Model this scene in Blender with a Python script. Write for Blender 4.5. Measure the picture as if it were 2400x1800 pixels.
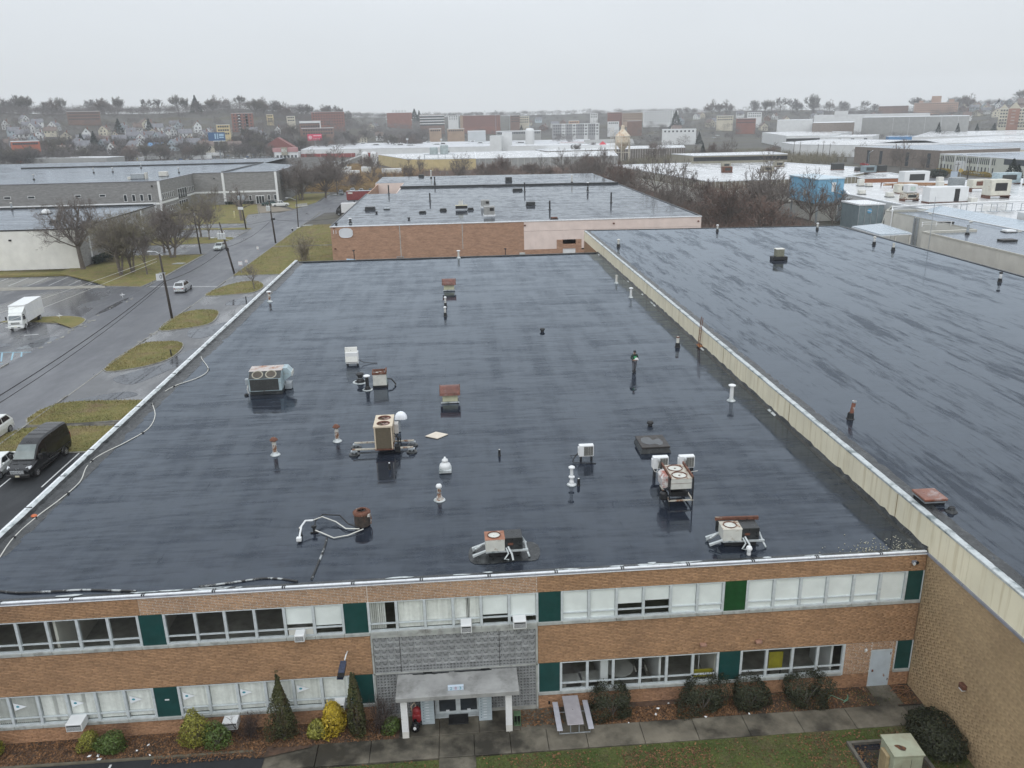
import bpy,math,random
import numpy as np
from mathutils import Vector,Matrix
random.seed(11)
RNG=np.random.default_rng(11)
S=bpy.context.scene
COL=S.collection
PI=math.pi
for o in list(bpy.data.objects):
 bpy.data.objects.remove(o)
CAM=(-21.5034,-32.1015,27.1347)
PITCH,YAW,ROLL,FPX=0.3180,0.0668,-0.0205,1898.4
def cam_axes():
 cp,sp,cy,sy=math.cos(PITCH),math.sin(PITCH),math.cos(YAW),math.sin(YAW)
 f=Vector((sy*cp,cy*cp,-sp));r=Vector((cy,-sy,0));u=r.cross(f)
 cr,sr=math.cos(ROLL),math.sin(ROLL)
 return f,cr*r+sr*u,-sr*r+cr*u
CF,CR,CU=cam_axes()
cd=bpy.data.cameras.new('camera')
cam=bpy.data.objects.new('camera',cd);COL.objects.link(cam)
cam.matrix_world=Matrix(((CR.x,CU.x,-CF.x,CAM[0]),(CR.y,CU.y,-CF.y,CAM[1]),(CR.z,CU.z,-CF.z,CAM[2]),(0,0,0,1)))
cd.sensor_width=36.0
cd.lens=FPX*36/2400
cd.clip_start=0.5
cd.clip_end=12000
S.camera=cam
W=bpy.data.worlds.new('World');S.world=W;W.use_nodes=True
nt=W.node_tree;nt.nodes.clear()
out=nt.nodes.new('ShaderNodeOutputWorld');bg=nt.nodes.new('ShaderNodeBackground')
sky=nt.nodes.new('ShaderNodeTexSky');sky.sky_type='NISHITA';sky.sun_disc=False
SUN_EL,SUN_ROT=math.radians(42),math.radians(190)
sky.sun_elevation=SUN_EL;sky.sun_rotation=SUN_ROT
geo=nt.nodes.new('ShaderNodeTexCoord')
mp=nt.nodes.new('ShaderNodeMapping');mp.inputs['Scale'].default_value=(1.0,1.0,3.2)
nz=nt.nodes.new('ShaderNodeTexNoise');nz.inputs['Scale'].default_value=1.6;nz.inputs['Detail'].default_value=5
cr=nt.nodes.new('ShaderNodeValToRGB')
cr.color_ramp.elements[0].position=.3;cr.color_ramp.elements[0].color=(14.6,14.6,14.6,1)
cr.color_ramp.elements[1].position=.7;cr.color_ramp.elements[1].color=(15.8,15.8,15.8,1)
sx=nt.nodes.new('ShaderNodeSeparateXYZ');nt.links.new(geo.outputs['Generated'],sx.inputs[0])
up=nt.nodes.new('ShaderNodeMath');up.operation='MAXIMUM';up.inputs[1].default_value=0.0;nt.links.new(sx.outputs[2],up.inputs[0])
gr=nt.nodes.new('ShaderNodeValToRGB')
gr.color_ramp.elements[0].color=(.455,.475,.495,1);gr.color_ramp.elements[1].color=(.90,.965,1.04,1)
nt.links.new(up.outputs[0],gr.inputs[0])
ml=nt.nodes.new('ShaderNodeMix');ml.data_type='RGBA';ml.blend_type='MULTIPLY';ml.inputs['Factor'].default_value=1.0
mx=nt.nodes.new('ShaderNodeMix');mx.data_type='RGBA';mx.inputs['Factor'].default_value=0.95
nt.links.new(geo.outputs['Generated'],mp.inputs[0]);nt.links.new(mp.outputs[0],nz.inputs['Vector'])
nt.links.new(nz.outputs['Fac'],cr.inputs[0]);nt.links.new(cr.outputs[0],ml.inputs['A']);nt.links.new(gr.outputs[0],ml.inputs['B'])
nt.links.new(sky.outputs[0],mx.inputs['A']);nt.links.new(ml.outputs['Result'],mx.inputs['B'])
nt.links.new(mx.outputs['Result'],bg.inputs['Color']);bg.inputs['Strength'].default_value=0.1
nt.links.new(bg.outputs[0],out.inputs['Surface'])
sl=bpy.data.lights.new('sun','SUN');sl.energy=1.0;sl.angle=math.radians(70);sl.color=(1,.985,.96)
so=bpy.data.objects.new('sun',sl);COL.objects.link(so)
so.rotation_euler=(PI/2-SUN_EL,0,PI-SUN_ROT);so.location=(0,0,90)
S.view_settings.view_transform='Standard';S.view_settings.look='None'
S.view_settings.exposure=0.0;S.view_settings.gamma=1.0;S.view_settings.use_curve_mapping=False
S.cycles.max_bounces=8;S.cycles.diffuse_bounces=3;S.cycles.glossy_bounces=4;S.cycles.transmission_bounces=4
S.cycles.transparent_max_bounces=8;S.cycles.volume_bounces=2;S.cycles.caustics_reflective=False;S.cycles.caustics_refractive=False
def at(u,v,z=0.0):
 d=CF+CR*((u-1200)/FPX)-CU*((v-900)/FPX)
 t=(z-CAM[2])/d.z
 return Vector(CAM)+d*t
def px_az(x,y):
 dx,dy=x-CAM[0],y-CAM[1]
 return 1200+FPX*np.tan(np.arctan2(dx,dy)-YAW)
MATS={}
def _n(t,k,**kw):
 n=t.nodes.new('ShaderNode'+k)
 for a,v in kw.items():
  setattr(n,a,v)
 return n
def _noise(t,vec,scale,detail=4,rough=.55):
 n=_n(t,'TexNoise');n.inputs['Scale'].default_value=scale;n.inputs['Detail'].default_value=detail;n.inputs['Roughness'].default_value=rough
 t.links.new(vec,n.inputs['Vector']);return n.outputs['Fac']
def _ramp(t,fac,stops):
 r=_n(t,'ValToRGB');e=r.color_ramp.elements
 while len(e)<len(stops):e.new(.5)
 for k,(p,c)in enumerate(stops):
  e[k].position=p;e[k].color=(c,c,c,1)if isinstance(c,(int,float))else(*c,1)
 t.links.new(fac,r.inputs[0]);return r.outputs['Color']
def _mix(t,fac,a,b,mode='MIX'):
 m=_n(t,'Mix',data_type='RGBA',blend_type=mode)
 for s,v in(('Factor',fac),('A',a),('B',b)):
  if hasattr(v,'is_linked'):t.links.new(v,m.inputs[s])
  elif s=='Factor':m.inputs[s].default_value=v
  else:m.inputs[s].default_value=(*v,1)
 return m.outputs['Result']
def _map(t,vec,scale=(1,1,1),rot=(0,0,0),loc=(0,0,0)):
 m=_n(t,'Mapping');m.inputs['Scale'].default_value=scale;m.inputs['Rotation'].default_value=rot;m.inputs['Location'].default_value=loc
 t.links.new(vec,m.inputs[0]);return m.outputs[0]
def _math(t,op,a,b=0.0):
 m=_n(t,'Math',operation=op)
 for k,v in enumerate((a,b)):
  if hasattr(v,'is_linked'):t.links.new(v,m.inputs[k])
  else:m.inputs[k].default_value=v
 return m.outputs[0]
def base(name):
 m=bpy.data.materials.new(name);m.use_nodes=True;t=m.node_tree
 b=t.nodes['Principled BSDF'];tc=_n(t,'TexCoord')
 return m,t,b,tc
def bump(t,b,h,strength=.3,dist=.02):
 n=_n(t,'Bump');n.inputs['Strength'].default_value=strength;n.inputs['Distance'].default_value=dist
 t.links.new(h,n.inputs['Height']);t.links.new(n.outputs[0],b.inputs['Normal'])
def M(name,col,rough=.6,var=.22,scale=2.5,col2=None,c2=(.52,.66),s2=1.2,metal=0.0,spec=.5,bmp=0.0,bsc=25,stretch=(1,1,1),rand=0.0,island=0.0,alpha=None):
 """one procedural material: mottled colour, optional second colour in patches, uneven gloss, fine relief"""
 if name in MATS:return MATS[name]
 m,t,b,tc=base(name);vec=_map(t,tc.outputs['Object'],stretch)
 f=_noise(t,vec,scale,5)
 lo=tuple(c*(1-var)for c in col);hi=tuple(min(1,c*(1+var))for c in col)
 c=_ramp(t,f,[(.3,lo),(.7,hi)])
 if col2 is not None:
  f2=_noise(t,_map(t,vec,loc=(7,3,5)),s2,6,.62)
  c=_mix(t,_ramp(t,f2,[(c2[0],0.0),(c2[1],1.0)]),c,col2)
 if rand or island:
  if island:r=_n(t,'NewGeometry').outputs['Random Per Island']
  else:r=_n(t,'ObjectInfo').outputs['Random']
  k=rand or island
  c=_mix(t,1.0,c,_ramp(t,r,[(0,1-k),(1,1.0)]),'MULTIPLY')
 t.links.new(c,b.inputs['Base Color'])
 t.links.new(_ramp(t,_noise(t,vec,scale*1.7,3),[(.3,max(0,rough-.12)),(.7,min(1,rough+.12))]),b.inputs['Roughness'])
 b.inputs['Metallic'].default_value=metal;b.inputs['Specular IOR Level'].default_value=spec
 if bmp:bump(t,b,_noise(t,vec,bsc,3),bmp)
 MATS[name]=m;return m
def glass(name,tint=(.75,.82,.82),refl=.0):
 """a pane: lets light through, mirrors the sky at a slant"""
 if name in MATS:return MATS[name]
 m=bpy.data.materials.new(name);m.use_nodes=True;t=m.node_tree;t.nodes.clear()
 o=_n(t,'OutputMaterial');tr=_n(t,'BsdfTransparent');gl=_n(t,'BsdfGlossy');mxs=_n(t,'MixShader');fr=_n(t,'Fresnel')
 fr.inputs['IOR'].default_value=1.5;gl.inputs['Roughness'].default_value=.02
 tc=_n(t,'TexCoord');c=_ramp(t,_noise(t,tc.outputs['Object'],1.3),[(.3,tuple(x*.93 for x in tint)),(.7,tint)])
 t.links.new(c,tr.inputs[0]);t.links.new(_math(t,'MULTIPLY',fr.outputs[0],_math(t,'SUBTRACT',1.0,_n(t,'NewGeometry').outputs['Backfacing'])),mxs.inputs[0])
 t.links.new(tr.outputs[0],mxs.inputs[1]);t.links.new(gl.outputs[0],mxs.inputs[2]);t.links.new(mxs.outputs[0],o.inputs[0])
 MATS[name]=m;return m
def dark_glass(name,col=(.012,.016,.02),rough=.04):
 return M(name,col,rough,.3,1.5,spec=.6)
class MB:
 def __init__(s):s.v,s.f,s.mi,s.cur=[],[],[],0
 def add(s,vs,fs,m=None):
  k=len(s.v);s.v.extend([tuple(p)for p in vs]);s.f.extend([tuple(k+i for i in f)for f in fs]);s.mi.extend([s.cur if m is None else m]*len(fs));return s
 def poly(s,pts,m=None):
  if max(p[2]for p in pts)-min(p[2]for p in pts)<1e-5 and sum(pts[i-1][0]*pts[i][1]-pts[i][0]*pts[i-1][1]for i in range(len(pts)))<0:pts=pts[::-1]
  return s.add(pts,[tuple(range(len(pts)))],m)
 def box(s,x0,x1,y0,y1,z0,z1,m=None):
  return s.add([(x0,y0,z0),(x1,y0,z0),(x1,y1,z0),(x0,y1,z0),(x0,y0,z1),(x1,y0,z1),(x1,y1,z1),(x0,y1,z1)],[(0,3,2,1),(4,5,6,7),(0,1,5,4),(1,2,6,5),(2,3,7,6),(3,0,4,7)],m)
 def bbox(s,x0,x1,y0,y1,z0,z1,b=.02,m=None):
  vs=[];
  X,Y,Z=(x0,x1),(y0,y1),(z0,z1)
  idx={}
  for i in(0,1):
   for j in(0,1):
    for k in(0,1):
     sx,sy,sz=(1,-1)[i],(1,-1)[j],(1,-1)[k]
     for ax in range(3):
      d=[b,b,b];d[ax]=0
      idx[i,j,k,ax]=len(vs);vs.append((X[i]+sx*d[0],Y[j]+sy*d[1],Z[k]+sz*d[2]))
  F=[]
  g=lambda i,j,k,a:idx[i,j,k,a]
  F+=[(g(0,0,0,0),g(0,0,1,0),g(0,1,1,0),g(0,1,0,0)),(g(1,0,0,0),g(1,1,0,0),g(1,1,1,0),g(1,0,1,0))]
  F+=[(g(0,0,0,1),g(1,0,0,1),g(1,0,1,1),g(0,0,1,1)),(g(0,1,0,1),g(0,1,1,1),g(1,1,1,1),g(1,1,0,1))]
  F+=[(g(0,0,0,2),g(0,1,0,2),g(1,1,0,2),g(1,0,0,2)),(g(0,0,1,2),g(1,0,1,2),g(1,1,1,2),g(0,1,1,2))]
  for i in(0,1):
   for j in(0,1):
    F.append((g(i,j,0,0),g(i,j,1,0),g(i,j,1,1),g(i,j,0,1)))
    F.append((g(0,i,j,1),g(1,i,j,1),g(1,i,j,2),g(0,i,j,2)))
    F.append((g(i,0,j,0),g(i,1,j,0),g(i,1,j,2),g(i,0,j,2)))
    for k in(0,1):F.append((g(i,j,k,0),g(i,j,k,1),g(i,j,k,2)))
  return s.add(vs,F,m)
 def prism(s,pts,z0,z1,m=None,bottom=False):
  n=len(pts);vs=[(x,y,z0)for x,y in pts]+[(x,y,z1)for x,y in pts]
  fs=[(i,(i+1)%n,n+(i+1)%n,n+i)for i in range(n)]+[tuple(range(n,2*n))]
  if bottom:fs.append(tuple(reversed(range(n))))
  return s.add(vs,fs,m)
 def extr(s,pts,axis,a,b,m=None):
  n=len(pts);mk=(lambda p,t:(t,p[0],p[1]))if axis=='x' else(lambda p,t:(p[0],t,p[1]))
  vs=[mk(p,a)for p in pts]+[mk(p,b)for p in pts]
  return s.add(vs,[(i,(i+1)%n,n+(i+1)%n,n+i)for i in range(n)]+[tuple(range(n)),tuple(range(n,2*n))],m)
 def tube(s,pts,r,n=6,m=None,cap=True):
  pts=[Vector(p)for p in pts];R=r if isinstance(r,(list,tuple))else[r]*len(pts)
  vs=[];prev=None
  for i,p in enumerate(pts):
   d=(pts[min(i+1,len(pts)-1)]-pts[max(i-1,0)]).normalized()
   if prev is None:a=d.orthogonal().normalized()
   else:
    a=prev-d*prev.dot(d);a=a.normalized()if a.length>1e-6 else d.orthogonal().normalized()
   prev=a;b2=d.cross(a)
   for k in range(n):
    t=2*PI*k/n;vs.append(p+(a*math.cos(t)+b2*math.sin(t))*R[i])
  fs=[(i*n+k,i*n+(k+1)%n,(i+1)*n+(k+1)%n,(i+1)*n+k)for i in range(len(pts)-1)for k in range(n)]
  if cap:fs+=[tuple(reversed(range(n))),tuple((len(pts)-1)*n+k for k in range(n))]
  return s.add(vs,fs,m)
 def cyl(s,x,y,z0,z1,r0,r1=None,n=12,m=None):return s.tube([(x,y,z0),(x,y,z1)],[r0,r0 if r1 is None else r1],n,m)
 def lathe(s,prof,n=16,c=(0,0,0),m=None,a0=0.0,a1=2*PI):
  full=abs(a1-a0-2*PI)<1e-6;N=n if full else n+1;vs=[]
  for r,z in prof:
   for k in range(N):
    t=a0+(a1-a0)*k/n;vs.append((c[0]+r*math.cos(t),c[1]+r*math.sin(t),c[2]+z))
  fs=[]
  for i in range(len(prof)-1):
   for k in range(n):
    k2=(k+1)%N;fs.append((i*N+k,i*N+k2,(i+1)*N+k2,(i+1)*N+k))
  return s.add(vs,fs,m)
 def disc(s,c,r,n=16,axis='z',m=None,r2=None):
  pts=[]
  for k in range(n):
   t=2*PI*k/n;a,b=r*math.cos(t),(r2 or r)*math.sin(t)
   pts.append((c[0]+a,c[1]+b,c[2])if axis=='z' else(c[0]+a,c[1],c[2]+b)if axis=='y' else(c[0],c[1]+a,c[2]+b))
  return s.poly(pts,m)
 def rotz(s,ang,c=(0,0)):
  ca,sa=math.cos(ang),math.sin(ang)
  s.v=[(c[0]+(x-c[0])*ca-(y-c[1])*sa,c[1]+(x-c[0])*sa+(y-c[1])*ca,z)for x,y,z in s.v];return s
 def shift(s,dx,dy,dz):s.v=[(x+dx,y+dy,z+dz)for x,y,z in s.v];return s
def obj(name,mb,mats,parent=None,world=False,smooth=False):
 me=bpy.data.meshes.new(name)
 v=mb.v
 if world and parent is not None:
  L=parent
  off=Vector((0,0,0))
  while L is not None:off+=L.location;L=L.parent
  v=[(x-off.x,y-off.y,z-off.z)for x,y,z in v]
 me.from_pydata(v,[],mb.f)
 for m in(mats if isinstance(mats,(list,tuple))else[mats]):me.materials.append(m)
 if mb.mi and max(mb.mi)>0:me.polygons.foreach_set('material_index',mb.mi)
 if smooth:me.polygons.foreach_set('use_smooth',[True]*len(me.polygons))
 me.update()
 o=bpy.data.objects.new(name,me);COL.objects.link(o)
 if parent is not None:o.parent=parent
 return o
def npobj(name,v,f,mat,parent=None,nper=4,off=None):
 """big meshes straight from arrays: v (N,3), f (K,nper)"""
 me=bpy.data.meshes.new(name);v=np.asarray(v,np.float32)
 if off is not None:v=v-np.array(off,np.float32)
 f=np.asarray(f,np.int32)
 me.vertices.add(len(v));me.vertices.foreach_set('co',v.ravel())
 me.loops.add(f.size);me.loops.foreach_set('vertex_index',f.ravel())
 me.polygons.add(len(f));me.polygons.foreach_set('loop_start',np.arange(0,f.size,nper,dtype=np.int32));me.polygons.foreach_set('loop_total',np.full(len(f),nper,np.int32))
 me.update(calc_edges=True);me.validate()
 for m in(mat if isinstance(mat,(list,tuple))else[mat]):me.materials.append(m)
 o=bpy.data.objects.new(name,me);COL.objects.link(o)
 if parent is not None:o.parent=parent
 return o
def tag(o,label=None,cat=None,group=None,kind=None):
 if label:o['label']=label
 if cat:o['category']=cat
 if group:o['group']=group
 if kind:o['kind']=kind
 return o
def thing(name,label,cat,loc=(0,0,0),rz=0.0,group=None):
 o=bpy.data.objects.new(name,None);COL.objects.link(o);o.empty_display_size=.3
 o.location=loc;o.rotation_euler=(0,0,rz);return tag(o,label,cat,group)
KIDS={}
def copy_tree(o,loc=None,rz=None,label=None,group=None,scale=None,parent=None):
 c=o.copy();COL.objects.link(c)
 if parent is not None:c.parent=parent
 for ch in o.children:copy_tree(ch,parent=c)
 if loc is not None:c.location=loc
 if rz is not None:c.rotation_euler=(0,0,rz)
 if scale is not None:c.scale=(scale,)*3 if isinstance(scale,(int,float))else scale
 if label:c['label']=label
 if group:c['group']=group
 return c
def struct(name,mb,mat,smooth=False):return tag(obj(name,mb,mat,smooth=smooth),kind='structure')
def text(s,size,mat,parent,loc,rot,name='lettering',depth=.01,world=False,align='CENTER',sx=1.0):
 cu=bpy.data.curves.new('t','FONT');cu.body=s;cu.size=size;cu.extrude=depth;cu.align_x=align;cu.align_y='CENTER';cu.resolution_u=2
 t=bpy.data.objects.new('t',cu);COL.objects.link(t);bpy.context.view_layer.update()
 me=bpy.data.meshes.new_from_object(t.evaluated_get(bpy.context.evaluated_depsgraph_get()))
 bpy.data.objects.remove(t);bpy.data.curves.remove(cu)
 me.name=name;me.materials.clear();me.materials.append(mat)
 o=bpy.data.objects.new(name,me);COL.objects.link(o);o.parent=parent
 l=Vector(loc)
 if world:
  L=parent
  while L is not None:l-=L.location;L=L.parent
 o.location=l;o.rotation_euler=rot;o.scale=(sx,1,1);return o
def wet_roof(name,dark,seam_x=1.0,seam_y=6.0,streak=(1,.22,1),srot=0.0,cover=(.46,.62),lo=.06,damp=.2,scale=.35,seams=0.0,tint=(.88,.94,1.0),wspec=1.5,cross=0.0):
 """built-up roof under a film of rain: mirror-smooth puddles, damp felt between them, lapped seams"""
 m,t,b,tc=base(name);O=tc.outputs['Object']
 v1=_map(t,O,streak,(0,0,srot));v2=_map(t,O,(streak[1],streak[0],1),(0,0,srot),(31,17,0))
 big=_math(t,'ADD',_math(t,'MULTIPLY',_noise(t,v1,scale,9,.7),1-cross),_math(t,'MULTIPLY',_noise(t,v2,scale,9,.7),cross))
 fine=_noise(t,_map(t,O,(streak[0]*1.3,streak[1],1),(0,0,srot)),scale*5.5,6,.62)
 mixf=_math(t,'ADD',_math(t,'MULTIPLY',big,.7),_math(t,'MULTIPLY',fine,.3))
 wet=_ramp(t,mixf,[(cover[0],0.0),(cover[1],1.0)])
 br=_n(t,'TexBrick');br.offset=.5;br.inputs['Scale'].default_value=1.0
 br.inputs['Brick Width'].default_value=seam_y;br.inputs['Row Height'].default_value=seam_x;br.inputs['Mortar Size'].default_value=.035
 br.inputs['Color1'].default_value=(0,0,0,1);br.inputs['Color2'].default_value=(.35,.35,.35,1);br.inputs['Mortar'].default_value=(1,1,1,1)
 wob=_n(t,'VectorMath',operation='ADD');nv=_n(t,'TexNoise');nv.inputs['Scale'].default_value=.5;t.links.new(O,nv.inputs['Vector'])
 sc=_n(t,'VectorMath',operation='SCALE');sc.inputs['Scale'].default_value=.35;t.links.new(nv.outputs['Color'],sc.inputs[0])
 t.links.new(_map(t,O,rot=(0,0,0)),wob.inputs[0]);t.links.new(sc.outputs[0],wob.inputs[1]);t.links.new(wob.outputs[0],br.inputs['Vector'])
 brk=br.outputs['Color']
 seam=_math(t,'MULTIPLY',brk,_ramp(t,_noise(t,O,.6,4),[(.42,0.0),(.6,1.0)]))
 wet2=_math(t,'SUBTRACT',wet,_math(t,'MULTIPLY',seam,seams));wet2=_math(t,'MAXIMUM',wet2,0.0)
 c=_ramp(t,_noise(t,O,1.7,6),[(.25,tuple(x*.7 for x in dark)),(.75,tuple(x*1.35 for x in dark))])
 t.nodes.remove(b);df=_n(t,'BsdfDiffuse');gl=_n(t,'BsdfGlossy');ms=_n(t,'MixShader');fr=_n(t,'Fresnel')
 t.links.new(c,df.inputs['Color']);gl.inputs['Color'].default_value=(*tint,1)
 t.links.new(_ramp(t,wet2,[(0.0,.3),(1.0,lo)]),gl.inputs['Roughness'])
 fr.inputs['IOR'].default_value=wspec
 t.links.new(_math(t,'MULTIPLY',fr.outputs[0],_ramp(t,wet2,[(0.0,damp),(1.0,1.0)])),ms.inputs[0])
 bp=_n(t,'Bump');bp.inputs['Strength'].default_value=.04;bp.inputs['Distance'].default_value=.03
 t.links.new(_math(t,'ADD',_math(t,'MULTIPLY',_noise(t,v1,3.0,5),.6),_math(t,'MULTIPLY',seam,.5)),bp.inputs['Height']);t.links.new(bp.outputs[0],gl.inputs['Normal'])
 t.links.new(df.outputs[0],ms.inputs[1]);t.links.new(gl.outputs[0],ms.inputs[2]);t.links.new(ms.outputs[0],t.nodes['Material Output'].inputs[0])
 return m
def streaked(name,col,stain,amt=(.5,.7),rough=.55,sc=(1.2,1.2,.06),s=1.0):
 """painted wall with run-off streaks"""
 m,t,b,tc=base(name);O=tc.outputs['Object']
 c=_ramp(t,_noise(t,O,.5,4),[(.3,tuple(x*.9 for x in col)),(.7,tuple(min(1,x*1.06)for x in col))])
 f=_ramp(t,_noise(t,_map(t,O,sc),2.2*s,5,.65),[(amt[0],0.0),(amt[1],1.0)])
 f=_math(t,'MULTIPLY',f,.75)
 t.links.new(_mix(t,f,c,stain),b.inputs['Base Color']);b.inputs['Roughness'].default_value=rough
 return m
def brick_tex(name,c1,c2,mort,w=.3,h=.08,ms=.01):
 """brickwork too far off to tell the bricks apart"""
 m,t,b,tc=base(name)
 uvw=_n(t,'SeparateXYZ');t.links.new(tc.outputs['Object'],uvw.inputs[0])
 cb=_n(t,'CombineXYZ');t.links.new(_math(t,'ADD',uvw.outputs[0],uvw.outputs[1]),cb.inputs[0]);t.links.new(uvw.outputs[2],cb.inputs[1])
 br=_n(t,'TexBrick');br.inputs['Scale'].default_value=1;br.inputs['Brick Width'].default_value=w;br.inputs['Row Height'].default_value=h;br.inputs['Mortar Size'].default_value=ms
 br.inputs['Color1'].default_value=(*c1,1);br.inputs['Color2'].default_value=(*c2,1);br.inputs['Mortar'].default_value=(*mort,1)
 t.links.new(cb.outputs[0],br.inputs['Vector'])
 c=_mix(t,1.0,br.outputs['Color'],_ramp(t,_noise(t,_map(t,tc.outputs['Object'],(.4,.4,1.6)),1.4,6,.7),[(.3,.68),(.7,1.18)]),'MULTIPLY')
 t.links.new(c,b.inputs['Base Color']);b.inputs['Roughness'].default_value=.75;return m
def asphalt(name,col,wetness=.5,sc=.25,lo=.16,patch=(.45,.6),spec=.5):
 m,t,b,tc=base(name);O=tc.outputs['Object']
 c=_ramp(t,_noise(t,O,.35,8,.7),[(.3,tuple(x*.78 for x in col)),(.7,tuple(x*1.25 for x in col))])
 c=_mix(t,.35,c,_ramp(t,_noise(t,O,22,3),[(.3,tuple(x*.5 for x in col)),(.7,tuple(x*1.6 for x in col))]))
 t.links.new(c,b.inputs['Base Color'])
 w=_ramp(t,_noise(t,_map(t,O,(1,.3,1)),sc,7,.62),[(patch[0],0.0),(patch[1],1.0)])
 t.links.new(_ramp(t,w,[(0,.55),(1,lo)]),b.inputs['Roughness']);t.links.new(_ramp(t,w,[(0,spec*.6),(1,spec)]),b.inputs['Specular IOR Level'])
 bump(t,b,_noise(t,O,30,2),.12,.01);return m
def grassy(name,a,b_,c_=None,sc=.5):
 m,t,b,tc=base(name);O=tc.outputs['Object']
 c=_ramp(t,_noise(t,O,sc,7,.7),[(.32,a),(.62,b_)])
 if c_:c=_mix(t,_ramp(t,_noise(t,_map(t,O,loc=(9,2,0)),sc*.6,7,.7),[(.5,0.0),(.66,1.0)]),c,c_)
 c=_mix(t,1.0,c,_ramp(t,_noise(t,O,9,4),[(.25,.6),(.75,1.25)]),'MULTIPLY')
 t.links.new(c,b.inputs['Base Color']);b.inputs['Roughness'].default_value=.9;b.inputs['Specular IOR Level'].default_value=.15
 bump(t,b,_noise(t,O,14,4),.6,.06);return m
m_roof_main=wet_roof('wet_black_roofing',(.016,.020,.029),1.0,9.0,(.16,1.3,1),0,(.42,.53),.045,.58,.42,.45,(.84,.92,1),1.62,.45)
m_roof_right=wet_roof('wet_black_roofing_ponded',(.02,.024,.033),1.0,9.0,(1.5,.2,1),.1,(.425,.495),.04,.5,.36,.25,(.84,.92,1),1.65,.12)
m_roof_c=wet_roof('wet_black_roofing_seamed',(.03,.034,.042),1.05,7.0,(.2,1.0,1),0,(.40,.50),.05,.38,.4,1.2,(.92,.96,1),1.6,.4)
m_roof_d=wet_roof('wet_grey_roofing',(.06,.062,.07),2.2,12.0,(.25,1.1,1),0,(.38,.56),.08,.55,.4,.5)
m_roof_n=wet_roof('wet_blue_grey_roofing',(.16,.17,.19),2.5,12.0,(.8,.3,1),0,(.4,.6),.1,.65,.3,.2)
m_roof_white=wet_roof('white_membrane_roofing',(.56,.565,.57),3.0,14.0,(1,.4,1),0,(.42,.6),.12,.7,.2,.2,(1,1,1),1.35)
m_flash_dark=M('black_flashing',(.02,.022,.023),.35,.4,3,(.06,.065,.065),(.55,.7),1.5,bmp=.3,bsc=8)
m_alu=M('aluminium_coating',(.5,.53,.53),.4,.15,4,(.2,.23,.23),(.52,.64),1.4,metal=.2,bmp=.2,bsc=12)
m_coping=M('pale_metal_coping',(.74,.76,.78),.3,.08,2,metal=.1)
m_coping_grey=M('grey_metal_fascia',(.24,.25,.29),.35,.15,2)
m_cream=streaked('cream_stucco',(.82,.76,.58),(.45,.36,.2),(.5,.74))
m_concrete=M('weathered_concrete',(.36,.36,.33),.8,.2,2,(.16,.16,.14),(.55,.75),1.2,bmp=.2,bsc=20)
m_sill=M('cast_stone_sill',(.36,.37,.35),.75,.2,3,(.2,.2,.18),(.55,.7),2)
m_brick=M('tan_brick',(.425,.25,.135),.8,.12,.5,(.27,.16,.09),(.56,.78),.35,island=.3,bmp=.15,bsc=40)
m_brick_warm=M('orange_tan_brick',(.42,.235,.13),.8,.12,.5,(.24,.13,.08),(.5,.72),.5,island=.28,bmp=.15,bsc=40)
m_brick_buff=M('buff_brick',(.44,.315,.182),.8,.12,.3,(.33,.23,.13),(.5,.75),.25,island=.2,bmp=.15,bsc=40)
m_mortar=M('brown_mortar',(.2,.125,.075),.9,.2,4)
m_mortar_white=M('white_repointing',(.55,.48,.42),.9,.2,4)
m_mortar_buff=M('buff_mortar',(.25,.175,.105),.9,.2,4)
m_frame=M('pale_aluminium_frame',(.52,.56,.57),.4,.12,4,(.36,.38,.38),(.6,.75),3)
m_green=M('dark_green_panel',(.006,.052,.048),.5,.12,1.5,(.004,.04,.035),(.5,.7),2)
m_green2=M('bright_green_panel',(.006,.058,.014),.5,.25,3)
m_blind=M('white_roller_blind',(.82,.84,.83),.8,.04,1.5)
m_vblind=M('vertical_blind_slat',(.86,.86,.82),.8,.08,6,island=.16)
m_pane=glass('window_pane',(.97,.99,.98))
m_int_floor=M('office_floor_tile',(.3,.29,.26),.5,.25,2,bmp=.1)
m_int_wall=M('office_wall',(.6,.58,.52),.8,.1,1)
m_int_white=M('white_partition',(.62,.63,.63),.7,.06,1)
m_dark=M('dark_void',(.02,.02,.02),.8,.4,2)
m_asph=asphalt('street_asphalt',(.105,.108,.119),.5,.2,.22,(.35,.75))
m_asph_wet=asphalt('parking_lot_asphalt',(.095,.097,.105),.7,.12,.1,(.42,.58))
m_asph_dark=asphalt('new_dark_asphalt',(.028,.03,.033),.3,.3,.35,(.5,.8),.35)
m_drive=asphalt('driveway_asphalt',(.145,.147,.152),.7,.16,.07,(.46,.6))
m_walk=M('stained_concrete_walk',(.17,.152,.118),.6,.3,.9,(.04,.036,.028),(.42,.6),.4,bmp=.25,bsc=18,spec=.35)
m_kerb=M('concrete_kerb',(.27,.265,.24),.75,.25,2,(.13,.12,.1),(.5,.7),1)
m_paint=M('white_road_paint',(.6,.61,.6),.6,.2,5,(.25,.25,.25),(.58,.7),3)
m_paint_blue=M('blue_road_paint',(.25,.42,.5),.6,.2,5,(.12,.15,.17),(.55,.7),3)
m_grass_w=grassy('winter_lawn_grass',(.25,.205,.085),(.16,.16,.055),(.2,.145,.085),.45)
m_lawn=grassy('front_lawn_soil',(.11,.12,.04),(.07,.095,.028),(.12,.095,.055),.7)
m_mulch=M('leaf_mulch',(.085,.05,.032),.85,.5,3,(.045,.035,.025),(.5,.65),.8,bmp=.8,bsc=30)
m_reed=grassy('dry_reed_bed',(.22,.15,.07),(.16,.10,.045),(.12,.075,.04),.25)
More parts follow.
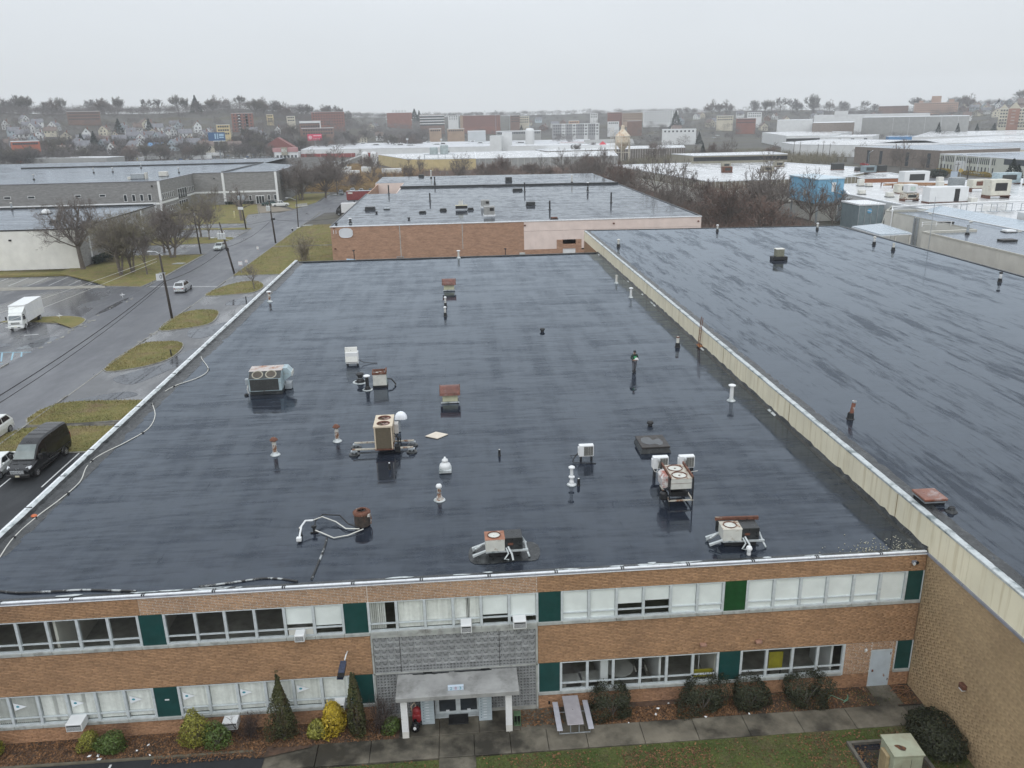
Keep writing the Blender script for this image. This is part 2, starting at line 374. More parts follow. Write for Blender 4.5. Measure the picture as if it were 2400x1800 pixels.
m_brickC=brick_tex('brick_wall_orange',(.43,.255,.165),(.33,.185,.115),(.38,.25,.175),.35,.13,.012)
m_brick_side=brick_tex('brick_wall_tan',(.33,.19,.1),(.28,.15,.07),(.2,.13,.08),.3,.08)
m_pinkwall=streaked('pale_pink_panel',(.72,.60,.54),(.55,.42,.36),(.6,.85),.6,(2,2,.1))
m_white=M('white_paint',(.72,.73,.73),.5,.06,1.5)
m_offwhite=M('off_white_paint',(.62,.61,.56),.6,.1,1.5)
m_steel=M('galvanised_steel',(.36,.39,.41),.4,.2,3,metal=.35)
m_black=M('black_rubber',(.012,.012,.013),.55,.3,5)
m_blackpaint=M('black_car_paint',(.008,.0085,.01),.16,.2,1.5,spec=.55)
m_glass_dark=dark_glass('vehicle_glass')
m_win_dark=dark_glass('dark_window_glass',(.03,.036,.042),.08)
m_chrome=M('chrome_trim',(.55,.57,.58),.2,.1,4,metal=.8)
m_rust=M('rusted_steel',(.125,.05,.03),.8,.45,5,(.26,.22,.17),(.58,.7),3,bmp=.4,bsc=30)
m_rust_pale=M('rust_streaked_paint',(.5,.47,.4),.6,.15,3,(.2,.085,.035),(.5,.62),3.2,bmp=.2)
m_hvac=M('weathered_pale_blue_enamel',(.36,.45,.48),.5,.15,2,(.2,.19,.16),(.56,.7),2.4)
m_hvac_w=M('weathered_white_enamel',(.58,.58,.53),.5,.12,2,(.3,.24,.17),(.6,.72),4)
m_beige=M('beige_enamel',(.58,.49,.37),.5,.1,2)
m_coil=M('condenser_fins',(.11,.09,.06),.6,.3,8,bmp=.6,bsc=60,stretch=(1,1,6))
m_coil_dark=M('dark_condenser_fins',(.035,.037,.036),.6,.4,8,bmp=.6,bsc=60)
m_lamp_head=M('grey_lamp_head',(.5,.52,.52),.4,.1,5)
m_wood_pole=M('dark_creosoted_wood',(.055,.045,.038),.85,.35,3,stretch=(4,4,.3),bmp=.4)
m_bark=M('grey_brown_bark',(.155,.132,.115),.9,.35,3,bmp=.5,bsc=14)
m_twig=M('bare_twigs',(.185,.158,.142),.9,.2,1,rand=.35)
m_twig_warm=M('reddish_bare_twigs',(.21,.138,.11),.9,.25,1,rand=.4)
m_twig_olive=M('olive_bare_twigs',(.225,.2,.135),.9,.2,1,rand=.3)
m_twig_tan=M('tan_fine_twigs',(.27,.235,.185),.9,.2,1,rand=.3)
_U=[-9000,-2500,0,400,600,800,950,1100,1500,1800,2100,2400,4500,9000]
_H=[20,40,47,42,45,34,29,31,28,28,22,33,36,20]
_D0=[700,700,690,700,720,760,880,930,920,980,960,900,800,700]
_D1=[1250,1250,1250,1250,1280,1350,1750,1900,1800,1650,1550,1450,1400,1300]
def terr(x,y):
 x=np.asarray(x,float);y=np.asarray(y,float)
 d=np.hypot(x-CAM[0],y-CAM[1]);az=np.arctan2(x-CAM[0],y-CAM[1])-YAW
 u=np.where(np.abs(az)<1.35,1200+FPX*np.tan(np.clip(az,-1.35,1.35)),np.where(az>0,9000,-9000))
 H=np.interp(u,_U,_H);d0=np.interp(u,_U,_D0);d1=np.interp(u,_U,_D1)
 t=np.clip((d-d0)/(d1-d0),0,1);t=t*t*(3-2*t)*.55+t*.45
 bumpy=2.2*np.sin(x*.011+1.3)*np.sin(y*.009)+1.4*np.sin(x*.027)*np.cos(y*.023+.7)
 return H*t+bumpy*np.clip((d-800)/400,0,1)
def tz(x,y):return float(terr(x,y))
def ground_mesh():
 rad=np.concatenate([[0,30,80,160,300,450,600,680],np.arange(720,2000,45),[2050,2150,2250]])
 az=np.concatenate([np.linspace(-PI,-.75,18,endpoint=False),np.linspace(-.75,.85,90,endpoint=False),np.linspace(.85,PI,18,endpoint=False)])
 R,A=np.meshgrid(rad,az,indexing='ij')
 X=CAM[0]+R*np.sin(A+YAW);Y=CAM[1]+R*np.cos(A+YAW);Z=terr(X,Y)-.06
 n=len(az);v=np.stack([X,Y,Z],-1).reshape(-1,3);f=[]
 for i in range(len(rad)-1):
  for k in range(n):
   k2=(k+1)%n;f.append((i*n+k,(i+1)*n+k,(i+1)*n+k2,i*n+k2))
 m,t,b,tc=base('valley_ground');O=tc.outputs['Object']
 c=_ramp(t,_noise(t,O,.012,8,.65),[(.38,(.075,.068,.055)),(.5,(.10,.095,.085)),(.62,(.085,.075,.045))])
 c=_mix(t,1.0,c,_ramp(t,_noise(t,O,.4,6),[(.3,.65),(.7,1.2)]),'MULTIPLY')
 t.links.new(c,b.inputs['Base Color']);b.inputs['Roughness'].default_value=.8;b.inputs['Specular IOR Level'].default_value=.25
 o=npobj('ground',v,f,m);o['kind']='structure'
ground_mesh()
def sheet(name,pts,z,mat,thick=None):
 mb=MB()
 if thick:mb.prism(pts,z-thick,z)
 else:mb.poly([(x,y,z)for x,y in pts])
 return struct(name,mb,mat)
def smooth_poly(pts,n=5):
 """round the outline (Catmull-Rom)"""
 P=[Vector((*p,0))for p in pts];out=[];k=len(P)
 for i in range(k):
  p0,p1,p2,p3=P[i-1],P[i],P[(i+1)%k],P[(i+2)%k]
  for j in range(n):
   s=j/n
   q=.5*((2*p1)+(p2-p0)*s+(2*p0-5*p1+4*p2-p3)*s*s+(3*p1-p0-3*p2+p3)*s**3);out.append((q.x,q.y))
 return out
sheet('street',[(-76,-70),(-63,-70),(-63,200),(-61.5,228),(-45.6,232),(-45.6,262),(-58,300),(-66,303),(-69.5,288),(-68.7,268),(-73.2,240),(-76,232)],.0,m_asph)
sheet('driveway',[(-63,36.5),(-45,36.5),(-45,128),(-63,128)],-.006,m_drive)
sheet('parking_lot',[(-63,-70),(-45,-70),(-45,36.5),(-63,36.5)],-.012,m_asph_dark)
sheet('parking_lot',[(-150,30),(-76,30),(-76,128),(-150,128)],-.004,m_asph_wet)
sheet('yard_pavement',[(-45.2,89),(45,89),(45,127),(-45.2,127)],-.008,m_drive)
sheet('driveway',[(-125,150),(-76,150),(-76,232),(-125,232)],-.01,m_drive)
sheet('parking_lot',[(-45,-70),(-31,-70),(-31,-2.0),(-33,-1.65),(-45,-1.5)],-.01,m_asph_dark)
sheet('parking_lot',[(-330,560),(-150,560),(-120,700),(-150,740),(-240,735),(-420,640)],.3,asphalt('far_lot_asphalt',(.15,.155,.165),.6,.05,.2))
sheet('side_street',[(130,268),(330,190),(345,225),(205,292),(160,300),(120,520),(105,520),(140,300)],.0,m_asph)
def island(pts,kerb=True,z=.10,mat=None,rnd=4,name='grass_verge',kw=.16):
 P=smooth_poly(pts,rnd)if rnd else pts
 if kerb:
  cx=sum(p[0]for p in P)/len(P);cy=sum(p[1]for p in P)/len(P)
  Q=[(cx+(x-cx)*(1+kw/max(.5,math.hypot(x-cx,y-cy))),cy+(y-cy)*(1+kw/max(.5,math.hypot(x-cx,y-cy))))for x,y in P]
  mb=MB();n=len(P)
  mb.add([(x,y,z-.015)for x,y in P]+[(x,y,z-.015)for x,y in Q]+[(x,y,-.05)for x,y in Q],[(i,(i+1)%n,n+(i+1)%n,n+i)for i in range(n)]+[(n+i,n+(i+1)%n,2*n+(i+1)%n,2*n+i)for i in range(n)])
  struct('kerb',mb,m_kerb)
 mb=MB();cx=sum(p[0]for p in P)/len(P);cy=sum(p[1]for p in P)/len(P);n=len(P)
 rings=[1,.8,.5];vs=[]
 for k,s in enumerate(rings):vs+=[(cx+(x-cx)*s,cy+(y-cy)*s,z+.10*(1-s)+random.uniform(-.015,.015)*(k>0))for x,y in P]
 vs.append((cx,cy,z+.08))
 fs=[(r*n+i,r*n+(i+1)%n,(r+1)*n+(i+1)%n,(r+1)*n+i)for r in range(2)for i in range(n)]+[(2*n+i,2*n+(i+1)%n,3*n)for i in range(n)]
 mb.add(vs,fs);struct(name,mb,mat or m_grass_w,smooth=True)
 return P
ISL=[]
ISL.append(island([(-63,103.5),(-62.8,108.5),(-60.5,114),(-57.3,115),(-55,110),(-55.6,105.2),(-59,103.6)]))
ISL.append(island([(-63,80.6),(-63,90),(-61,92.5),(-58,91.5),(-56.9,87),(-57,83),(-59.6,80.8)]))
ISL.append(island([(-63,61.7),(-62.8,72.4),(-60,73.8),(-57.8,73.1),(-56.7,70),(-56.9,65),(-59.6,61.8)]))
ISL.append(island([(-63,43.6),(-63,49.6),(-56,49.8),(-46,48.4),(-46,44),(-54.8,43.8)],rnd=3))
ISL.append(island([(-63,36.8),(-63,42.6),(-54,42.2),(-46,42.2),(-46,36.6)],rnd=3))
sheet('sidewalk',[(-63,42.75),(-45.3,42.4),(-45.3,43.7),(-63,43.4)],.11,m_walk,.1)
island([(-88.5,88.8),(-85,91),(-79.6,91.2),(-76.2,88.4),(-76,83.5),(-78.2,86.2),(-84,88.1)])
island([(-150,89.5),(-95,89.2),(-95,91.2),(-150,91.4)],rnd=0)
ISL.append(island([(-150,128.3),(-86,126),(-83.6,115),(-77,113.3),(-76.2,122),(-76.2,148.5),(-96.2,150.5),(-96.2,135),(-150,136)],rnd=0,z=.12))
island([(-84,166),(-79,166.5),(-76.3,170),(-77,176),(-87,177.6),(-110,178.5),(-110,166)],rnd=3)
island([(-77,190.7),(-92,193.8),(-110,194),(-110,197),(-85,195.6),(-77.4,194.6)],rnd=3)
ISL.append(island([(-63,121.5),(-63,156.8),(-45.3,156.6),(-45.3,121.5)],rnd=0))
sheet('sidewalk',[(-63.2,156.8),(-45.3,156.6),(-45.3,157.9),(-63.2,158.1)],.115,m_walk,.1)
ISL.append(island([(-63,158.1),(-63,191),(-61,197),(-45.3,197),(-45.3,157.9)],rnd=0))
island([(-110,205),(-88,206),(-80,205),(-83,216),(-85,228),(-82.5,231),(-90,263),(-111,263),(-111,232)],rnd=0)
sheet('gravel_pad',[(-89.9,262.5),(-87.2,264),(-73,238.5),(-82.3,232)],.02,M('tan_gravel',(.2,.17,.13),.9,.3,6))
island([(-82,262),(-73.5,242),(-69.5,262),(-70,300),(-82,300)],rnd=0)
mb=MB()
for x0,y0,x1,y1 in[(-106.2,127,-106,118.5),(-102.4,126.6,-102.1,118.5),(-98.7,126.3,-98.5,118.1),(-94.9,125.9,-94.7,117.7),(-91.2,124.9,-91,117.1),(-87.6,124,-87.5,117)]:
 mb.poly([(x0-.07,y0,.004),(x1-.07,y1,.004),(x1+.07,y1,.004),(x0+.07,y0,.004)])
for x0,y0,x1,y1 in[(-55.0,36.3,-55.0,29.0),(-58.4,36.3,-58.4,29.0),(-61.8,36.3,-61.8,29.0)]:
 mb.poly([(x0-.06,y0,-.006),(x1-.06,y1,-.006),(x1+.06,y1,-.006),(x0+.06,y0,-.006)])
mb.poly([(-37.84,-1.75,-.004),(-37.84,-6,-.004),(-37.74,-6,-.004),(-37.74,-1.75,-.004)])
mb.poly([(-75.4,113.2,.005),(-63.2,111.2,.005),(-63.2,111.45,.005),(-75.4,113.45,.005)])
for x0,y0,x1,y1 in[(-81,80.2,-79.2,80.5)]:mb.poly([(x0,y0,.005),(x1,y1,.005),(x1,y1+.25,.005),(x0,y0+.25,.005)])
struct('painted_line',mb,m_paint)
mb=MB()
for a,b in[((-82,71.9),(-75.7,71.1)),((-79.4,71.4),(-77.4,67.2)),((-78.0,71.3),(-76.4,67.6)),((-76.9,71.2),(-75.9,69)),((-79.8,71.4),(-80.6,69.5)),((-79.2,66.6),(-76.6,66.0)),((-80.6,69.5),(-79.2,66.6))]:
 d=(Vector(b)-Vector(a)).normalized();p=Vector((-d.y,d.x))*.09
 mb.poly([(a[0]-p.x,a[1]-p.y,.005),(b[0]-p.x,b[1]-p.y,.005),(b[0]+p.x,b[1]+p.y,.005),(a[0]+p.x,a[1]+p.y,.005)])
struct('painted_hatching',mb,m_paint_blue)
mb=MB()
for x0,x1,yy in[(-63.16,-63,(-70,36)),(-63.16,-63,(36,230)),(-76,-75.84,(-70,66)),(-76,-75.84,(113,150)),(-76,-75.84,(178,190))]:
 y=yy[0]
 while y<yy[1]:
  y2=min(y+random.uniform(2.6,3.4),yy[1]);gap=any(a<y<b for a,b in[(50.5,61),(74,80),(93,103),(115.5,121)])and x0<-63
  mb.box(x0,x1,y,y2-.02,-.05,(.02 if gap else .12)+random.uniform(-.012,.012));y=y2
struct('kerb',mb,m_kerb)
sheet('parking_strip',[(-130,117.8),(-84.2,116.2),(-83.2,113.6),(-130,114.6)],.03,M('worn_concrete_strip',(.25,.235,.2),.7,.2,1),.05)
m_pud=wet_roof('rain_puddle',(.07,.07,.075),50,50,(1,.6,1),0,(.36,.5),.03,.35,.5,0,(.9,.95,1),1.4)
for P in[[(-60.6,58),(-58.6,61.3),(-56.7,63.4),(-56.2,67),(-54.8,70),(-53.4,66),(-55.4,60),(-57.6,55.6)],[(-57.6,76),(-58.6,79.6),(-56.8,81),(-54.6,84),(-54.2,79),(-55.4,75.2)],[(-57.8,95.6),(-57.6,99.4),(-54.8,101),(-54.6,96)],[(-62,50.6),(-58,50.4),(-55.6,51.6),(-57.6,53)],[(-78.6,72.6),(-75.6,74.6),(-75.9,79),(-77.6,77.5)],[(-76.2,92),(-75.2,96),(-75.6,104),(-76.3,100)],[(-84,74),(-80,74.6),(-82,76.2),(-88,76)]]:
 sheet('puddle',smooth_poly(P,5),.0085,m_pud)
mb=MB()
for _ in range(42):
 x,y=random.choice([(-75.4+random.gauss(0,.4),random.uniform(75,106)),(-63+random.gauss(0,.3),random.uniform(73,80)),(-75.3+random.gauss(0,.35),random.uniform(72,90))])
 r=random.uniform(.1,.35);mb.prism([(x+r*math.cos(t)*random.uniform(.6,1),y+1.6*r*math.sin(t)*random.uniform(.6,1))for t in np.linspace(0,6.28,6)[:-1]],0,random.uniform(.02,.07))
tag(obj('rubble',mb,m_kerb),kind='stuff')
sheet('planting_bed',[(-45,0),(0,0),(0,-1.45),(-28.6,-1.45),(-31,-2.0),(-35,-1.45),(-45,-1.45)],.03,m_mulch)
sheet('lawn',[(-31,-2.9),(0,-2.75),(0,-30),(-31,-30)],.02,m_lawn)
edges=[-28.65,-26.25,-23.15,-21.55,-19.9,-18.2,-16.4,-13.8,-11.3,-8.9,-6.4,-3.9,-1.25]
w=struct('walk',MB().box(-31,-1,-2.7,-1.5,-.08,-.05),m_walk)
def slab(x0,x1,y0,y1,z):obj('paving_slab',MB().bbox(x0,x1,y0,y1,-.05,z,.012),m_walk,w)
for i in range(len(edges)-1):slab(edges[i]+.012,edges[i+1]-.012,-2.78,-1.42,.06+random.uniform(-.006,.006))
obj('paving_slab',MB().prism([(-31.0,-2.78),(-28.67,-2.78),(-28.67,-1.42)],-.05,.06),m_walk,w)
y=-2.8
while y>-14:slab(-23.14,-21.5,y-2.4,y-.02,.055);y-=2.42
slab(-2.1,-.95,-1.4,-.02,.05)
for a,b in((-25,-23.15),(-23.13,-21.3),(-21.28,-19.4)):slab(a,b,-1.4,-.02,.075)
for a,b in((-19.38,-17.7),(-17.68,-15.9)):slab(a,b,-1.4,-.02,.045)
struct('kerb',MB().box(-45,-31.6,-1.6,-1.47,-.05,.05),M('mossy_kerb',(.12,.105,.075),.85,.3,2))
def ribbons(segs):
 """segs: list of (p0, p1, w0, w1) -> crossed-free flat strips facing random sides, as arrays"""
 if not segs:return np.zeros((0,3)),np.zeros((0,4),int)
 P0=np.array([s[0]for s in segs]);P1=np.array([s[1]for s in segs]);w0=np.array([s[2]for s in segs])[:,None];w1=np.array([s[3]for s in segs])[:,None]
 d=P1-P0;r=RNG.normal(size=d.shape);a=np.cross(d,r);a/=(np.linalg.norm(a,axis=1,keepdims=True)+1e-9)
 v=np.stack([P0-a*w0,P0+a*w0,P1+a*w1,P1-a*w1],1).reshape(-1,3)
 return v,np.arange(len(v)).reshape(-1,4)
def grow(rng,h,r,trunk_frac=.3,limbs=7,kids=(5,5,4),spread=.9,lean=.04,ratio=.62,curve=.25,stems=1,wmin=.012,splay=.15,droop=0):
 """-> (tubes [(pts, radii)], strips [(p0,p1,w0,w1)])"""
 tubes,strips=[],[]
 def wander(p,d,L,n,k):
  pts=[p]
  for i in range(n):
   d=(d+Vector((rng.gauss(0,k),rng.gauss(0,k),rng.gauss(0,k)*.5+.04-droop*.05))).normalized();pts.append(pts[-1]+d*(L/n))
  return pts,d
 def branch(p,d,L,rad,lev):
  n=4 if lev==0 else 3 if lev<3 else 2
  pts,dend=wander(p,d,L,n,curve*(.6 if lev==0 else 1))
  rr=[max(wmin,rad*(1-.62*i/n))for i in range(n+1)]
  if lev<=1 or(lev==2 and rad>.035):tubes.append((pts,rr))
  else:
   for i in range(n):strips.append((tuple(pts[i]),tuple(pts[i+1]),rr[i],rr[i+1]))
  if lev>=len(kids):return
  m=kids[lev]
  for i in range(m):
   t=.3+.7*(i+rng.random()*.7)/m;t=min(t,1.0);j=min(int(t*n),n-1);q=pts[j].lerp(pts[j+1],t*n-j)
   dd=(pts[j+1]-pts[j]).normalized();side=dd.orthogonal().normalized();side.rotate(Matrix.Rotation(rng.random()*2*PI,3,dd))
   nd=(dd*(1-.45*spread)+side*spread*rng.uniform(.5,1)+Vector((0,0,.18-droop*.3))).normalized()
   branch(q,nd,L*ratio*rng.uniform(.65,1.1)*(1.15-.4*t),max(wmin,rr[j]*.6),lev+1)
 for s in range(stems):
  ang=rng.random()*6.28;k=splay if stems>1 else 0
  d=Vector((math.cos(ang)*k+rng.gauss(0,lean),math.sin(ang)*k+rng.gauss(0,lean),1)).normalized()
  p0=Vector((math.cos(ang)*r*1.6,math.sin(ang)*r*1.6,-.1))if stems>1 else Vector((0,0,-.1))
  th=h*trunk_frac*rng.uniform(.85,1.15)
  pts,dend=wander(p0,d,th,3,.05)
  tubes.append((pts,[r*1.25,r,r*.92,r*.85]))
  L=(h-th)*.62
  for i in range(limbs):
   a=2*PI*i/limbs+rng.uniform(-.4,.4);el=rng.uniform(.35,1.25)if i else 1.5
   nd=Vector((math.cos(a)*math.cos(el),math.sin(a)*math.cos(el),math.sin(el)))
   t=rng.uniform(.72,1.0);q=pts[2].lerp(pts[3],max(0,(t-.67)*3))
   branch(q,nd,L*rng.uniform(.8,1.1)*(1.25 if i==0 else 1),r*(.72 if i==0 else rng.uniform(.35,.55)),0)
 return tubes,strips
def tree_meshes(seed,**kw):
 rng=random.Random(seed);tubes,strips=grow(rng,**kw)
 mb=MB()
 for pts,rr in tubes:mb.tube(pts,rr,6 if rr[0]>.09 else 4,cap=False)
 return mb,ribbons(strips)
def make_tree(name,label,seed,loc,bark,twig,cat='tree',group=None,**kw):
 mb,(v,f)=tree_meshes(seed,**kw)
 t=thing(name,label,cat,loc,0,group)
 obj('trunk',mb,bark,t,smooth=True);npobj('crown',v,f,twig,t)
 return t
def leaf_cloud(n,blob,size,jitter=.5):
 """n small leaves over a lumpy body; blob(k) -> centres (k,3), outward normals (k,3)"""
 c,nrm=blob(n)
 up=RNG.normal(size=c.shape);a=np.cross(nrm+RNG.normal(scale=jitter,size=c.shape),up);a/=np.linalg.norm(a,axis=1,keepdims=True)+1e-9
 b=np.cross(a,nrm+RNG.normal(scale=jitter,size=c.shape));b/=np.linalg.norm(b,axis=1,keepdims=True)+1e-9
 s=(size*RNG.uniform(.6,1.3,len(c)))[:,None]
 v=np.stack([c-a*s,c+b*s*.45,c+a*s,c-b*s*.45],1).reshape(-1,3)
 return v,np.arange(len(v)).reshape(-1,4)
def lumpy(rx,ry,rz,lumps=9,pw=1.0,taper=0.0,fill=.3,seed=0):
 rg=np.random.default_rng(seed);L=rg.normal(size=(lumps,3));L/=np.linalg.norm(L,axis=1,keepdims=True);A=rg.uniform(.05,.3,lumps)
 def blob(n):
  d=RNG.normal(size=(n,3));d/=np.linalg.norm(d,axis=1,keepdims=True)
  k=1+sum(A[i]*np.clip(d@L[i],0,1)[:,None]**5*1.6 for i in range(lumps))-.08
  sq=np.sign(d)*np.abs(d)**pw
  rad=(1-fill*RNG.random((n,1))**2.2)*np.where(RNG.random((n,1))<.07,RNG.uniform(1.03,1.18,(n,1)),1)*(1+.07*np.sin(d[:,:1]*9+seed)*np.sin(d[:,1:2]*11+d[:,2:3]*8))
  c=sq*k*rad*np.array([rx,ry,rz]);h=(c[:,2:3]/rz+1)/2
  c[:,:2]*=1-taper*np.clip(h,0,1)
  c[:,2]+=rz;return c,d
 return blob
def make_shrub(name,label,loc,size,mat,n=2600,leaf=.05,seed=0,taper=0.0,pw=1.0,group=None,fill=.3,stem=True,jitter=.5):
 rx,ry,rz=size;t=thing(name,label,'shrub',loc,0,group)
 v,f=leaf_cloud(n,lumpy(rx,ry,rz,9,pw,taper,fill,seed),leaf,jitter);v[:,2]=np.maximum(v[:,2],.03)
 npobj('foliage',v,f,mat,t)
 if stem:
  mb=MB()
  for k in range(5):
   a=2*PI*k/5;mb.tube([(0.05*math.cos(a),.05*math.sin(a),-.02),(rx*.3*math.cos(a),ry*.3*math.sin(a),rz*.7),(rx*.55*math.cos(a),ry*.55*math.sin(a),rz*1.3)],[.035,.02,.01],5)
  obj('stem',mb,m_bark,t)
 return t
m_leaf_dark=M('dark_yew_leaves',(.04,.046,.02),.7,.3,3,island=.55)
m_leaf_green=M('green_shrub_leaves',(.10,.155,.03),.6,.25,3,island=.5)
m_leaf_variegated=M('yellow_green_leaves',(.32,.31,.05),.6,.25,3,island=.65)
m_leaf_yellow=M('golden_leaves',(.55,.40,.03),.6,.2,3,island=.5)
m_leaf_conif=M('brown_green_conifer_leaves',(.075,.08,.025),.8,.3,2,(.1,.075,.035),(.5,.64),1.5,island=.5)
m_leaf_pine=M('dark_pine_needles',(.025,.04,.03),.8,.3,2,rand=.3)
make_shrub('conifer_shrub','tall pointed brownish-green conifer at the left end of the concrete walk',(-30.3,-.85,.03),(.66,.62,1.55),m_leaf_conif,5200,.06,1,.85,.8,'pointed conifers by the entrance',.35)
make_shrub('conifer_shrub','tall pointed brownish-green conifer between the golden shrub and the entrance',(-26.95,-.85,.03),(.58,.56,1.48),m_leaf_conif,4800,.06,2,.75,.8,'pointed conifers by the entrance',.35)
make_shrub('evergreen_shrub','yellow-speckled evergreen shrub beside the white air conditioner low on the wall',(-34.3,-.85,.03),(.66,.55,.85),m_leaf_variegated,3200,.055,3,.4,.9)
make_shrub('evergreen_shrub','low round green shrub at the foot of the yellow-speckled shrub',(-33.35,-.95,.03),(.68,.5,.5),m_leaf_green,2600,.05,4,.2)
make_shrub('evergreen_shrub','small olive round shrub left of the wider green one under the wall',(-39.1,-.7,.03),(.46,.42,.48),m_leaf_variegated,1800,.05,5,.3)
make_shrub('evergreen_shrub','wide bright green shrub spilling onto the leaf litter near the car park',(-38.0,-1.0,.03),(.66,.5,.46),m_leaf_green,2600,.05,6,.25)
make_shrub('evergreen_shrub','yellow-green shrub cut off by the left edge of the photo',(-43.3,-.8,.03),(.5,.45,.5),m_leaf_variegated,1800,.055,7,.3)
make_shrub('golden_shrub','bright golden-yellow feathery shrub between the two conifers',(-28.0,-.75,.03),(.62,.55,.85),m_leaf_yellow,3400,.07,8,.5,.9,None,.6)
make_shrub('evergreen_shrub','light green broad-leaved shrub below the golden one',(-28.75,-.95,.03),(.55,.45,.42),m_leaf_variegated,2000,.06,9,.2)
make_shrub('evergreen_shrub','small green shrub against the left canopy column',(-25.35,-.95,.03),(.42,.32,.42),m_leaf_green,1700,.05,10,.2)
HG='dark clipped yews along the front wall'
make_shrub('clipped_shrub','dark boxy clipped yew beside the picnic table',(-14.95,-.75,.03),(.82,.62,.68),m_leaf_dark,5200,.05,11,.0,.55,HG,.25)
make_shrub('clipped_shrub','wide dark yew with a sagging rounded top, third from the grey door',(-10.55,-.75,.03),(1.02,.62,.66),m_leaf_dark,5600,.05,12,.05,.62,HG,.25)
make_shrub('clipped_shrub','rounded dark yew in the middle of the three beside the dark windows',(-8.3,-.8,.03),(.86,.62,.62),m_leaf_dark,5000,.05,13,.1,.75,HG,.25)
make_shrub('clipped_shrub','dark flat-topped yew nearest the rusty grey door',(-5.5,-.8,.03),(.92,.68,.66),m_leaf_dark,5400,.05,14,.0,.6,HG,.25)
make_shrub('spreading_yew','large spreading dark yew against the side brick wall by the utility box',(-1.0,-4.1,.03),(.95,1.65,.62),m_leaf_dark,8500,.055,15,.15,.85,None,.3)
def twig_shrub(name,label,loc,h,w,mat,seed,n=16,group=None,wt=.008):
 rng=random.Random(seed);segs=[]
 for _ in range(n):
  a=rng.random()*6.28;p=Vector((rng.gauss(0,w*.12),rng.gauss(0,w*.12),0));d=Vector((math.cos(a)*rng.uniform(.1,.7),math.sin(a)*rng.uniform(.1,.7),1)).normalized()
  L=h*rng.uniform(.7,1.05)
  for i in range(4):
   q=p+d*L/4;segs.append((tuple(p),tuple(q),wt*(2-i*.35),wt*(1.65-i*.35)))
   for _ in range(3):
    e=(d+Vector((rng.gauss(0,.6),rng.gauss(0,.6),rng.gauss(.1,.3)))).normalized();q2=q+e*L*.22;segs.append((tuple(q),tuple(q2),wt,wt*.6))
    for _ in range(2):
     e2=(e+Vector((rng.gauss(0,.6),rng.gauss(0,.6),rng.gauss(.1,.3)))).normalized();segs.append((tuple(q2),tuple(q2+e2*L*.14),wt*.7,wt*.4))
   d=(d+Vector((rng.gauss(0,.15),rng.gauss(0,.15),.05))).normalized();p=q
 v,f=ribbons(segs);t=thing(name,label,'shrub',loc,0,group);npobj('twigs',v,f,mat,t);return t
m_twig_dk=M('dark_bare_stems',(.06,.042,.036),.9,.3,3)
twig_shrub('bare_shrub','leafless brown shrub in front of the lattice screen left of the canopy',(-25.95,-.8,.03),1.5,1.3,m_twig_dk,1,34)
twig_shrub('bare_shrub','leafless dark shrub behind the low wall air conditioner',(-31.9,-.7,.03),1.1,1.3,m_twig_dk,2,30)
twig_shrub('bare_shrub','vase-shaped leafless shrub on the side lawn by the far brick wall',(-52.3,136.1,.1),4.6,4.5,m_twig_tan,3,34,wt=.03)
def scatter_leaves(name,regions,mat,size):
 V=[];
 for(x0,x1,y0,y1,n,z)in regions:
  c=np.stack([RNG.uniform(x0,x1,n),RNG.uniform(y0,y1,n),np.full(n,z)+RNG.uniform(.005,.04,n)],1)
  a=RNG.uniform(0,6.28,n);s=size*RNG.uniform(.6,1.4,n);t=RNG.uniform(-.5,.5,(n,2))
  ux=np.stack([np.cos(a)*s,np.sin(a)*s,t[:,0]*s],1);uy=np.stack([-np.sin(a)*s*.6,np.cos(a)*s*.6,t[:,1]*s],1)
  V.append(np.stack([c-ux,c-uy,c+ux,c+uy],1).reshape(-1,3))
 v=np.concatenate(V);o=npobj(name,v,np.arange(len(v)).reshape(-1,4),mat);o['kind']='stuff';return o
m_litter=M('fallen_oak_leaves',(.23,.115,.05),.8,.3,3,island=.62)
scatter_leaves('fallen_leaves',[(-45,-25.2,-1.45,-.05,9000,.03),(-36,-31,-2.0,-1.3,700,.03),(-15.9,-9,-1.4,-.4,4200,.03),(-9,-2.3,-1.4,-.1,1500,.03),(-.9,-.1,-1.4,-.1,300,.03),(-19.3,-17.3,-1.2,-.1,500,.045),(-21.3,-.5,-10,-2.9,3000,.04),(-20,-16.5,-4.3,-3,260,.04),(-15,-11,-4.6,-3.2,700,.04),(-7,-4,-5,-3,420,.04),(-31,-23.2,-8,-2.9,700,.04)],m_litter,.045)
m_blade=M('grass_blades',(.10,.13,.035),.8,.3,2,(.2,.155,.08),(.5,.62),.6,island=.5)
def grass_tufts(name,pts,h,mat):
 n=len(pts);a=RNG.uniform(0,6.28,n);w=h*.22;lean=RNG.normal(scale=h*.45,size=(n,2));hh=h*RNG.uniform(.5,1.3,n)
 ux=np.stack([np.cos(a)*w,np.sin(a)*w,np.zeros(n)],1);top=pts+np.stack([lean[:,0],lean[:,1],hh],1)
 v=np.stack([pts-ux,pts+ux,top],1).reshape(-1,3);o=npobj(name,v,np.arange(len(v)).reshape(-1,3),mat,nper=3);o['kind']='stuff';return o
def rnd_pts(x0,x1,y0,y1,n,z):return np.stack([RNG.uniform(x0,x1,n),RNG.uniform(y0,y1,n),np.full(n,z)],1)
P=np.concatenate([rnd_pts(-31,-.2,-10,-2.85,52000,.02),rnd_pts(-9,-.1,-1.4,-.02,1800,.03)])
k=np.array([noise_ok for noise_ok in(np.sin(P[:,0]*1.7+np.sin(P[:,1]*2.1)*1.5)+np.sin(P[:,1]*2.9+P[:,0]*.8)>RNG.normal(-.6,.8,len(P)))])
grass_tufts('grass',P[k],.075,m_blade)
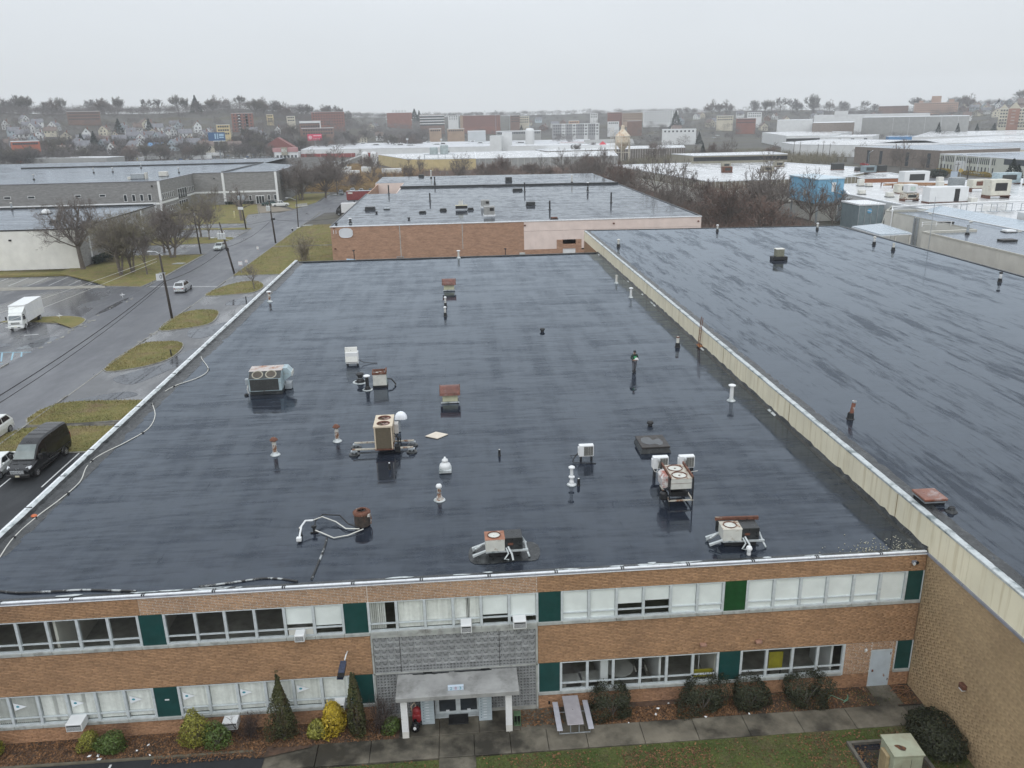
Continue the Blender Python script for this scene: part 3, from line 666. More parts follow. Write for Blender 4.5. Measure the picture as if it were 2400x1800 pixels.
def inpoly(P,poly):
 x,y=P[:,0],P[:,1];r=np.zeros(len(P),bool);n=len(poly)
 for i in range(n):
  (x1,y1),(x2,y2)=poly[i],poly[i-1]
  if y1!=y2:r^=((y1>y)!=(y2>y))&(x<(x2-x1)*(y-y1)/(y2-y1)+x1)
 return r
m_blade_w=M('winter_grass_blades',(.31,.255,.105),.85,.25,.5,(.2,.2,.065),(.48,.6),.35,island=.45)
PP=[]
for poly,n in zip(ISL,(3500,3500,5000,9000,8000,9000,12000,12000)):
 xs=[p[0]for p in poly];ys=[p[1]for p in poly];q=rnd_pts(max(min(xs),-120),max(xs),min(ys),max(ys),n,.12);PP.append(q[inpoly(q,poly)])
grass_tufts('grass',np.concatenate(PP),.14,m_blade_w)
def bricks(regions,mat,parent,axis='x',plane=0.0,L=.30,H=.0795,j=.011,dep=.012,ox=0.0):
 V=[]
 for a0,a1,z0,z1 in regions:
  nr=max(1,round((z1-z0)/H));h=(z1-z0)/nr
  for r in range(nr):
   off=(r%2)*L/2+RNG.uniform(-.01,.01)+(L/3 if r%5==3 else 0);st=np.arange(a0-off,a1,L)
   s=np.maximum(st,a0)+j/2;e=np.minimum(st+L,a1)-j/2;k=e-s>.03;s,e=s[k],e[k];n=len(s)
   zl=np.full(n,z0+r*h+j/2);zh=np.full(n,z0+(r+1)*h-j/2);p=dep+RNG.uniform(-.004,.003,n);c=.004
   f=np.zeros(n)
   q=[(s,zl,f),(e,zl,f),(e,zh,f),(s,zh,f),(s+c,zl+c,p),(e-c,zl+c,p),(e-c,zh-c,p),(s+c,zh-c,p)]
   V.append(np.stack([np.stack(t,1)for t in q],1))
 A=np.concatenate(V);n=len(A);a,z,d=A[...,0],A[...,1],A[...,2]
 v=np.stack([a,plane-d,z],-1)if axis=='x' else np.stack([plane-d,a,z],-1)
 fc=np.array([(4,5,6,7),(0,1,5,4),(1,2,6,5),(2,3,7,6),(3,0,4,7)])
 f=(fc[None]+(np.arange(n)*8)[:,None,None]).reshape(-1,4)
 o=npobj('bricks',v.reshape(-1,3),f,mat,parent,off=parent.location);o['kind']='stuff';return o
# ==========================================================
OB=thing('office_building','two-storey tan brick office building with green panels, window bands and a flat wet black roof','building',(-45,0,0))
def P(name,mb,mats,parent=None,smooth=False):return obj(name,mb,mats,parent or OB,True,smooth)
RZ=7.42
mb=MB()
mb.box(-45,0,0,.26,6.45,7.36);mb.box(-45,-26.1,0,.26,2.58,4.7);mb.box(-18.4,0,0,.26,2.58,4.7)
mb.box(-45,-26.1,0,.26,-.05,.82);mb.box(-18.4,-2.06,0,.26,-.05,.82);mb.box(-1.03,0,0,.26,-.05,.82)
mb.box(-3.45,-2.06,0,.26,.82,2.58);mb.box(-2.06,-1.03,0,.26,2.14,2.58);mb.box(-1.03,-.86,0,.26,.82,2.58)
P('wall',mb,m_mortar)
P('wall',MB().box(-45,-44.7,.26,89,-.05,7.4).box(-44.7,0,88.7,89,-.05,7.4),m_brick_side)
bricks([(-45,-36.1,6.45,7.33),(-18.4,0,6.45,7.33)],m_brick,OB)
bricks([(-45,-26.1,2.6,4.7),(-18.4,-.02,2.6,4.7)],m_brick,OB)
bricks([(-45,-26.1,0,.8),(-18.4,-2.06,0,.8),(-1.03,-.02,0,.8)],m_brick_warm,OB)
P('repointed_wall',MB().box(-36.1,-18.4,-.004,0,6.45,7.33),m_mortar_white);P('repointed_wall',MB().box(-3.45,-2.06,-.004,0,.82,2.58).box(-2.06,-1.03,-.004,0,2.16,2.58).box(-1.03,-.86,-.004,0,.82,2.58),m_mortar_white)
bricks([(-36.1,-26.1,6.45,7.33),(-26.08,-18.4,6.45,7.33),(-3.45,-2.06,.82,2.58),(-2.06,-1.03,2.16,2.58),(-1.03,-.86,.82,2.58)],m_brick,OB,plane=-.004,j=.022)
mb=MB();nx,ny=45,89
vs=[];fs=[]
rg=random.Random(3)
for jy in range(ny+1):
 for ix in range(nx+1):vs.append((-44.7+44.7*ix/nx,.1+88.8*jy/ny,RZ+(.012*math.sin(ix*.9+jy*.31)+.01*math.sin(jy*.7-ix*.4)if 0<ix<nx and 0<jy<ny else 0)))
for jy in range(ny):
 for ix in range(nx):a=jy*(nx+1)+ix;fs.append((a,a+1,a+nx+2,a+nx+1))
mb.add(vs,fs);P('roof',mb,m_roof_main,smooth=True)
mb=MB();rg=random.Random(5);Y=np.arange(0,89.01,.5)
prof=[(-44.9,7.785),(-44.74,7.77),(-44.66,7.74)]
def run(prof,ys,wob,rgn):
 m2=MB();vs=[];n=len(prof)
 for y in ys:vs+=[(x+rgn.uniform(-wob,wob),y,z+rgn.uniform(-wob,wob))for x,z in prof]
 return m2.add(vs,[(i*n+k,i*n+k+1,(i+1)*n+k+1,(i+1)*n+k)for i in range(len(ys)-1)for k in range(n-1)])
P('parapet_coping',run(prof,Y,.012,rg),m_alu);P('coping_edge',run([(-45.06,7.3),(-45.06,7.74),(-45.03,7.79),(-44.9,7.785)],Y,.003,rg),m_coping)
P('parapet_flashing',run([(-44.66,7.74),(-44.56,7.55),(-44.3,7.46),(-43.8,7.428),(-43.75,7.4)],Y,.025,rg),m_flash_dark)
y=.8
for i in range(22):
 yb=y+rg.uniform(.15,.3);P('coping_strap',MB().box(-45.075,-44.7,y,y+.09,7.31,7.795),m_flash_dark);y+=4.02
P('roof_edge',MB().box(-45.03,.0,-.045,.1,7.36,7.47),m_coping_grey)
P('drip_edge',MB().box(-45.03,.0,-.075,-.047,7.335,7.372),m_coping)
x=-45.0
while x<-.1:
 L=3.05;x2=min(x+L,-.02);z=7.47
 mb=MB();mb.extr([(-.06,z-.02),(-.06,z+.03),(-.03,z+.045),(.1,z+.01),(.1,z-.01)],'x',x+.02,x2-.03);P('gravel_stop',mb,m_coping)
 for q in(x2-.02,x2+.08):P('joint_strip',MB().box(q-.03,q+.02,-.066,.13,7.448,7.522),m_flash_dark)
 x+=L
P('cant_strip',MB().extr([(.1,7.42),(.1,7.475),(.2,7.45),(.38,7.424)],'x',-44.6,-.05),m_flash_dark)
for i in range(26):
 cx=rg.uniform(-44,-.6);cy=rg.uniform(.13,.34);w=rg.uniform(.25,1.0);h=rg.uniform(.05,.13);n=9
 pts=[]
 for k in range(n):t=2*PI*k/n;r=rg.uniform(.45,1.0);pts.append((cx+w*r*math.cos(t),cy+h*r*math.sin(t),7.484-.11*max(0,cy+h*r*math.sin(t)-.1)))
 P('flashing_patch',MB().poly(pts),m_alu)
P('back_parapet',MB().box(-45,0,88.72,89.02,7.41,7.56),m_flash_dark)
mb=MB();n=178;vs=[]
for i in range(n+1):
 y=89*i/n;top=7.62+rg.uniform(-.06,.08);vs+=[(-.32,y,7.424),(-.1+rg.uniform(-.02,.02),y,7.47),(-.02,y,top),(-.006,y,top+.01)]
mb.add(vs,[(i*4+k,i*4+k+1,i*4+5+k,i*4+4+k)for i in range(n)for k in range(3)]);P('base_flashing',mb,m_flash_dark)
for i in range(8):
 y=rg.uniform(2,88);l=rg.uniform(.5,1.4);P('flashing_patch',MB().poly([(-.27,y,7.45),(-.12,y+.1,7.5),(-.1,y+l,7.505),(-.29,y+l*.9,7.45)]),m_alu)
UZ0,UZ1,LZ0,LZ1=4.87,6.45,.97,2.58
def window(x0,x1,z0,z1,kind,transom=.40):
 """one bay: aluminium frame > pane, transom, sill, blind"""
 mb=MB();w=.062
 mb.box(x0,x0+w,-.03,.1,z0,z1);mb.box(x1-w,x1,-.03,.1,z0,z1);mb.box(x0+w,x1-w,-.01,.09,z1-.05,z1);mb.box(x0+w,x1-w,-.02,.1,z0,z0+.07)
 wn=P('window',mb,m_frame)
 if transom:
  P('transom',MB().box(x0+w,x1-w,-.012,.085,z0+transom-.02,z0+transom+.02),m_frame,wn)
 P('pane',MB().poly([(x0+w,.05,z0+.07),(x1-w,.05,z0+.07),(x1-w,.05,z1-.05),(x0+w,.05,z1-.05)]),m_pane,wn)
 P('sill',MB().bbox(x0+.006,x1-.006,-.07,.12,z0-.165,z0-.002,.012),m_sill,wn)
 a,b=x0+w+.01,x1-w-.01
 if kind[0]=='r':
  lo=float(kind[1:])if len(kind)>1 else 0.0
  P('roller_blind',MB().box(a,b,.066,.07,z0+.07+lo,z1-.05).box(a,b,.064,.085,z0+.07+lo,z0+.095+lo),m_blind,wn)
 elif kind[0]=='v':
  mb=MB();n=13;op=kind[1:];st=(b-a)/n
  for i in range(n):
   if 'h' in op and i>=8:break
   c=a+st*(i+.5);ang={'o':1.05,'h':.9,'s':.5}.get(op[:1],.22)+random.uniform(-.1,.1)
   if 'g' in op and i in(6,7):ang=1.0
   dx,dy=st*.56*math.cos(ang),st*.56*math.sin(ang);sk=random.uniform(-.012,.012)
   mb.poly([(c-dx,.13-dy,z0+.09),(c+dx,.13+dy,z0+.09),(c+dx+sk,.13+dy,z1-.06),(c-dx+sk,.13-dy,z1-.06)])
  P('vertical_blind',mb,m_vblind,wn)
 return wn
def panel(x0,x1,z0,z1,mat=m_green):
 p=P('spandrel_panel',MB().box(x0+.05,x1-.05,-.005,.06,z0,z1),mat)
 P('panel_frame',MB().box(x0,x0+.048,-.03,.08,z0,z1),m_frame,p);P('panel_frame',MB().box(x1-.048,x1,-.03,.08,z0,z1),m_frame,p)
 P('sill',MB().bbox(x0+.006,x1-.006,-.07,.12,z0-.165,z0-.002,.012),m_sill,p)
 return p
U=[(-45,-44.05,'n'),(-44.05,-42.77,'n'),(-42.77,-41.49,'n'),(-41.49,-40.19,'n'),(-40.19,-38.88,'n'),(-38.88,-37.56,'n'),(-37.56,-36.26,'n'),(-36.26,-35.12,'G'),(-35.12,-33.77,'n'),(-33.77,-32.48,'n'),(-32.48,-31.17,'n'),(-31.17,-29.86,'n'),(-29.86,-28.57,'r.55'),(-28.57,-27.26,'r.42'),(-27.26,-26.1,'G'),(-26.1,-24.84,'vh'),(-24.84,-23.56,'v'),(-23.56,-22.27,'v'),(-22.27,-20.99,'vg'),(-20.99,-19.7,'r.46'),(-19.7,-18.4,'r.35'),(-18.4,-17.26,'G'),(-17.26,-15.99,'r'),(-15.99,-14.71,'r'),(-14.71,-13.44,'r.62'),(-13.44,-12.16,'r.72'),(-12.16,-10.89,'r'),(-10.89,-9.66,'r'),(-9.66,-8.53,'g'),(-8.53,-7.24,'r'),(-7.24,-5.96,'r'),(-5.96,-4.68,'r'),(-4.68,-3.4,'r'),(-3.4,-2.1,'r'),(-2.1,-.86,'R'),(-.86,-.01,'G')]
Lw=[(-45,-43.9,'vs'),(-43.9,-42.6,'vo'),(-42.6,-41.33,'vo'),(-41.33,-40.05,'vg'),(-40.05,-38.77,'vg'),(-38.77,-37.48,'v'),(-37.48,-36.2,'v'),(-36.2,-35.04,'G'),(-35.04,-33.73,'v'),(-33.73,-32.4,'v'),(-32.4,-31.12,'v'),(-31.12,-29.84,'v'),(-29.84,-28.55,'vs'),(-28.55,-27.26,'v'),(-27.26,-26.1,'G'),(-18.4,-17.31,'G'),(-17.31,-16.04,'n'),(-16.04,-14.79,'n'),(-14.79,-13.49,'n'),(-13.49,-12.2,'n'),(-12.2,-10.93,'n'),(-10.93,-9.7,'n'),(-9.7,-8.56,'G'),(-8.56,-7.3,'n'),(-7.3,-6.02,'n'),(-6.02,-4.77,'n'),(-4.77,-3.47,'n'),(-.86,-.01,'G')]
PEN=[]
for row,z0,z1 in((U,UZ0,UZ1),(Lw,LZ0,LZ1)):
 for x0,x1,k in row:
  if k in 'Gg':p=panel(x0,x1,z0,z1,m_green2 if k=='g' else m_green)
  else:window(x0,x1,z0,z1,'r' if k=='R' else k,0 if k=='R' else .40)
P('panel_frame',MB().box(-3.47,-3.4,-.03,.1,.82,2.58),m_frame)
obj('number_plate',MB().box(-35.72,-35.52,-.012,-.006,1.86,1.93),m_white,OB,True)
m_pen=M('pale_pennant',(.8,.83,.85),.5,.08,3);m_pen2=M('teal_emblem',(.05,.28,.36),.5,.2,5)
for x in(-42.45,-39.9,-37.3,-34.9,-32.3,-29.7):
 pn=P('pennant_sticker',MB().add([(x,.04,1.78),(x,.04,2.2),(x+.56,.04,1.98),(x,.046,1.78),(x,.046,2.2),(x+.56,.046,1.98)],[(0,2,1),(3,4,5),(0,1,4,3),(1,2,5,4),(2,0,3,5)]),m_pen)
 P('emblem',MB().disc((x+.17,.036,2.0),.075,12,'y',None,.055),m_pen2,pn)
mb=MB();mb.box(-44.7,-.3,.3,9,3.55,3.78);mb.box(-44.7,-.3,.3,9,-.02,.1);P('interior_floor',mb,m_int_floor)
mb=MB();mb.box(-44.7,-.3,.3,9,6.55,6.7);mb.box(-44.7,-.3,.27,9,2.75,2.9);P('interior_ceiling',mb,m_int_wall)
mb=MB();mb.box(-44.7,-.3,9,9.15,.1,6.6)
for x in(-40.0,-36.2,-26.1,-18.4,-9.6,-.3):mb.box(x-.06,x+.06,.27,9,3.78,6.55)
for x in(-36.2,-26.1,-18.4,-9.7,-.3):mb.box(x-.06,x+.06,.27,9,.1,2.75)
P('interior_wall',mb,m_int_wall)
mb=MB();mb.box(-15.35,-14.98,.28,.75,.1,2.7);mb.box(-15.2,-15.1,.75,5,.1,2.7);mb.box(-12.5,-12.4,.28,6,.1,2.7);mb.box(-3.95,-3.85,.28,2.4,.1,2.7);P('partition',mb,m_int_white)
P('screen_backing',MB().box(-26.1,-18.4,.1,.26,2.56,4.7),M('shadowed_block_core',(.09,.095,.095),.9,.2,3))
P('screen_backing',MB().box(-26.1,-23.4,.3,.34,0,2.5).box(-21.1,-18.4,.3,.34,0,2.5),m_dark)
m_block=M('grey_lattice_block',(.37,.38,.38),.85,.18,2,(.2,.21,.2),(.55,.7),1.0,rand=.25,bmp=.2,bsc=25)
def block_mesh(w,h,full):
 mb=MB();b=.022;d0,d1=-.02,.085
 mb.box(-w/2,w/2,d0,d1,-h/2,-h/2+b);mb.box(-w/2,w/2,d0,d1,h/2-b,h/2);mb.box(-w/2,-w/2+b,d0,d1,-h/2+b,h/2-b);mb.box(w/2-b,w/2,d0,d1,-h/2+b,h/2-b)
 n=12;r=min(w,h)/2-.008;t=.04
 if full:
  for k in range(n):
   a,c=2*PI*k/n,2*PI*(k+1)/n;p=lambda q,rr,y:(rr*math.cos(q),y,rr*math.sin(q))
   mb.add([p(a,r,d0-.012),p(c,r,d0-.012),p(c,r-t,d0-.012),p(a,r-t,d0-.012),p(a,r-t,d1),p(c,r-t,d1)],[(0,1,2,3),(3,2,5,4)])
  mb.add([(-.085,.06,-.085),(.085,.06,-.085),(.085,.06,.085),(-.085,.06,.085),(0,-.01,0)],[(0,1,4),(1,2,4),(2,3,4),(3,0,4)])
 else:
  for cx,cz in((-w/2,-h/2),(w/2,-h/2),(w/2,h/2),(-w/2,h/2)):
   pts=[]
   for k in range(6):
    a=(math.atan2(-cz,-cx)-.78)+1.56*k/5;pts.append((cx+w*.62*math.cos(a),cz+h*.62*math.sin(a)))
   for k in range(5):
    (x0,z0),(x1,z1)=pts[k],pts[k+1];dx,dz=x1-x0,z1-z0;L=math.hypot(dx,dz);ox,oz=-dz/L*.014,dx/L*.014
    mb.add([(x0-ox,d0,z0-oz),(x1-ox,d0,z1-oz),(x1+ox,d0,z1+oz),(x0+ox,d0,z0+oz),(x0-ox,d1,z0-oz),(x1-ox,d1,z1-oz),(x1+ox,d1,z1+oz),(x0+ox,d1,z0+oz)],[(0,1,2,3),(0,1,5,4),(2,3,7,6)])
 me=bpy.data.meshes.new('lattice_block');me.from_pydata(mb.v,[],mb.f);me.materials.append(m_block);me.update();return me
bwid=7.5/24;bh=1.92/6
ma,mbk=block_mesh(bwid-.006,bh-.006,True),block_mesh(bwid-.006,bh-.006,False)
def blk(me,x,z):
 o=bpy.data.objects.new('lattice_block',me);COL.objects.link(o);o.parent=OB;o.location=(x+45,0.0,z)
for r in range(6):
 for c in range(24):blk(ma if r else mbk,-26.0+bwid*(c+.5),2.62+bh*(r+.5))
for r in range(7):
 for c in range(24):
  x=-26.0+bwid*(c+.5)
  if x<-23.95 or x>-20.75:blk(mbk,x,.25+bh*(r+.5))
P('screen_frame',MB().box(-26.1,-18.4,-.06,.1,4.555,4.70).box(-26.1,-18.4,-.05,.1,2.545,2.612).box(-26.11,-26.02,-.05,.1,.0,4.55).box(-18.49,-18.4,-.05,.1,0,4.55),m_sill)
P('screen_plinth',MB().box(-26.02,-23.4,-.03,.25,-.05,.24).box(-21.1,-18.5,-.03,.25,-.05,.24),m_concrete)
for x in(-24.8,-20.2):P('screen_joint',MB().box(x-.012,x+.012,-.035,.09,2.62,4.55),M('dark_joint',(.05,.05,.05),.9))
can=P('canopy',MB().bbox(-25.0,-19.42,-1.72,-.06,2.26,2.5,.02),M('stained_concrete_canopy',(.31,.31,.30),.75,.2,1.2,(.16,.16,.15),(.54,.72),.9,bmp=.2,bsc=20))
rg=random.Random(8)
for x0,x1 in((-24.3,-22.6),(-22.35,-20.6)):
 pts=[(x0,-.07,2.504)];n=10
 for k in range(n+1):pts.append((x0+(x1-x0)*k/n,-.14-rg.uniform(0,.07)*math.sin(PI*k/n),2.504))
 pts.append((x1,-.07,2.504));P('torn_roofing',MB().poly(pts),m_flash_dark,can)
for xc in(-24.68,-19.9):
 cl=P('column',MB().box(xc-.14,xc+.14,-1.44,-1.16,-.05,2.26),m_mortar_white)
 for k in range(28):
  z=k*.0805;P('brick',MB().bbox(xc-.15,xc+.15,-1.45,-1.15,z+.004+.02*(k==0),z+.0745,.006),m_white if z>.35 else m_offwhite,cl)
sg=P('address_sign',MB().bbox(-22.65,-21.93,-1.42,-1.3,2.5,2.74,.012),M('pale_blue_sign',(.5,.58,.66),.4,.08,3))
for ch,x,c in(('2',-22.5,m_pen2),('8',-22.29,M('faded_red_numeral',(.35,.2,.27),.5)),('3',-22.08,m_pen2)):
 t=text(ch,.22,c,sg,(x,-1.424,2.62),(PI/2,0,0),'numeral',.003,True)
fr=P('door_frame',MB().box(-23.35,-23.22,-.02,.1,.1,2.4).box(-21.28,-21.15,-.02,.1,.1,2.4).box(-23.22,-21.28,-.02,.1,2.2,2.4).box(-22.29,-22.21,-.02,.1,.1,2.2).box(-23.35,-21.15,-.3,.12,.0,.1),m_frame)
P('fanlight_wall',MB().box(-23.4,-21.1,.1,.26,2.2,2.5),m_sill)
for x0,x1,hx in((-23.22,-22.29,-22.4),(-22.21,-21.28,-22.1)):
 d=P('entrance_door',MB().box(x0,x0+.07,-.005,.06,.1,2.2).box(x1-.07,x1,-.005,.06,.1,2.2).box(x0+.07,x1-.07,-.005,.06,.1,.2).box(x0+.07,x1-.07,-.005,.06,2.12,2.2),m_frame)
 P('glass',MB().box(x0+.07,x1-.07,.02,.035,.2,2.12),m_win_dark,d)
 P('handle',MB().box(hx-.035,hx+.035,-.06,-.006,1.1,1.55),m_coping,d);P('push_plate',MB().box((x0+x1)/2-.08,(x0+x1)/2+.08,-.02,.0,.2,.29),m_coping,d)
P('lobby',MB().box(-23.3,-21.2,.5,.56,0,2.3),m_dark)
m_mail=M('pale_blue_grey_mailboxes',(.40,.46,.49),.5,.1,2)
for x0 in(-23.98,-21.28):
 b=P('mailbox_panel',MB().bbox(x0,x0+.62,-.66,-.5,.08,1.62,.012),m_mail)
 for r in range(9):
  z=.2+r*.155
  P('mail_slot',MB().box(x0+.22,x0+.38,-.666,-.658,z+.06,z+.085),m_coping,b);P('slot_number',MB().box(x0+.09,x0+.14,-.664,-.657,z+.05,z+.1),M('dark_blue_grey',(.12,.17,.2),.5),b)
  if r:P('panel_seam',MB().box(x0+.06,x0+.56,-.6635,-.6575,z-.008,z-.003),M('mail_seam',(.2,.24,.26),.6),b)
 P('support',MB().box(x0+.05,x0+.57,-.6,-.02,1.62,1.7),m_frame,b)
d=P('service_door',MB().box(-2.03,-1.07,-.03,.05,.02,2.1),M('rust_flecked_pale_door',(.46,.52,.56),.5,.08,2,(.25,.12,.06),(.63,.7),3.2))
P('door_frame',MB().box(-2.08,-2.032,-.035,.1,0,2.15).box(-1.068,-1.02,-.035,.1,0,2.15).box(-2.032,-1.068,-.035,.1,2.102,2.15),m_frame,d)
P('handle',MB().box(-1.94,-1.86,-.06,-.031,.9,1.02),m_rust,d)
for z in(.35,1.85):P('hinge',MB().box(-1.1,-1.06,-.045,-.03,z,z+.12),m_rust,d)
for x,z in((-10.5,3.13),(-7.8,3.11)):
 P('wall_light',MB().bbox(x-.16,x+.16,-.22,0,z-.07,z+.07,.03),M('rusty_pink_light',(.3,.17,.12),.7,.3,5))
l=P('wall_light',MB().box(-2.44,-2.36,-.1,-.016,2.12,2.24),m_offwhite);P('lamp_glass',MB().lathe([(.0,0),(.05,.02),(.06,.08),(.04,.14)],10,(-2.4,-.12,2.18)),m_white,l)
fl=P('flood_light',MB().box(-.72,-.5,-.08,-.012,6.88,7.02),m_coping_grey);P('lamp_head',MB().lathe([(.03,0),(.07,.06),(.08,.14)],10,(-.66,-.14,6.82)),m_white,fl);P('lamp_head',MB().lathe([(.03,0),(.07,.06),(.08,.14)],10,(-.52,-.14,6.86)),m_black,fl)
P('downpipe_cap',MB().box(-17.92,-17.84,-.1,-.012,.3,.42),m_black);P('tap',MB().box(-35.2,-35.12,-.1,-.012,.28,.42),m_black)
sl_=thing('solar_lamp','dark solar-panel lamp leaning out from the brick band above the left conifer','lamp',(-27.2,0,3.8))
obj('arm',MB().tube([(0,0,.12),(-.02,-.35,.2),(-.06,-.62,.1)],.03,8),m_white,sl_)
h=MB().box(-.14,.14,-.44,.44,-.03,.03);obj('solar_panel',h,M('navy_solar_cells',(.012,.02,.05),.2,.3,6),sl_).location=(-.16,-1.02,-.12);sl_.children[-1].rotation_euler=(.42,.0,-.12)
obj('panel_edge',MB().box(-.16,.16,-.46,.46,-.045,-.031),m_black,sl_).location=(-.16,-1.02,-.12);sl_.children[-1].rotation_euler=(.42,.0,-.12)
def window_ac(label,x,y,z,w=.44,d=.42,h=.36,rz=0.0,grille_side=False):
 t=thing('window_air_conditioner',label,'air conditioner',(x,y,z),rz,'window air conditioners on the front wall')
 obj('casing',MB().bbox(-w/2,w/2,-d,.06,0,h,.02),m_white,t)
 mb=MB();mb.box(-w/2+.04,w/2-.04,-d-.004,-d+.002,.05,h-.07);obj('grille',mb,m_coil_dark,t)
 for k in range(6):obj('fin',MB().box(-w/2+.05,w/2-.05,-d-.012,-d-.005,.06+k*.04,.07+k*.04),m_white,t)
 obj('bracket',MB().box(-w/2+.05,-w/2+.09,-d*.7,0,-.05,0).box(w/2-.09,w/2-.05,-d*.7,0,-.05,0),m_steel,t);return t
window_ac('white air conditioner on a boxed panel below the half-lowered blind, upper left',-29.2,-.05,4.88)
window_ac('white air conditioner tilted down under the slatted blinds above the lattice screen',-21.7,-.05,4.88,.5,.5,.42)
window_ac('white air conditioner beside the first right-hand green panel on the upper sill',-19.25,-.05,4.9,.6,.45,.42)
window_ac('large white air conditioner on the lower sill above the olive round shrub',-39.65,-.06,.98,.72,.6,.42)
window_ac('white air conditioner stuck through the low brick wall beside the left conifer',-32.8,-.02,.42,.68,.55,.42)
window_ac('white air conditioner half hidden behind the right conifer',-27.75,-.06,.98,.5,.45,.42)
P('infill_panel',MB().box(-29.75,-28.65,.02,.05,4.95,5.3),m_offwhite)
m_desk=M('pale_grey_desk',(.42,.42,.40),.5,.1,2)
def desk(label,x,y,rz=0):
 t=thing('office_desk',label,'desk',(x,y,.1),rz)
 obj('desk_top',MB().box(-.6,.6,-.35,.35,.70,.74),m_desk,t);obj('pedestal',MB().box(-.58,-.2,-.32,.32,0,.7),m_desk,t);obj('leg',MB().box(.54,.58,-.32,.32,0,.7),m_desk,t)
 for k in range(3):obj('drawer',MB().box(-.56,-.22,-.335,-.322,.05+k*.22,.23+k*.22),m_offwhite,t)
desk('pale grey office desk behind the first clear ground-floor pane beside the green panel',-16.75,1.0);desk('pale grey drawer unit desk next to the white partition indoors',-15.65,1.15,.1)
t=thing('meeting_table','round-edged grey table indoors, third ground-floor pane','table',(-14.2,1.6,.1));obj('table_top',MB().lathe([(0,.72),(.75,.72),(.75,.75),(0,.75)],20),m_desk,t);obj('leg',MB().cyl(0,0,0,.72,.04),m_steel,t)
t=thing('office_chair','dark office chair with pale armrests behind the fourth ground-floor pane','chair',(-13.1,1.5,.1));obj('seat',MB().bbox(-.25,.25,-.25,.25,.42,.5,.03),m_black,t);obj('backrest',MB().bbox(-.24,.24,.22,.28,.5,1.0,.03),m_black,t)
for sx in(-.3,.26):obj('armrest',MB().box(sx,sx+.06,-.2,.2,.64,.69),m_offwhite,t)
obj('base',MB().cyl(0,0,0,.42,.03).box(-.3,.3,-.03,.03,.02,.06).box(-.03,.03,-.3,.3,.02,.06),m_black,t)
t=thing('floor_lamp','thin pale pole lamp in the dark room left of the ground-floor green panel','lamp',(-10.3,1.0,.1));obj('pole',MB().cyl(0,0,0,1.6,.025),m_white,t);obj('base',MB().cyl(0,0,0,.03,.16),m_white,t)
t=thing('yellow_board','olive-yellow board leaning inside the dark ground-floor window','board',(-6.6,.5,.1));obj('board_face',MB().box(-.35,.35,0,.03,.9,1.9),M('olive_yellow_board',(.3,.26,.02),.6),t);obj('stand',MB().box(-.3,-.26,0,.04,0,.9).box(.26,.3,0,.04,0,.9),m_black,t)
t=thing('yellow_sheet','yellow sheet standing low behind the window left of the ground-floor green panel','sheet',(-10.3,.35,.1));obj('sheet_face',MB().box(-.5,.5,0,.01,.85,1.3),M('olive_yellow_board',(.3,.26,.02),.6),t)
# ==========================================================
RB=thing('long_building','long building with buff brick wall, stained cream parapet and huge ponded black roof','building',(0,-45,0))
def Q(name,mb,mats,parent=None,smooth=False):return obj(name,mb,mats,parent or RB,True,smooth)
TZ=9.05
Q('wall',MB().box(.012,.3,-45,-.0,-.05,7.3).box(.3,42,-45,-44.7,-.05,7.3).box(41.7,42,-44.7,100.3,-.05,8.9),m_mortar_buff)
bricks([(-24,-.0,0,7.28)],m_brick_buff,RB,'y',.012)
Q('wall',MB().box(.02,.3,0,102.4,-.05,7.38),m_brick_side)
Q('far_wall',MB().add([(.3,102.4,-.05),(42,99,-.05),(42,99,8.9),(.3,102.4,8.9)],[(0,1,2,3)]),m_brick_side)
y=-45.0
rg=random.Random(4)
while y<102.3:
 y2=min(y+6.02,102.4);Q('parapet_panel',MB().box(0.0+rg.uniform(-.004,.004),.24,y+.006,y2-.006,7.44,8.98),m_cream);y=y2
Q('ledge_flashing',MB().box(-.05,.2,-45,-.08,7.3,7.435),m_coping_grey)
def runy(prof,ys,wob,rgn):
 m2=MB();vs=[];n=len(prof)
 for yy in ys:vs+=[(x+rgn.uniform(-wob,wob),yy,z+rgn.uniform(-wob,wob)*.5)for x,z in prof]
 return m2.add(vs,[(i*n+k,i*n+k+1,(i+1)*n+k+1,(i+1)*n+k)for i in range(len(ys)-1)for k in range(n-1)])
Q('parapet_coping',runy([(-.02,8.97),(-.02,9.07),(.03,9.1),(.3,9.09)],np.arange(-45,102.5,.7),.008,rg),m_alu)
Q('parapet_flashing',runy([(.3,9.09),(.62,9.065),(.9,9.055)],np.arange(-45,102.5,.5),.035,rg),m_flash_dark)
Q('roof',MB().add([(.3,-45,TZ),(42,-45,TZ),(42,99,TZ),(.3,102.4,TZ),(21,-45,TZ),(21,100.7,TZ)],[(0,4,5,3),(4,1,2,5)]),m_roof_right)
mb=MB();mb.box(41.8,42.1,-45,99,8.9,9.12);mb.add([(.2,102.5,8.9),(42,99.1,8.9),(42,98.9,8.9),(.2,102.2,8.9),(.2,102.5,9.12),(42,99.1,9.12),(42,98.9,9.12),(.2,102.2,9.12)],[(4,5,6,7),(0,1,5,4),(2,3,7,6)])
Q('roof_edge',mb,m_flash_dark)
wl=Q('wall_light',MB().bbox(-.22,0.0,-4.2,-3.85,2.95,3.2,.04),m_rust)
Q('lamp_glass',MB().box(-.2,-.04,-4.15,-3.9,2.9,2.948),m_white,wl)
mb=MB()
for i in range(7):y=3+i*13.5;mb.box(-.02,-.0045,y,y+.03,7.5,8.95)
Q('panel_joint',mb,M('brown_joint',(.25,.18,.09),.8))
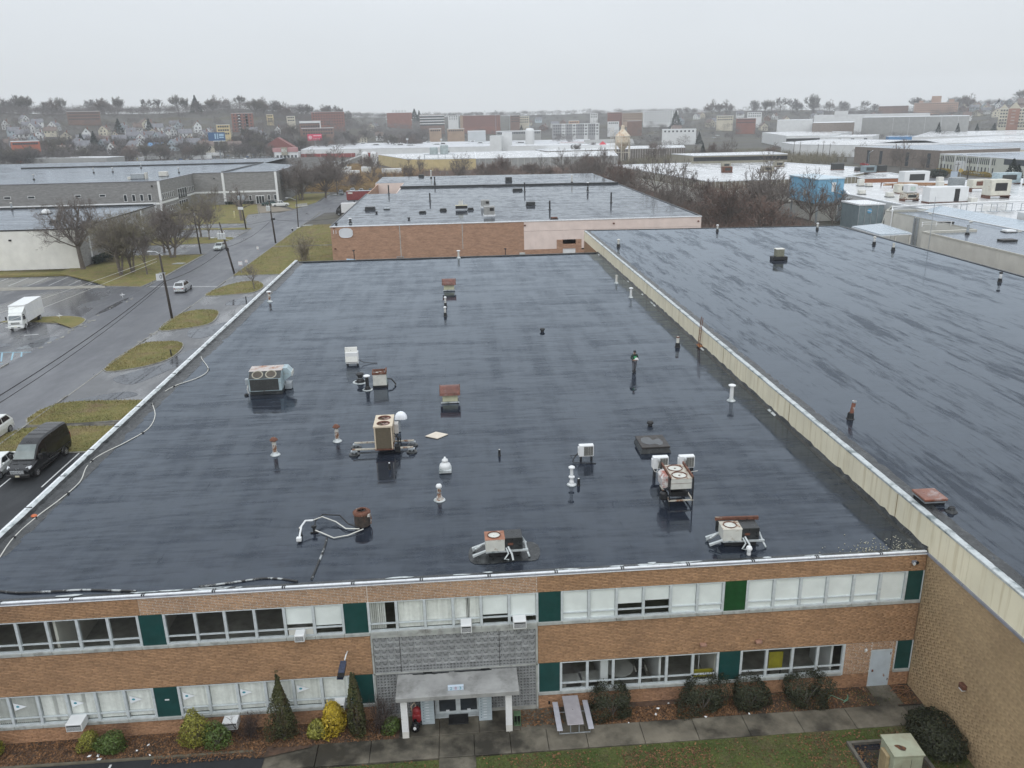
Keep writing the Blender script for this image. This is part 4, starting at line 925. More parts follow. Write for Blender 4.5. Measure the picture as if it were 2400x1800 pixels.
# ==========================================================
CB=thing('warehouse','wide warehouse with orange brick and pink front across the yard, seamed wet roof','building',(-45,126,0))
def C_(name,mb,mats,parent=None):return obj(name,mb,mats,parent or CB,True)
CZ=8.0
C_('wall',MB().box(-45,-8.0,126,126.3,-.05,CZ-.1).box(-8.0,-1.6,126.001,126.3,-.05,2.5).box(-1.6,3.3,125.98,126.3,2.5,4.25).box(-1.6,-.4,125.98,126.3,-.05,2.5).box(2.15,3.3,125.98,126.3,-.05,2.5).box(-.4,2.15,125.98,126.3,3.4,4.25).box(3.3,4.3,126.001,126.3,-.05,2.2),m_brickC)
x=-8.0
while x<26.9:
 x2=min(x+1.25,27);z0=6.05 if x>=4.0 else 2.5
 for a,b in((z0,6.03),(6.07,CZ-.12)):
  if b>a:C_('wall_panel',MB().box(x+.004,x2-.004,126.0,126.25,(4.25 if a==2.5 and-1.7<x<3.2 else a),b),m_pinkwall)
 if x>=4.0:C_('wall_panel',MB().box(x+.004,x2-.004,126.0,126.25,0,6.03),m_pinkwall)
 x=x2
C_('wall',MB().box(-45,-44.7,126.3,262,-.05,CZ-.1).box(26.7,27,126.3,254,-.05,CZ-.1).box(-45,27,253.7,254,-.05,CZ-.1),m_brickC)
C_('wall',MB().box(-45.6,-36.5,231.5,231.8,-.05,CZ+.2).box(-36.9,-36.6,196,231.5,-.05,CZ).box(-45.6,-45.3,231.8,261,-.05,CZ+.2),m_pinkwall)
C_('annex_roof',MB().box(-44.9,-36.9,196.4,231.4,3.6,3.9),m_roof_c)
C_('garage_door',MB().box(-.38,2.13,126.1,126.16,0,3.38),m_white)
mb=MB()
for k in range(1,6):mb.box(-.38,2.13,126.085,126.1,k*.56-.015,k*.56+.015)
C_('door_ribs',mb,m_offwhite)
C_('coping',MB().box(-45.12,27.1,125.88,126.35,CZ-.1,CZ+.06),m_coping)
C_('control_joint',MB().box(-32.0,-31.85,125.985,126,0,7.9),m_sill);C_('control_joint',MB().box(-20.0,-19.87,125.985,126,3,7.9),m_sill)
sg=C_('oval_sign',MB().extr([(-43.4,6.4),(-43.1,6.0),(-42.5,5.88),(-41.8,5.88),(-41.2,6.0),(-40.9,6.4),(-40.9,7.15),(-41.2,7.5),(-41.8,7.63),(-42.5,7.63),(-43.1,7.5),(-43.4,7.15)],'y',125.85,125.99),M('pale_grey_sign',(.6,.62,.64),.5,.06,1))
C_('sign_frame',MB().tube([(-43.4,125.84,6.4),(-43.1,125.84,6.0),(-42.5,125.84,5.88),(-41.8,125.84,5.88),(-41.2,125.84,6.0),(-40.9,125.84,6.4),(-40.9,125.84,7.15),(-41.2,125.84,7.5),(-41.8,125.84,7.63),(-42.5,125.84,7.63),(-43.1,125.84,7.5),(-43.4,125.84,7.15),(-43.4,125.84,6.4)],.05,5),m_coping,sg)
text('11',.95,m_coping,CB,(-44.25,125.97,6.95),(PI/2,0,0),'numeral',.02,True)
for x,z in((-7.8,7.2),(9.6,7.1),(26.4,7.05),(-44.3,7.75),(-44.4,3.8)):C_('wall_light',MB().bbox(x-.18,x+.18,125.8,126,z-.14,z+.14,.04),m_rust)
C_('roof',MB().add([(-45,126.3,CZ),(27,126.3,CZ),(27,209,CZ),(-36.6,214.5,CZ),(-36.7,196,CZ),(-45,196.5,CZ)],[(0,1,2,3,4,5)]),m_roof_c)
C_('back_roof',MB().add([(-36.6,215.2,CZ+.25),(27,209.6,CZ+.25),(27,254,CZ+.25),(-45.6,261,CZ+.25),(-45.6,231.8,CZ+.25),(-36.6,231.8,CZ+.25)],[(0,1,2,3,4,5)]),m_roof_c)
mb=MB();mb.add([(-36.8,214.4,CZ-.1),(27,208.8,CZ-.1),(27,209.7,CZ-.1),(-36.8,215.3,CZ-.1),(-36.8,214.4,CZ+.5),(27,208.8,CZ+.5),(27,209.7,CZ+.5),(-36.8,215.3,CZ+.5)],[(0,1,5,4),(4,5,6,7),(2,3,7,6)])
C_('expansion_curb',mb,m_flash_dark)
C_('roof_edge',MB().box(-45.1,-44.9,126.3,197,CZ-.1,CZ+.12).box(26.85,27.1,126.3,254,CZ-.1,CZ+.12),m_flash_dark)
# ==========================================================
WB=thing('warehouse','white-walled low warehouse with streaked wet grey roof at the left edge','building',(-96,135,0))
def W_(name,mb,mats,parent=None):return obj(name,mb,mats,parent or WB,True)
m_ashlar=brick_tex('pale_grey_block',(.36,.35,.34),(.30,.295,.29),(.27,.27,.26),.6,.22,.008)
W_('wall',MB().box(-190,-96,135,135.4,-.05,7.9),streaked('off_white_wall',(.74,.73,.68),(.6,.56,.5),(.6,.9)))
W_('side_wall',MB().box(-96.4,-96,135.4,181,-.05,7.85),m_ashlar)
for y in(140,150,160,170,180):W_('pilaster',MB().box(-96.0,-95.85,y,y+.5,0,7.8),m_white)
W_('roof',MB().box(-190,-96.2,135.3,181,7.7,7.92),m_roof_d)
W_('roof_edge',MB().box(-190,-95.95,134.9,135.3,7.82,8.06).box(-96.25,-95.9,135.3,181,7.82,8.06),m_flash_dark)
W_('back_parapet',MB().box(-190,-96,181,181.6,7.2,8.5),m_white)
W_('back_parapet_flashing',MB().box(-190,-96.4,180.4,180.98,7.9,8.3),m_flash_dark)
W_('wall_vent',MB().box(-109,-108.5,134.85,135,5.9,6.2),m_black)
DB=thing('office_block','long grey block building with white bands, slit windows and wide wet roof across the street','building',(-111,230,0))
def D_(name,mb,mats,parent=None):return obj(name,mb,mats,parent or DB,True)
DZ=10.75
m_dblock=brick_tex('grey_block',(.27,.265,.26),(.23,.228,.224),(.21,.21,.2),.6,.22,.006)
D_('wall',MB().box(-240,-111,230,230.4,-.05,DZ-.05).box(-111.4,-111,230.4,264,-.05,DZ-.05).box(-111,-82.5,264,264.4,-.05,DZ+.1).box(-82.9,-82.5,264.4,306,-.05,DZ+.1).box(-240,-82.5,380,380.4,-.05,DZ),m_dblock)
D_('band',MB().box(-240,-111,229.9,230,3.7,4.3).box(-111,-110.9,230,264,3.9,4.5).box(-111,-82.5,263.9,264,4.0,4.6),m_white)
D_('corner_strip',MB().box(-111.6,-110.88,229.85,230.02,-.05,DZ).box(-101.3,-100.5,263.85,264.02,-.05,DZ+.1).box(-83.2,-82.42,263.85,264.02,-.05,DZ+.1),m_white)
D_('coping',MB().box(-240,-110.9,229.85,230.45,DZ-.05,DZ+.1).box(-111.45,-110.9,230.45,264,DZ-.05,DZ+.1).box(-110.9,-82.4,263.8,264.45,DZ+.1,DZ+.25).box(-82.9,-82.4,264.45,306,DZ+.1,DZ+.25),m_coping_grey)
D_('roof',MB().add([(-240,230.4,DZ-.02),(-111.4,230.4,DZ-.02),(-111.4,264.4,DZ-.02),(-101,264.4,DZ-.02),(-101,380,DZ-.02),(-240,380,DZ-.02)],[(0,1,2,3,4,5)]),m_roof_d)
D_('roof',MB().add([(-101,264.4,DZ+.1),(-82.9,264.4,DZ+.1),(-82.9,306,DZ+.1),(-101,330,DZ+.1)],[(0,1,2,3)]),m_roof_d)
D_('roof_curb',MB().box(-101.2,-100.8,264.4,330,DZ-.02,DZ+.5).box(-200,-101,329.7,330,DZ-.02,DZ+.5),m_flash_dark)
def dwin(x0,x1,z0,z1,y=229.95):
 w=D_('window',MB().box(x0-.12,x1+.12,y-.04,y+.1,z0-.12,z1+.12),m_white);D_('pane',MB().box(x0,x1,y-.06,y-.042,z0,z1),m_win_dark,w)
for x0,x1 in((-175,-173.2),(-166,-164.2),(-157.4,-155.6),(-150.4,-148.5),(-136.5,-134.9),(-129.2,-127.6)):dwin(x0,x1,6.5,7.1)
for x in(-122.1,-119.6,-117.2,-114.8):dwin(x,x+.8,4.95,6.8)
def dwx(y0,y1,z0,z1,x=-110.95):
 w=D_('window',MB().box(x-.1,x+.03,y0-.1,y1+.1,z0-.1,z1+.1),m_white);D_('pane',MB().box(x+.032,x+.05,y0,y1,z0,z1),m_win_dark,w)
for k in range(7):dwx(231+k*1.75,231.7+k*1.75,5.2,6.8)
for k in range(4):dwx(246+k*2.3,247.9+k*2.3,3.9,7.0)
for k in range(5):dwx(256+k*1.75,256.7+k*1.75,5.2,6.8)
for k in range(4):dwx(246+k*2.3,247.9+k*2.3,.4,3.2)
for k in range(6):dwx(233+k*1.9,233.7+k*1.9,1.2,2.8)
for x in(-97,-92.6,-86.2,-84):dwin(x,x+.75,1.3,2.9,263.95)
D_('entrance',MB().box(-90.4,-87.4,263.85,264.05,0,2.9),m_white)
for k in range(3):D_('glass',MB().box(-90.2+k*.95,-89.4+k*.95,263.8,263.84,.1,2.65),m_win_dark)
D_('vent',MB().box(-113.5,-113,229.7,229.9,9.0,9.5).box(-104,-103.6,263.7,263.9,8.8,9.2),m_black)
for k in range(4):D_('wall_rib',MB().box(-82.5,-82.4,268+k*9,268.4+k*9,0,DZ),m_ashlar)
# ==========================================================
R0=RZ+.012
def pipe_vent(label,x,y,h=.9,r=.11,mat=m_offwhite,cap='cone',capmat=None,base='flange',z=R0,name='vent_pipe',cat='vent pipe',group=None,lean=0.0):
 t=thing(name,label,cat,(x,y,z),0,group);capmat=capmat or mat
 obj('pipe',MB().tube([(0,0,0),(lean*h,0,h)],[r*1.05,r],12),mat,t,smooth=False)
 if base=='flange':obj('flange',MB().lathe([(r*2.4,0),(r*2.2,.04),(r*1.5,.1),(r*1.15,.22)],14),m_flash_dark if mat in(m_steel,m_black)else m_alu,t)
 elif base=='boot':obj('boot',MB().lathe([(r*2.6,0),(r*2.5,.03),(r*1.6,.06),(r*1.5,.2),(r*1.08,.3)],14),mat,t);obj('flange',MB().lathe([(r*3.1,0),(r*3.0,.03),(r*2.3,.05)],14),m_alu,t)
 elif base=='black':obj('boot',MB().lathe([(r*2.2,0),(r*1.7,.05),(r*1.5,.38),(r*1.1,.4)],14),m_black,t)
 c=(lean*h,0,h)
 if cap=='cone':obj('cap',MB().lathe([(r*1.9,.02),(r*1.95,.06),(r*1.0,.2),(.0,.24)],14,c),capmat,t)
 elif cap=='disc':obj('cap',MB().lathe([(0,.02),(r*2.0,.03),(r*2.0,.09),(r*1.2,.14),(0,.15)],14,c),capmat,t)
 elif cap=='dome':obj('cap',MB().lathe([(r*1.1,-.06),(r*1.55,-.02),(r*1.6,.05),(r*1.2,.13),(.0,.17)],14,c),capmat,t);obj('seam',MB().lathe([(r*1.03,h*.55-h),(r*1.1,h*.56-h),(r*1.1,h*.6-h),(r*1.03,h*.61-h)],12,c),m_steel,t)
 elif cap=='ring':obj('rim',MB().lathe([(r*1.12,-.1),(r*1.12,.01),(r*.8,.01),(r*.8,-.1)],12,c),capmat,t)
 return t
PG='slim vents on the main roof'
m_rusty_w=M('rust_scabbed_white',(.55,.54,.5),.6,.12,3,(.19,.08,.035),(.47,.58),5)
pipe_vent('rusty mushroom-capped vent pipe on a silver flange, nearer the left parapet',-33.2,15.5,.95,.13,m_rusty_w,'cone',m_rust)
pipe_vent('rust-streaked white vent pipe with brown cap, left of the twin-fan unit',-29.6,17.3,.95,.125,m_rusty_w,'cone',m_rust)
pipe_vent('white vent pipe with bulbous base right of the round rusty condenser',-22.9,8.0,.8,.105,m_rusty_w,'dome',m_white,'boot')
t=pipe_vent('tall white two-stage vent pipe with flat cap beside the single mini-split',-15.5,9.1,1.0,.09,m_white,'disc',m_white,'boot');obj('collar',MB().lathe([(.1,.42),(.17,.46),(.17,.52),(.1,.56)],14),m_white,t)
pipe_vent('stub pipe right beside the tall white two-stage vent',-15.12,9.0,.42,.05,m_white,None,None,'black')
pipe_vent('lone thin pale stub pipe in the middle of the near roof',-19.3,13.7,.42,.045,m_offwhite,None,None,'black')
pipe_vent('thin white stub in the reflection in front of the twin-fan unit',-25.9,12.4,.45,.045,m_white,None,None,'black')
pipe_vent('thin pale stub pipe left of the round rusty condenser cables',-29.8,4.8,.46,.05,m_offwhite,None,None,'black')
pipe_vent('white-capped grey vent pipe close to the far left parapet',-43.1,61.7,1.1,.14,m_rusty_w,'disc',m_white)
pipe_vent('thin grey pipe behind its twin, in line with the small rusty hood',-22.8,56.0,.95,.1,m_offwhite,'dome',m_white,'black')
pipe_vent('thin grey pipe, front one of the pair below the small rusty hood',-22.8,51.3,.9,.1,m_offwhite,'dome',m_white,'black')
pipe_vent('white vent pipe near the cream wall, farthest of the row along it',-1.8,65.6,1.0,.12,m_offwhite,'ring')
pipe_vent('white disc-capped vent pipe near the cream wall, second from the far end',-1.8,57.2,1.0,.12,m_white,'disc')
pipe_vent('pale vent pipe with rusty rim between the man and the ladder',-2.1,36.2,.95,.13,m_offwhite,'ring',m_rust,'black')
pipe_vent('white disc-capped vent pipe by the cream wall beside brown stains',-2.1,21.7,1.1,.13,m_white,'disc')
pipe_vent('white capped pipe on the far edge of the main roof',-21.0,88.4,1.0,.14,m_offwhite,'disc',m_white)
pipe_vent('black cowl pipe left of the small rusty-topped condenser',-29.4,29.7,.62,.2,m_black,'dome',m_black,'boot')
pipe_vent('tall black pipe with white cap against the small rusty-topped condenser',-28.65,27.7,1.05,.13,m_black,'disc',m_white,'boot')
pipe_vent('short white capped pipe by the front edge below the right-hand old unit',-8.35,.62,.3,.09,m_white,'dome',m_white,'none')
pipe_vent('tiny black drain cap on the bare roof right of the mini-split',-9.0,17.6,.16,.14,m_black,'dome',m_black,'none',cat='drain cap')
pipe_vent('tiny black drain cap far up the roof beyond the man',-13.4,43.5,.16,.16,m_black,'dome',m_black,'none',cat='drain cap')
t=thing('ball_vent','squat white ball-topped vent on a square silver curb','vent',(-22.6,11.8,R0))
obj('curb',MB().bbox(-.36,.36,-.36,.36,0,.2,.02),m_alu,t);obj('dome',MB().lathe([(.3,.2),(.34,.32),(.3,.46),(.17,.56),(.16,.62),(.2,.64),(.17,.74),(.07,.82),(.05,.9),(0,.92)],18),m_white,t,smooth=True)
t=thing('curved_cowl','translucent white curved cowl behind the twin-fan unit','vent cowl',(-25.75,18.6,R0))
obj('duct',MB().cyl(0,0,0,.9,.17,.17,14),m_steel,t)
m_trans=M('milky_plastic',(.75,.77,.8),.3,.05,2)
mb=MB();vs=[];n=9
for k in range(n):
 a=PI*k/(n-1)
 for q in range(9):
  b=PI*q/8;vs.append((.22-.42*math.cos(a)*(.6+.4*math.sin(b)),.3*math.cos(b),.9+.5*math.sin(a)*math.sin(b)**.6))
mb.add(vs,[(k*9+q,k*9+q+1,k*9+10+q,k*9+9+q)for k in range(n-1)for q in range(8)]);obj('hood',mb,m_trans,t,smooth=True)
def hood_vent(label,x,y,s,group):
 t=thing('hood_vent',label,'roof vent',(x,y,R0),0,group)
 obj('curb',MB().bbox(-.62*s,.62*s,-.5*s,.5*s,0,.12*s,.02),m_flash_dark,t)
 obj('housing',MB().bbox(-.55*s,.55*s,-.42*s,.42*s,.12*s,.75*s,.015),M('pale_yellow_enamel',(.52,.52,.36),.6,.12,3,(.25,.15,.08),(.62,.75),4),t)
 obj('base_flashing',MB().box(-.66*s,.66*s,-.56*s,-.5*s,.04,.14*s),m_alu,t)
 mb=MB();vs=[];n=10
 for sx in(-.72,.72):
  for k in range(n+1):a=PI*(.02+.96*k/n);vs.append((sx*s,-.7*s*math.cos(a),.62*s+.62*s*math.sin(a)))
 mb.add(vs,[(k,k+1,n+2+k,n+1+k)for k in range(n)]+[tuple(range(n+1)),tuple(range(n+1,2*n+2))])
 obj('hood',mb,M('wet_rusted_hood',(.13,.045,.03),.35,.4,2.5,(.27,.17,.15),(.56,.7),1.6,spec=.5),t)
 for k in(-.74,.7):obj('hood_rim',MB().tube([(k*s+.02*s,-.7*s*math.cos(PI*(.02+.96*q/8)),.62*s+.63*s*math.sin(PI*(.02+.96*q/8)))for q in range(9)],.025*s,5),m_rust,t)
 return t
hood_vent('large rust-red barrel-hooded vent on a pale yellow base, mid roof',-22.3,24.2,1.0,'rust-hooded roof vents')
hood_vent('smaller rust-red barrel-hooded vent far up the roof',-22.4,64.9,1.12,'rust-hooded roof vents')
def fan(mb_parent,c,r,mat_ring,mat_blade,name='fan'):
 f=obj(name,MB().lathe([(r*1.02,-.02),(r*1.04,.03),(r*.94,.03),(r*.92,-.06)],20,c),mat_ring,mb_parent)
 mb=MB()
 for k in range(4):
  a=2*PI*k/4;p=lambda q,rr,z:(c[0]+rr*math.cos(q),c[1]+rr*math.sin(q),c[2]+z)
  mb.add([p(a,.1*r,-.06),p(a+.15,.88*r,-.09),p(a+.75,.8*r,-.02),p(a+.6,.15*r,-.04)],[(0,1,2,3)])
 mb.lathe([(.14*r,-.1),(.14*r,.0),(0,.01)],10,c);obj('fan_blades',mb,mat_blade,f)
 obj('fan_well',MB().disc((c[0],c[1],c[2]-.14),r*.95,18),m_dark,f)
 return f
def top_with_holes(mb,x0,x1,y0,y1,z,holes,n=20):
 """cabinet top with round openings (holes stacked along y)"""
 ys=[y0]+[(holes[i][1]+holes[i+1][1])/2 for i in range(len(holes)-1)]+[y1]
 for(cx,cy,r),a,b in zip(holes,ys[:-1],ys[1:]):
  ring=[(cx+r*math.cos(2*PI*k/n),cy+r*math.sin(2*PI*k/n))for k in range(n)];outp=[]
  for k in range(n):
   t=2*PI*k/n;ca,sa=math.cos(t),math.sin(t);q=[]
   if abs(ca)>1e-6:q.append(((x1-cx)if ca>0 else(x0-cx))/ca)
   if abs(sa)>1e-6:q.append(((b-cy)if sa>0 else(a-cy))/sa)
   u=min(q);outp.append((cx+u*ca,cy+u*sa))
  mb.add([(*p,z)for p in ring]+[(*p,z)for p in outp],[(k,(k+1)%n,n+(k+1)%n,n+k)for k in range(n)])
  for px,py in((x0,a),(x1,a),(x1,b),(x0,b)):
   j=min(range(n),key=lambda k:math.hypot(outp[k][0]-px,outp[k][1]-py));near=sorted(range(n),key=lambda k:math.hypot(outp[k][0]-px,outp[k][1]-py))[:2]
   mb.add([(px,py,z),(*outp[near[0]],z),(*outp[near[1]],z)],[(0,1,2)])
 return mb
t=thing('twin_fan_unit','beige two-fan condensing unit on steel rails with four padded feet','air conditioner',(-26.35,15.5,R0))
mb=MB();mb.box(-.55,-.47,-1.0,-.92,.45,1.9).box(.47,.55,-1.0,-.92,.45,1.9).box(-.55,-.47,.92,1.0,.45,1.9).box(.47,.55,.92,1.0,.45,1.9)
top_with_holes(mb,-.58,.58,-1.03,1.03,1.96,[(0,-.48,.41),(0,.48,.41)]);mb.box(-.58,.58,-1.03,-.98,1.86,1.955).box(-.58,.58,.98,1.03,1.86,1.955).box(-.58,-.53,-.98,.98,1.86,1.955).box(.53,.58,-.98,.98,1.86,1.955).box(.5,.545,-.1,.92,.5,1.86)
obj('cabinet',mb,m_beige,t)
obj('coil',MB().box(-.5,.5,-.97,.95,.48,1.86),m_coil,t)
for cy in(-.48,.48):fan(t,(0,cy,1.94),.4,M('rust_brown_ring',(.16,.07,.05),.7,.3,4),M('dusty_pink_blades',(.28,.19,.17),.6,.2,4))
obj('tray',MB().box(-.56,.56,-1.01,1.01,.38,.46),m_rust,t)
for ry in(-.6,.5):
 obj('rail',MB().box(-2.0,1.75,ry-.05,ry+.05,.3,.38),m_rust_pale,t)
 for rx in(-1.9,1.65):
  f=obj('foot',MB().lathe([(.34,0),(.34,.06),(.2,.1),(.16,.12)],14,(rx,ry,0)),m_flash_dark,t);obj('post',MB().box(rx-.07,rx+.07,ry-.07,ry+.07,.1,.32).box(rx-.2,rx+.2,ry-.12,ry+.12,.2,.27),m_steel,f)
obj('control_box',MB().bbox(.56,.82,.35,.85,.9,1.55,.02),M('rust_streaked_box',(.55,.53,.5),.5,.1,3,(.2,.1,.06),(.6,.7),5),t)
obj('pipework',MB().tube([(.6,-.3,1.2),(.85,-.35,.9),(.8,-.2,.4),(1.1,0,.15)],.035,6).tube([(.58,0,.9),(.95,.1,.7),(.9,.4,.3)],.03,6).tube([(.7,.5,.9),(.75,.3,.4),(.9,-.4,.1)],.025,6).box(.62,.95,-.7,-.2,.1,.45),m_black,t)
t=thing('rooftop_unit','big old pale-blue rooftop unit with rusted top, twin angled fans and slanted intake hood','air conditioner',(-36.3,28.3,R0),.04)
obj('curb',MB().box(-1.2,1.2,-.75,1.15,0,.32),m_flash_dark,t)
mb=MB();mb.extr([(-.9,.32),(1.1,.32),(1.1,1.72),(-.25,1.72),(-.9,1.3)],'x',-1.2,1.2);obj('cabinet',mb,m_hvac,t);obj('fan_panel',MB().add([(-1.19,-.905,1.31),(1.19,-.905,1.31),(1.19,-.255,1.73),(-1.19,-.255,1.73)],[(0,1,2,3)]),m_coil_dark,t)
obj('top_panel',MB().add([(-1.24,-.28,1.735),(1.24,-.28,1.735),(1.24,1.14,1.75),(-1.24,1.14,1.75)],[(0,1,2,3)]).box(-1.24,1.24,-.28,1.14,1.722,1.733),M('rust_patched_top',(.45,.40,.37),.35,.15,2,(.3,.12,.05),(.5,.62),1.3),t)
obj('coil_face',MB().box(-1.12,1.0,-.925,-.905,.38,1.27),m_coil_dark,t)
for cx in(-.55,.45):
 mb=MB();a=math.atan2(.42,.65)
 for k in range(16):
  p=lambda q,r:(cx+r*math.cos(q),-.58+r*.72*math.sin(q)-.01,1.525+r*.55*math.sin(q)+.03)
  q0,q1=2*PI*k/16,2*PI*(k+1)/16;mb.add([p(q0,.43),p(q1,.43),p(q1,.34),p(q0,.34)],[(0,1,2,3)])
 r=obj('fan_ring',mb,M('tarnished_ring',(.3,.28,.22),.5,.2,4),t);obj('fan_well',MB().poly([(cx+.36*math.cos(2*PI*k/14),-.58+.26*math.sin(2*PI*k/14)-.005,1.515+.2*math.sin(2*PI*k/14)+.02)for k in range(14)]),M('brown_fan_well',(.08,.065,.05),.7,.3,3),r)
for k in range(4):obj('side_panel',MB().box(1.205,1.235,-.85+k*.48,-.44+k*.48,.4,1.62 if k else 1.25),m_hvac,t)
obj('intake_hood',MB().extr([(1.24,.75),(1.85,1.15),(1.85,1.4),(1.55,1.78),(1.24,1.8)],'y',.1,1.05),m_hvac,t)
obj('hood_baffle',MB().box(1.86,1.9,.1,1.05,1.1,1.42),m_hvac_w,t)
obj('return_duct',MB().box(1.24,1.75,.2,.9,.05,.5),m_steel,t)
obj('disconnect',MB().bbox(-1.55,-1.25,-.45,-.15,.75,1.2,.02),m_steel,t);obj('conduit',MB().tube([(-1.4,-.3,.75),(-1.45,-.5,.4),(-1.35,-.6,.1)],.03,6).tube([(-1.35,-.3,.75),(-1.28,-.5,.3),(-1.3,-.4,.05)],.03,6),m_hvac_w,t)
obj('conduit_foot',MB().lathe([(.16,0),(.16,.1),(.08,.14)],10,(-1.5,-.75,0)),m_black,t)
t=thing('panel_box','white box with dented square panel face standing alone upper left on the main roof','equipment box',(-30.6,34.7,R0))
b=obj('panel',MB().bbox(-.52,.52,-.06,.06,0,1.3,.03),M('dented_white_enamel',(.68,.68,.64),.5,.06,2,(.5,.5,.46),(.55,.7),1.5),t);b.location=(0,-.35,.3);b.rotation_euler=(-.22,0,0)
obj('case',MB().bbox(-.5,.56,-.3,.3,.15,1.15,.03),m_white,t);obj('foot',MB().box(-.45,-.35,-.3,.3,0,.15).box(.4,.5,-.3,.3,0,.15),m_black,t);obj('dial',MB().disc((0,-.33,1.35),.03,8,'y'),m_black,t);obj('cable',MB().tube([(.56,0,.4),(.9,.1,.15),(1.6,.15,.03),(2.1,.1,.03)],.03,5),m_black,t)
t=thing('condenser_unit','small pale condenser with open rusty top beside two black pipes','air conditioner',(-27.75,28.6,R0),.05)
obj('base',MB().box(-.55,.6,-.5,.5,0,.15),m_black,t);mb=MB().bbox(-.52,.52,-.5,.5,.15,1.05,.02);obj('cabinet',mb,m_hvac_w,t)
obj('side_panel',MB().box(.525,.55,-.45,.45,.2,1.0),M('pale_mint_enamel',(.42,.52,.48),.5,.1,3),t)
obj('rusty_rim',MB().box(-.56,.56,-.54,-.46,1.05,1.2).box(-.56,.56,.46,.54,1.05,1.2).box(-.56,-.46,-.46,.46,1.05,1.2).box(.46,.56,-.46,.46,1.05,1.32),m_rust,t);fan(t,(0,0,1.13),.4,m_rust,m_rust)
obj('pipework',MB().tube([(.55,.1,.5),(.9,.1,.45),(1.2,-.1,.1),(1.15,-.5,.05)],.06,6),m_black,t)
def mini_split(label,x,y,cables=True,h0=.3):
 t=thing('mini_split',label,'air conditioner',(x,y,R0),0,'white mini-split outdoor units on the main roof')
 obj('casing',MB().bbox(-.44,.44,-.17,.17,h0,h0+.72,.025),m_white,t)
 obj('grille',MB().box(-.16,.39,-.178,-.172,h0+.06,h0+.64),m_coil_dark,t)
 for k in range(9):obj('grille_bar',MB().box(-.16,.39,-.186,-.179,h0+.08+k*.065,h0+.088+k*.065),m_offwhite,t)
 obj('grille_rib',MB().box(.1,.108,-.188,-.18,h0+.06,h0+.64).box(.24,.248,-.188,-.18,h0+.06,h0+.64),m_offwhite,t)
 obj('valve_cover',MB().bbox(-.5,-.442,-.14,.1,h0+.08,h0+.6,.02),m_white,t)
 obj('stand',MB().box(-.36,-.28,-.2,.2,0,h0).box(.28,.36,-.2,.2,0,h0),m_black,t)
 if cables:
  obj('junction_box',MB().bbox(-.2,-.06,-.27,-.18,h0+.5,h0+.66,.02),m_lamp_head,t)
  obj('cable',MB().tube([(-.13,-.24,h0+.5),(-.2,-.3,h0+.2),(-.25,-.35,h0),(.1,-.5,h0-.1),(.5,-.6,h0)],.018,5).tube([(-.48,-.1,h0+.2),(-.4,-.35,h0-.05),(.0,-.5,h0-.12)],.02,5),m_offwhite,t)
 return t
t=mini_split('single white mini-split right of centre, standing clear beside the tall white vent',-14.15,12.4,False);obj('cable',MB().tube([(-.5,0,.5),(-.75,-.1,.2),(-.85,-.3,.05)],.035,5).tube([(-.5,-.1,.4),(-.95,0,.35),(-.8,-.4,.05),(.5,-.6,.03)],.025,5),m_black,t)
mini_split('left white mini-split behind the rusty twin-fan unit',-10.35,9.6,True,.55)
mini_split('right white mini-split behind the rusty twin-fan unit',-8.85,9.55,True,.55)
t=thing('roof_hatch','low dark skylight hatch with a puddle on its lid','hatch',(-9.75,13.9,R0),0)
mb=MB();mb.add([(-.95,-1.0,0),(.95,-1.0,0),(.95,1.0,0),(-.95,1.0,0),(-.82,-.9,.3),(.82,-.9,.3),(.82,.9,.3),(-.82,.9,.3)],[(0,1,5,4),(1,2,6,5),(2,3,7,6),(3,0,4,7)]);obj('curb',mb,m_flash_dark,t)
obj('lid',MB().bbox(-.88,.88,-.96,.96,.3,.42,.02),M('black_brown_lid',(.03,.025,.022),.5,.3,2),t)
obj('puddle',MB().poly([(x*.7-.02,y*.75,.424)for x,y in smooth_poly([(-.95,-.2),(-.8,.7),(-.1,.8),(.1,.2),(.7,.5),(.85,-.5),(.5,-.95),(.1,-.6),(-.4,-.75)],3)]),M('rain_film',(.05,.055,.06),.05,.2,2,spec=.6),t)
t=thing('stand_unit','rust-topped twin-fan condenser on tall angle-iron legs with a side box','air conditioner',(-10.15,6.9,R0))
for x in(-.62,.62):
 for y in(-1.0,.9):obj('leg',MB().box(x-.03,x+.03,y-.03,y+.03,0,1.62),m_black,t)
obj('frame',MB().box(-.66,.66,-1.04,-.96,.28,.34).box(-.66,.66,.86,.94,.28,.34).box(-.66,-.58,-.96,.86,.28,.34).box(.58,.66,-.96,.86,.28,.34),m_rust_pale,t)
mb=MB().box(-.56,.56,-.96,.86,.95,1.52);obj('cabinet',mb,m_hvac_w,t);obj('cabinet_seam',MB().box(-.565,.565,-.966,-.961,1.26,1.28),m_rust,t)
mb=MB();top_with_holes(mb,-.58,.58,-.98,.88,1.535,[(0,-.5,.4),(0,.4,.4)]);obj('top_panel',mb,m_rust_pale,t)
for x in(-.62,.56):obj('side_rail',MB().box(x,x+.07,-1.0,.95,1.53,1.68),m_rust,t)
for cy in(-.5,.4):fan(t,(0,cy,1.54),.4,m_rust,M('brown_blades',(.17,.11,.08),.6,.3,4))
obj('side_box',MB().extr([(-.95,.95),(-.66,.95),(-.66,1.6),(-.86,1.6),(-.98,1.45)],'y',-.75,.2),M('red_white_box',(.6,.58,.56),.5,.1,2,(.3,.1,.07),(.5,.6),2),t)
obj('compressor',MB().lathe([(.2,.3),(.22,.4),(.22,.65),(.1,.75)],12,(-.85,-.7,0)).tube([(-.85,-.7,.7),(-.7,-.8,1.0),(-.6,-.9,.9)],.03,6),m_black,t)
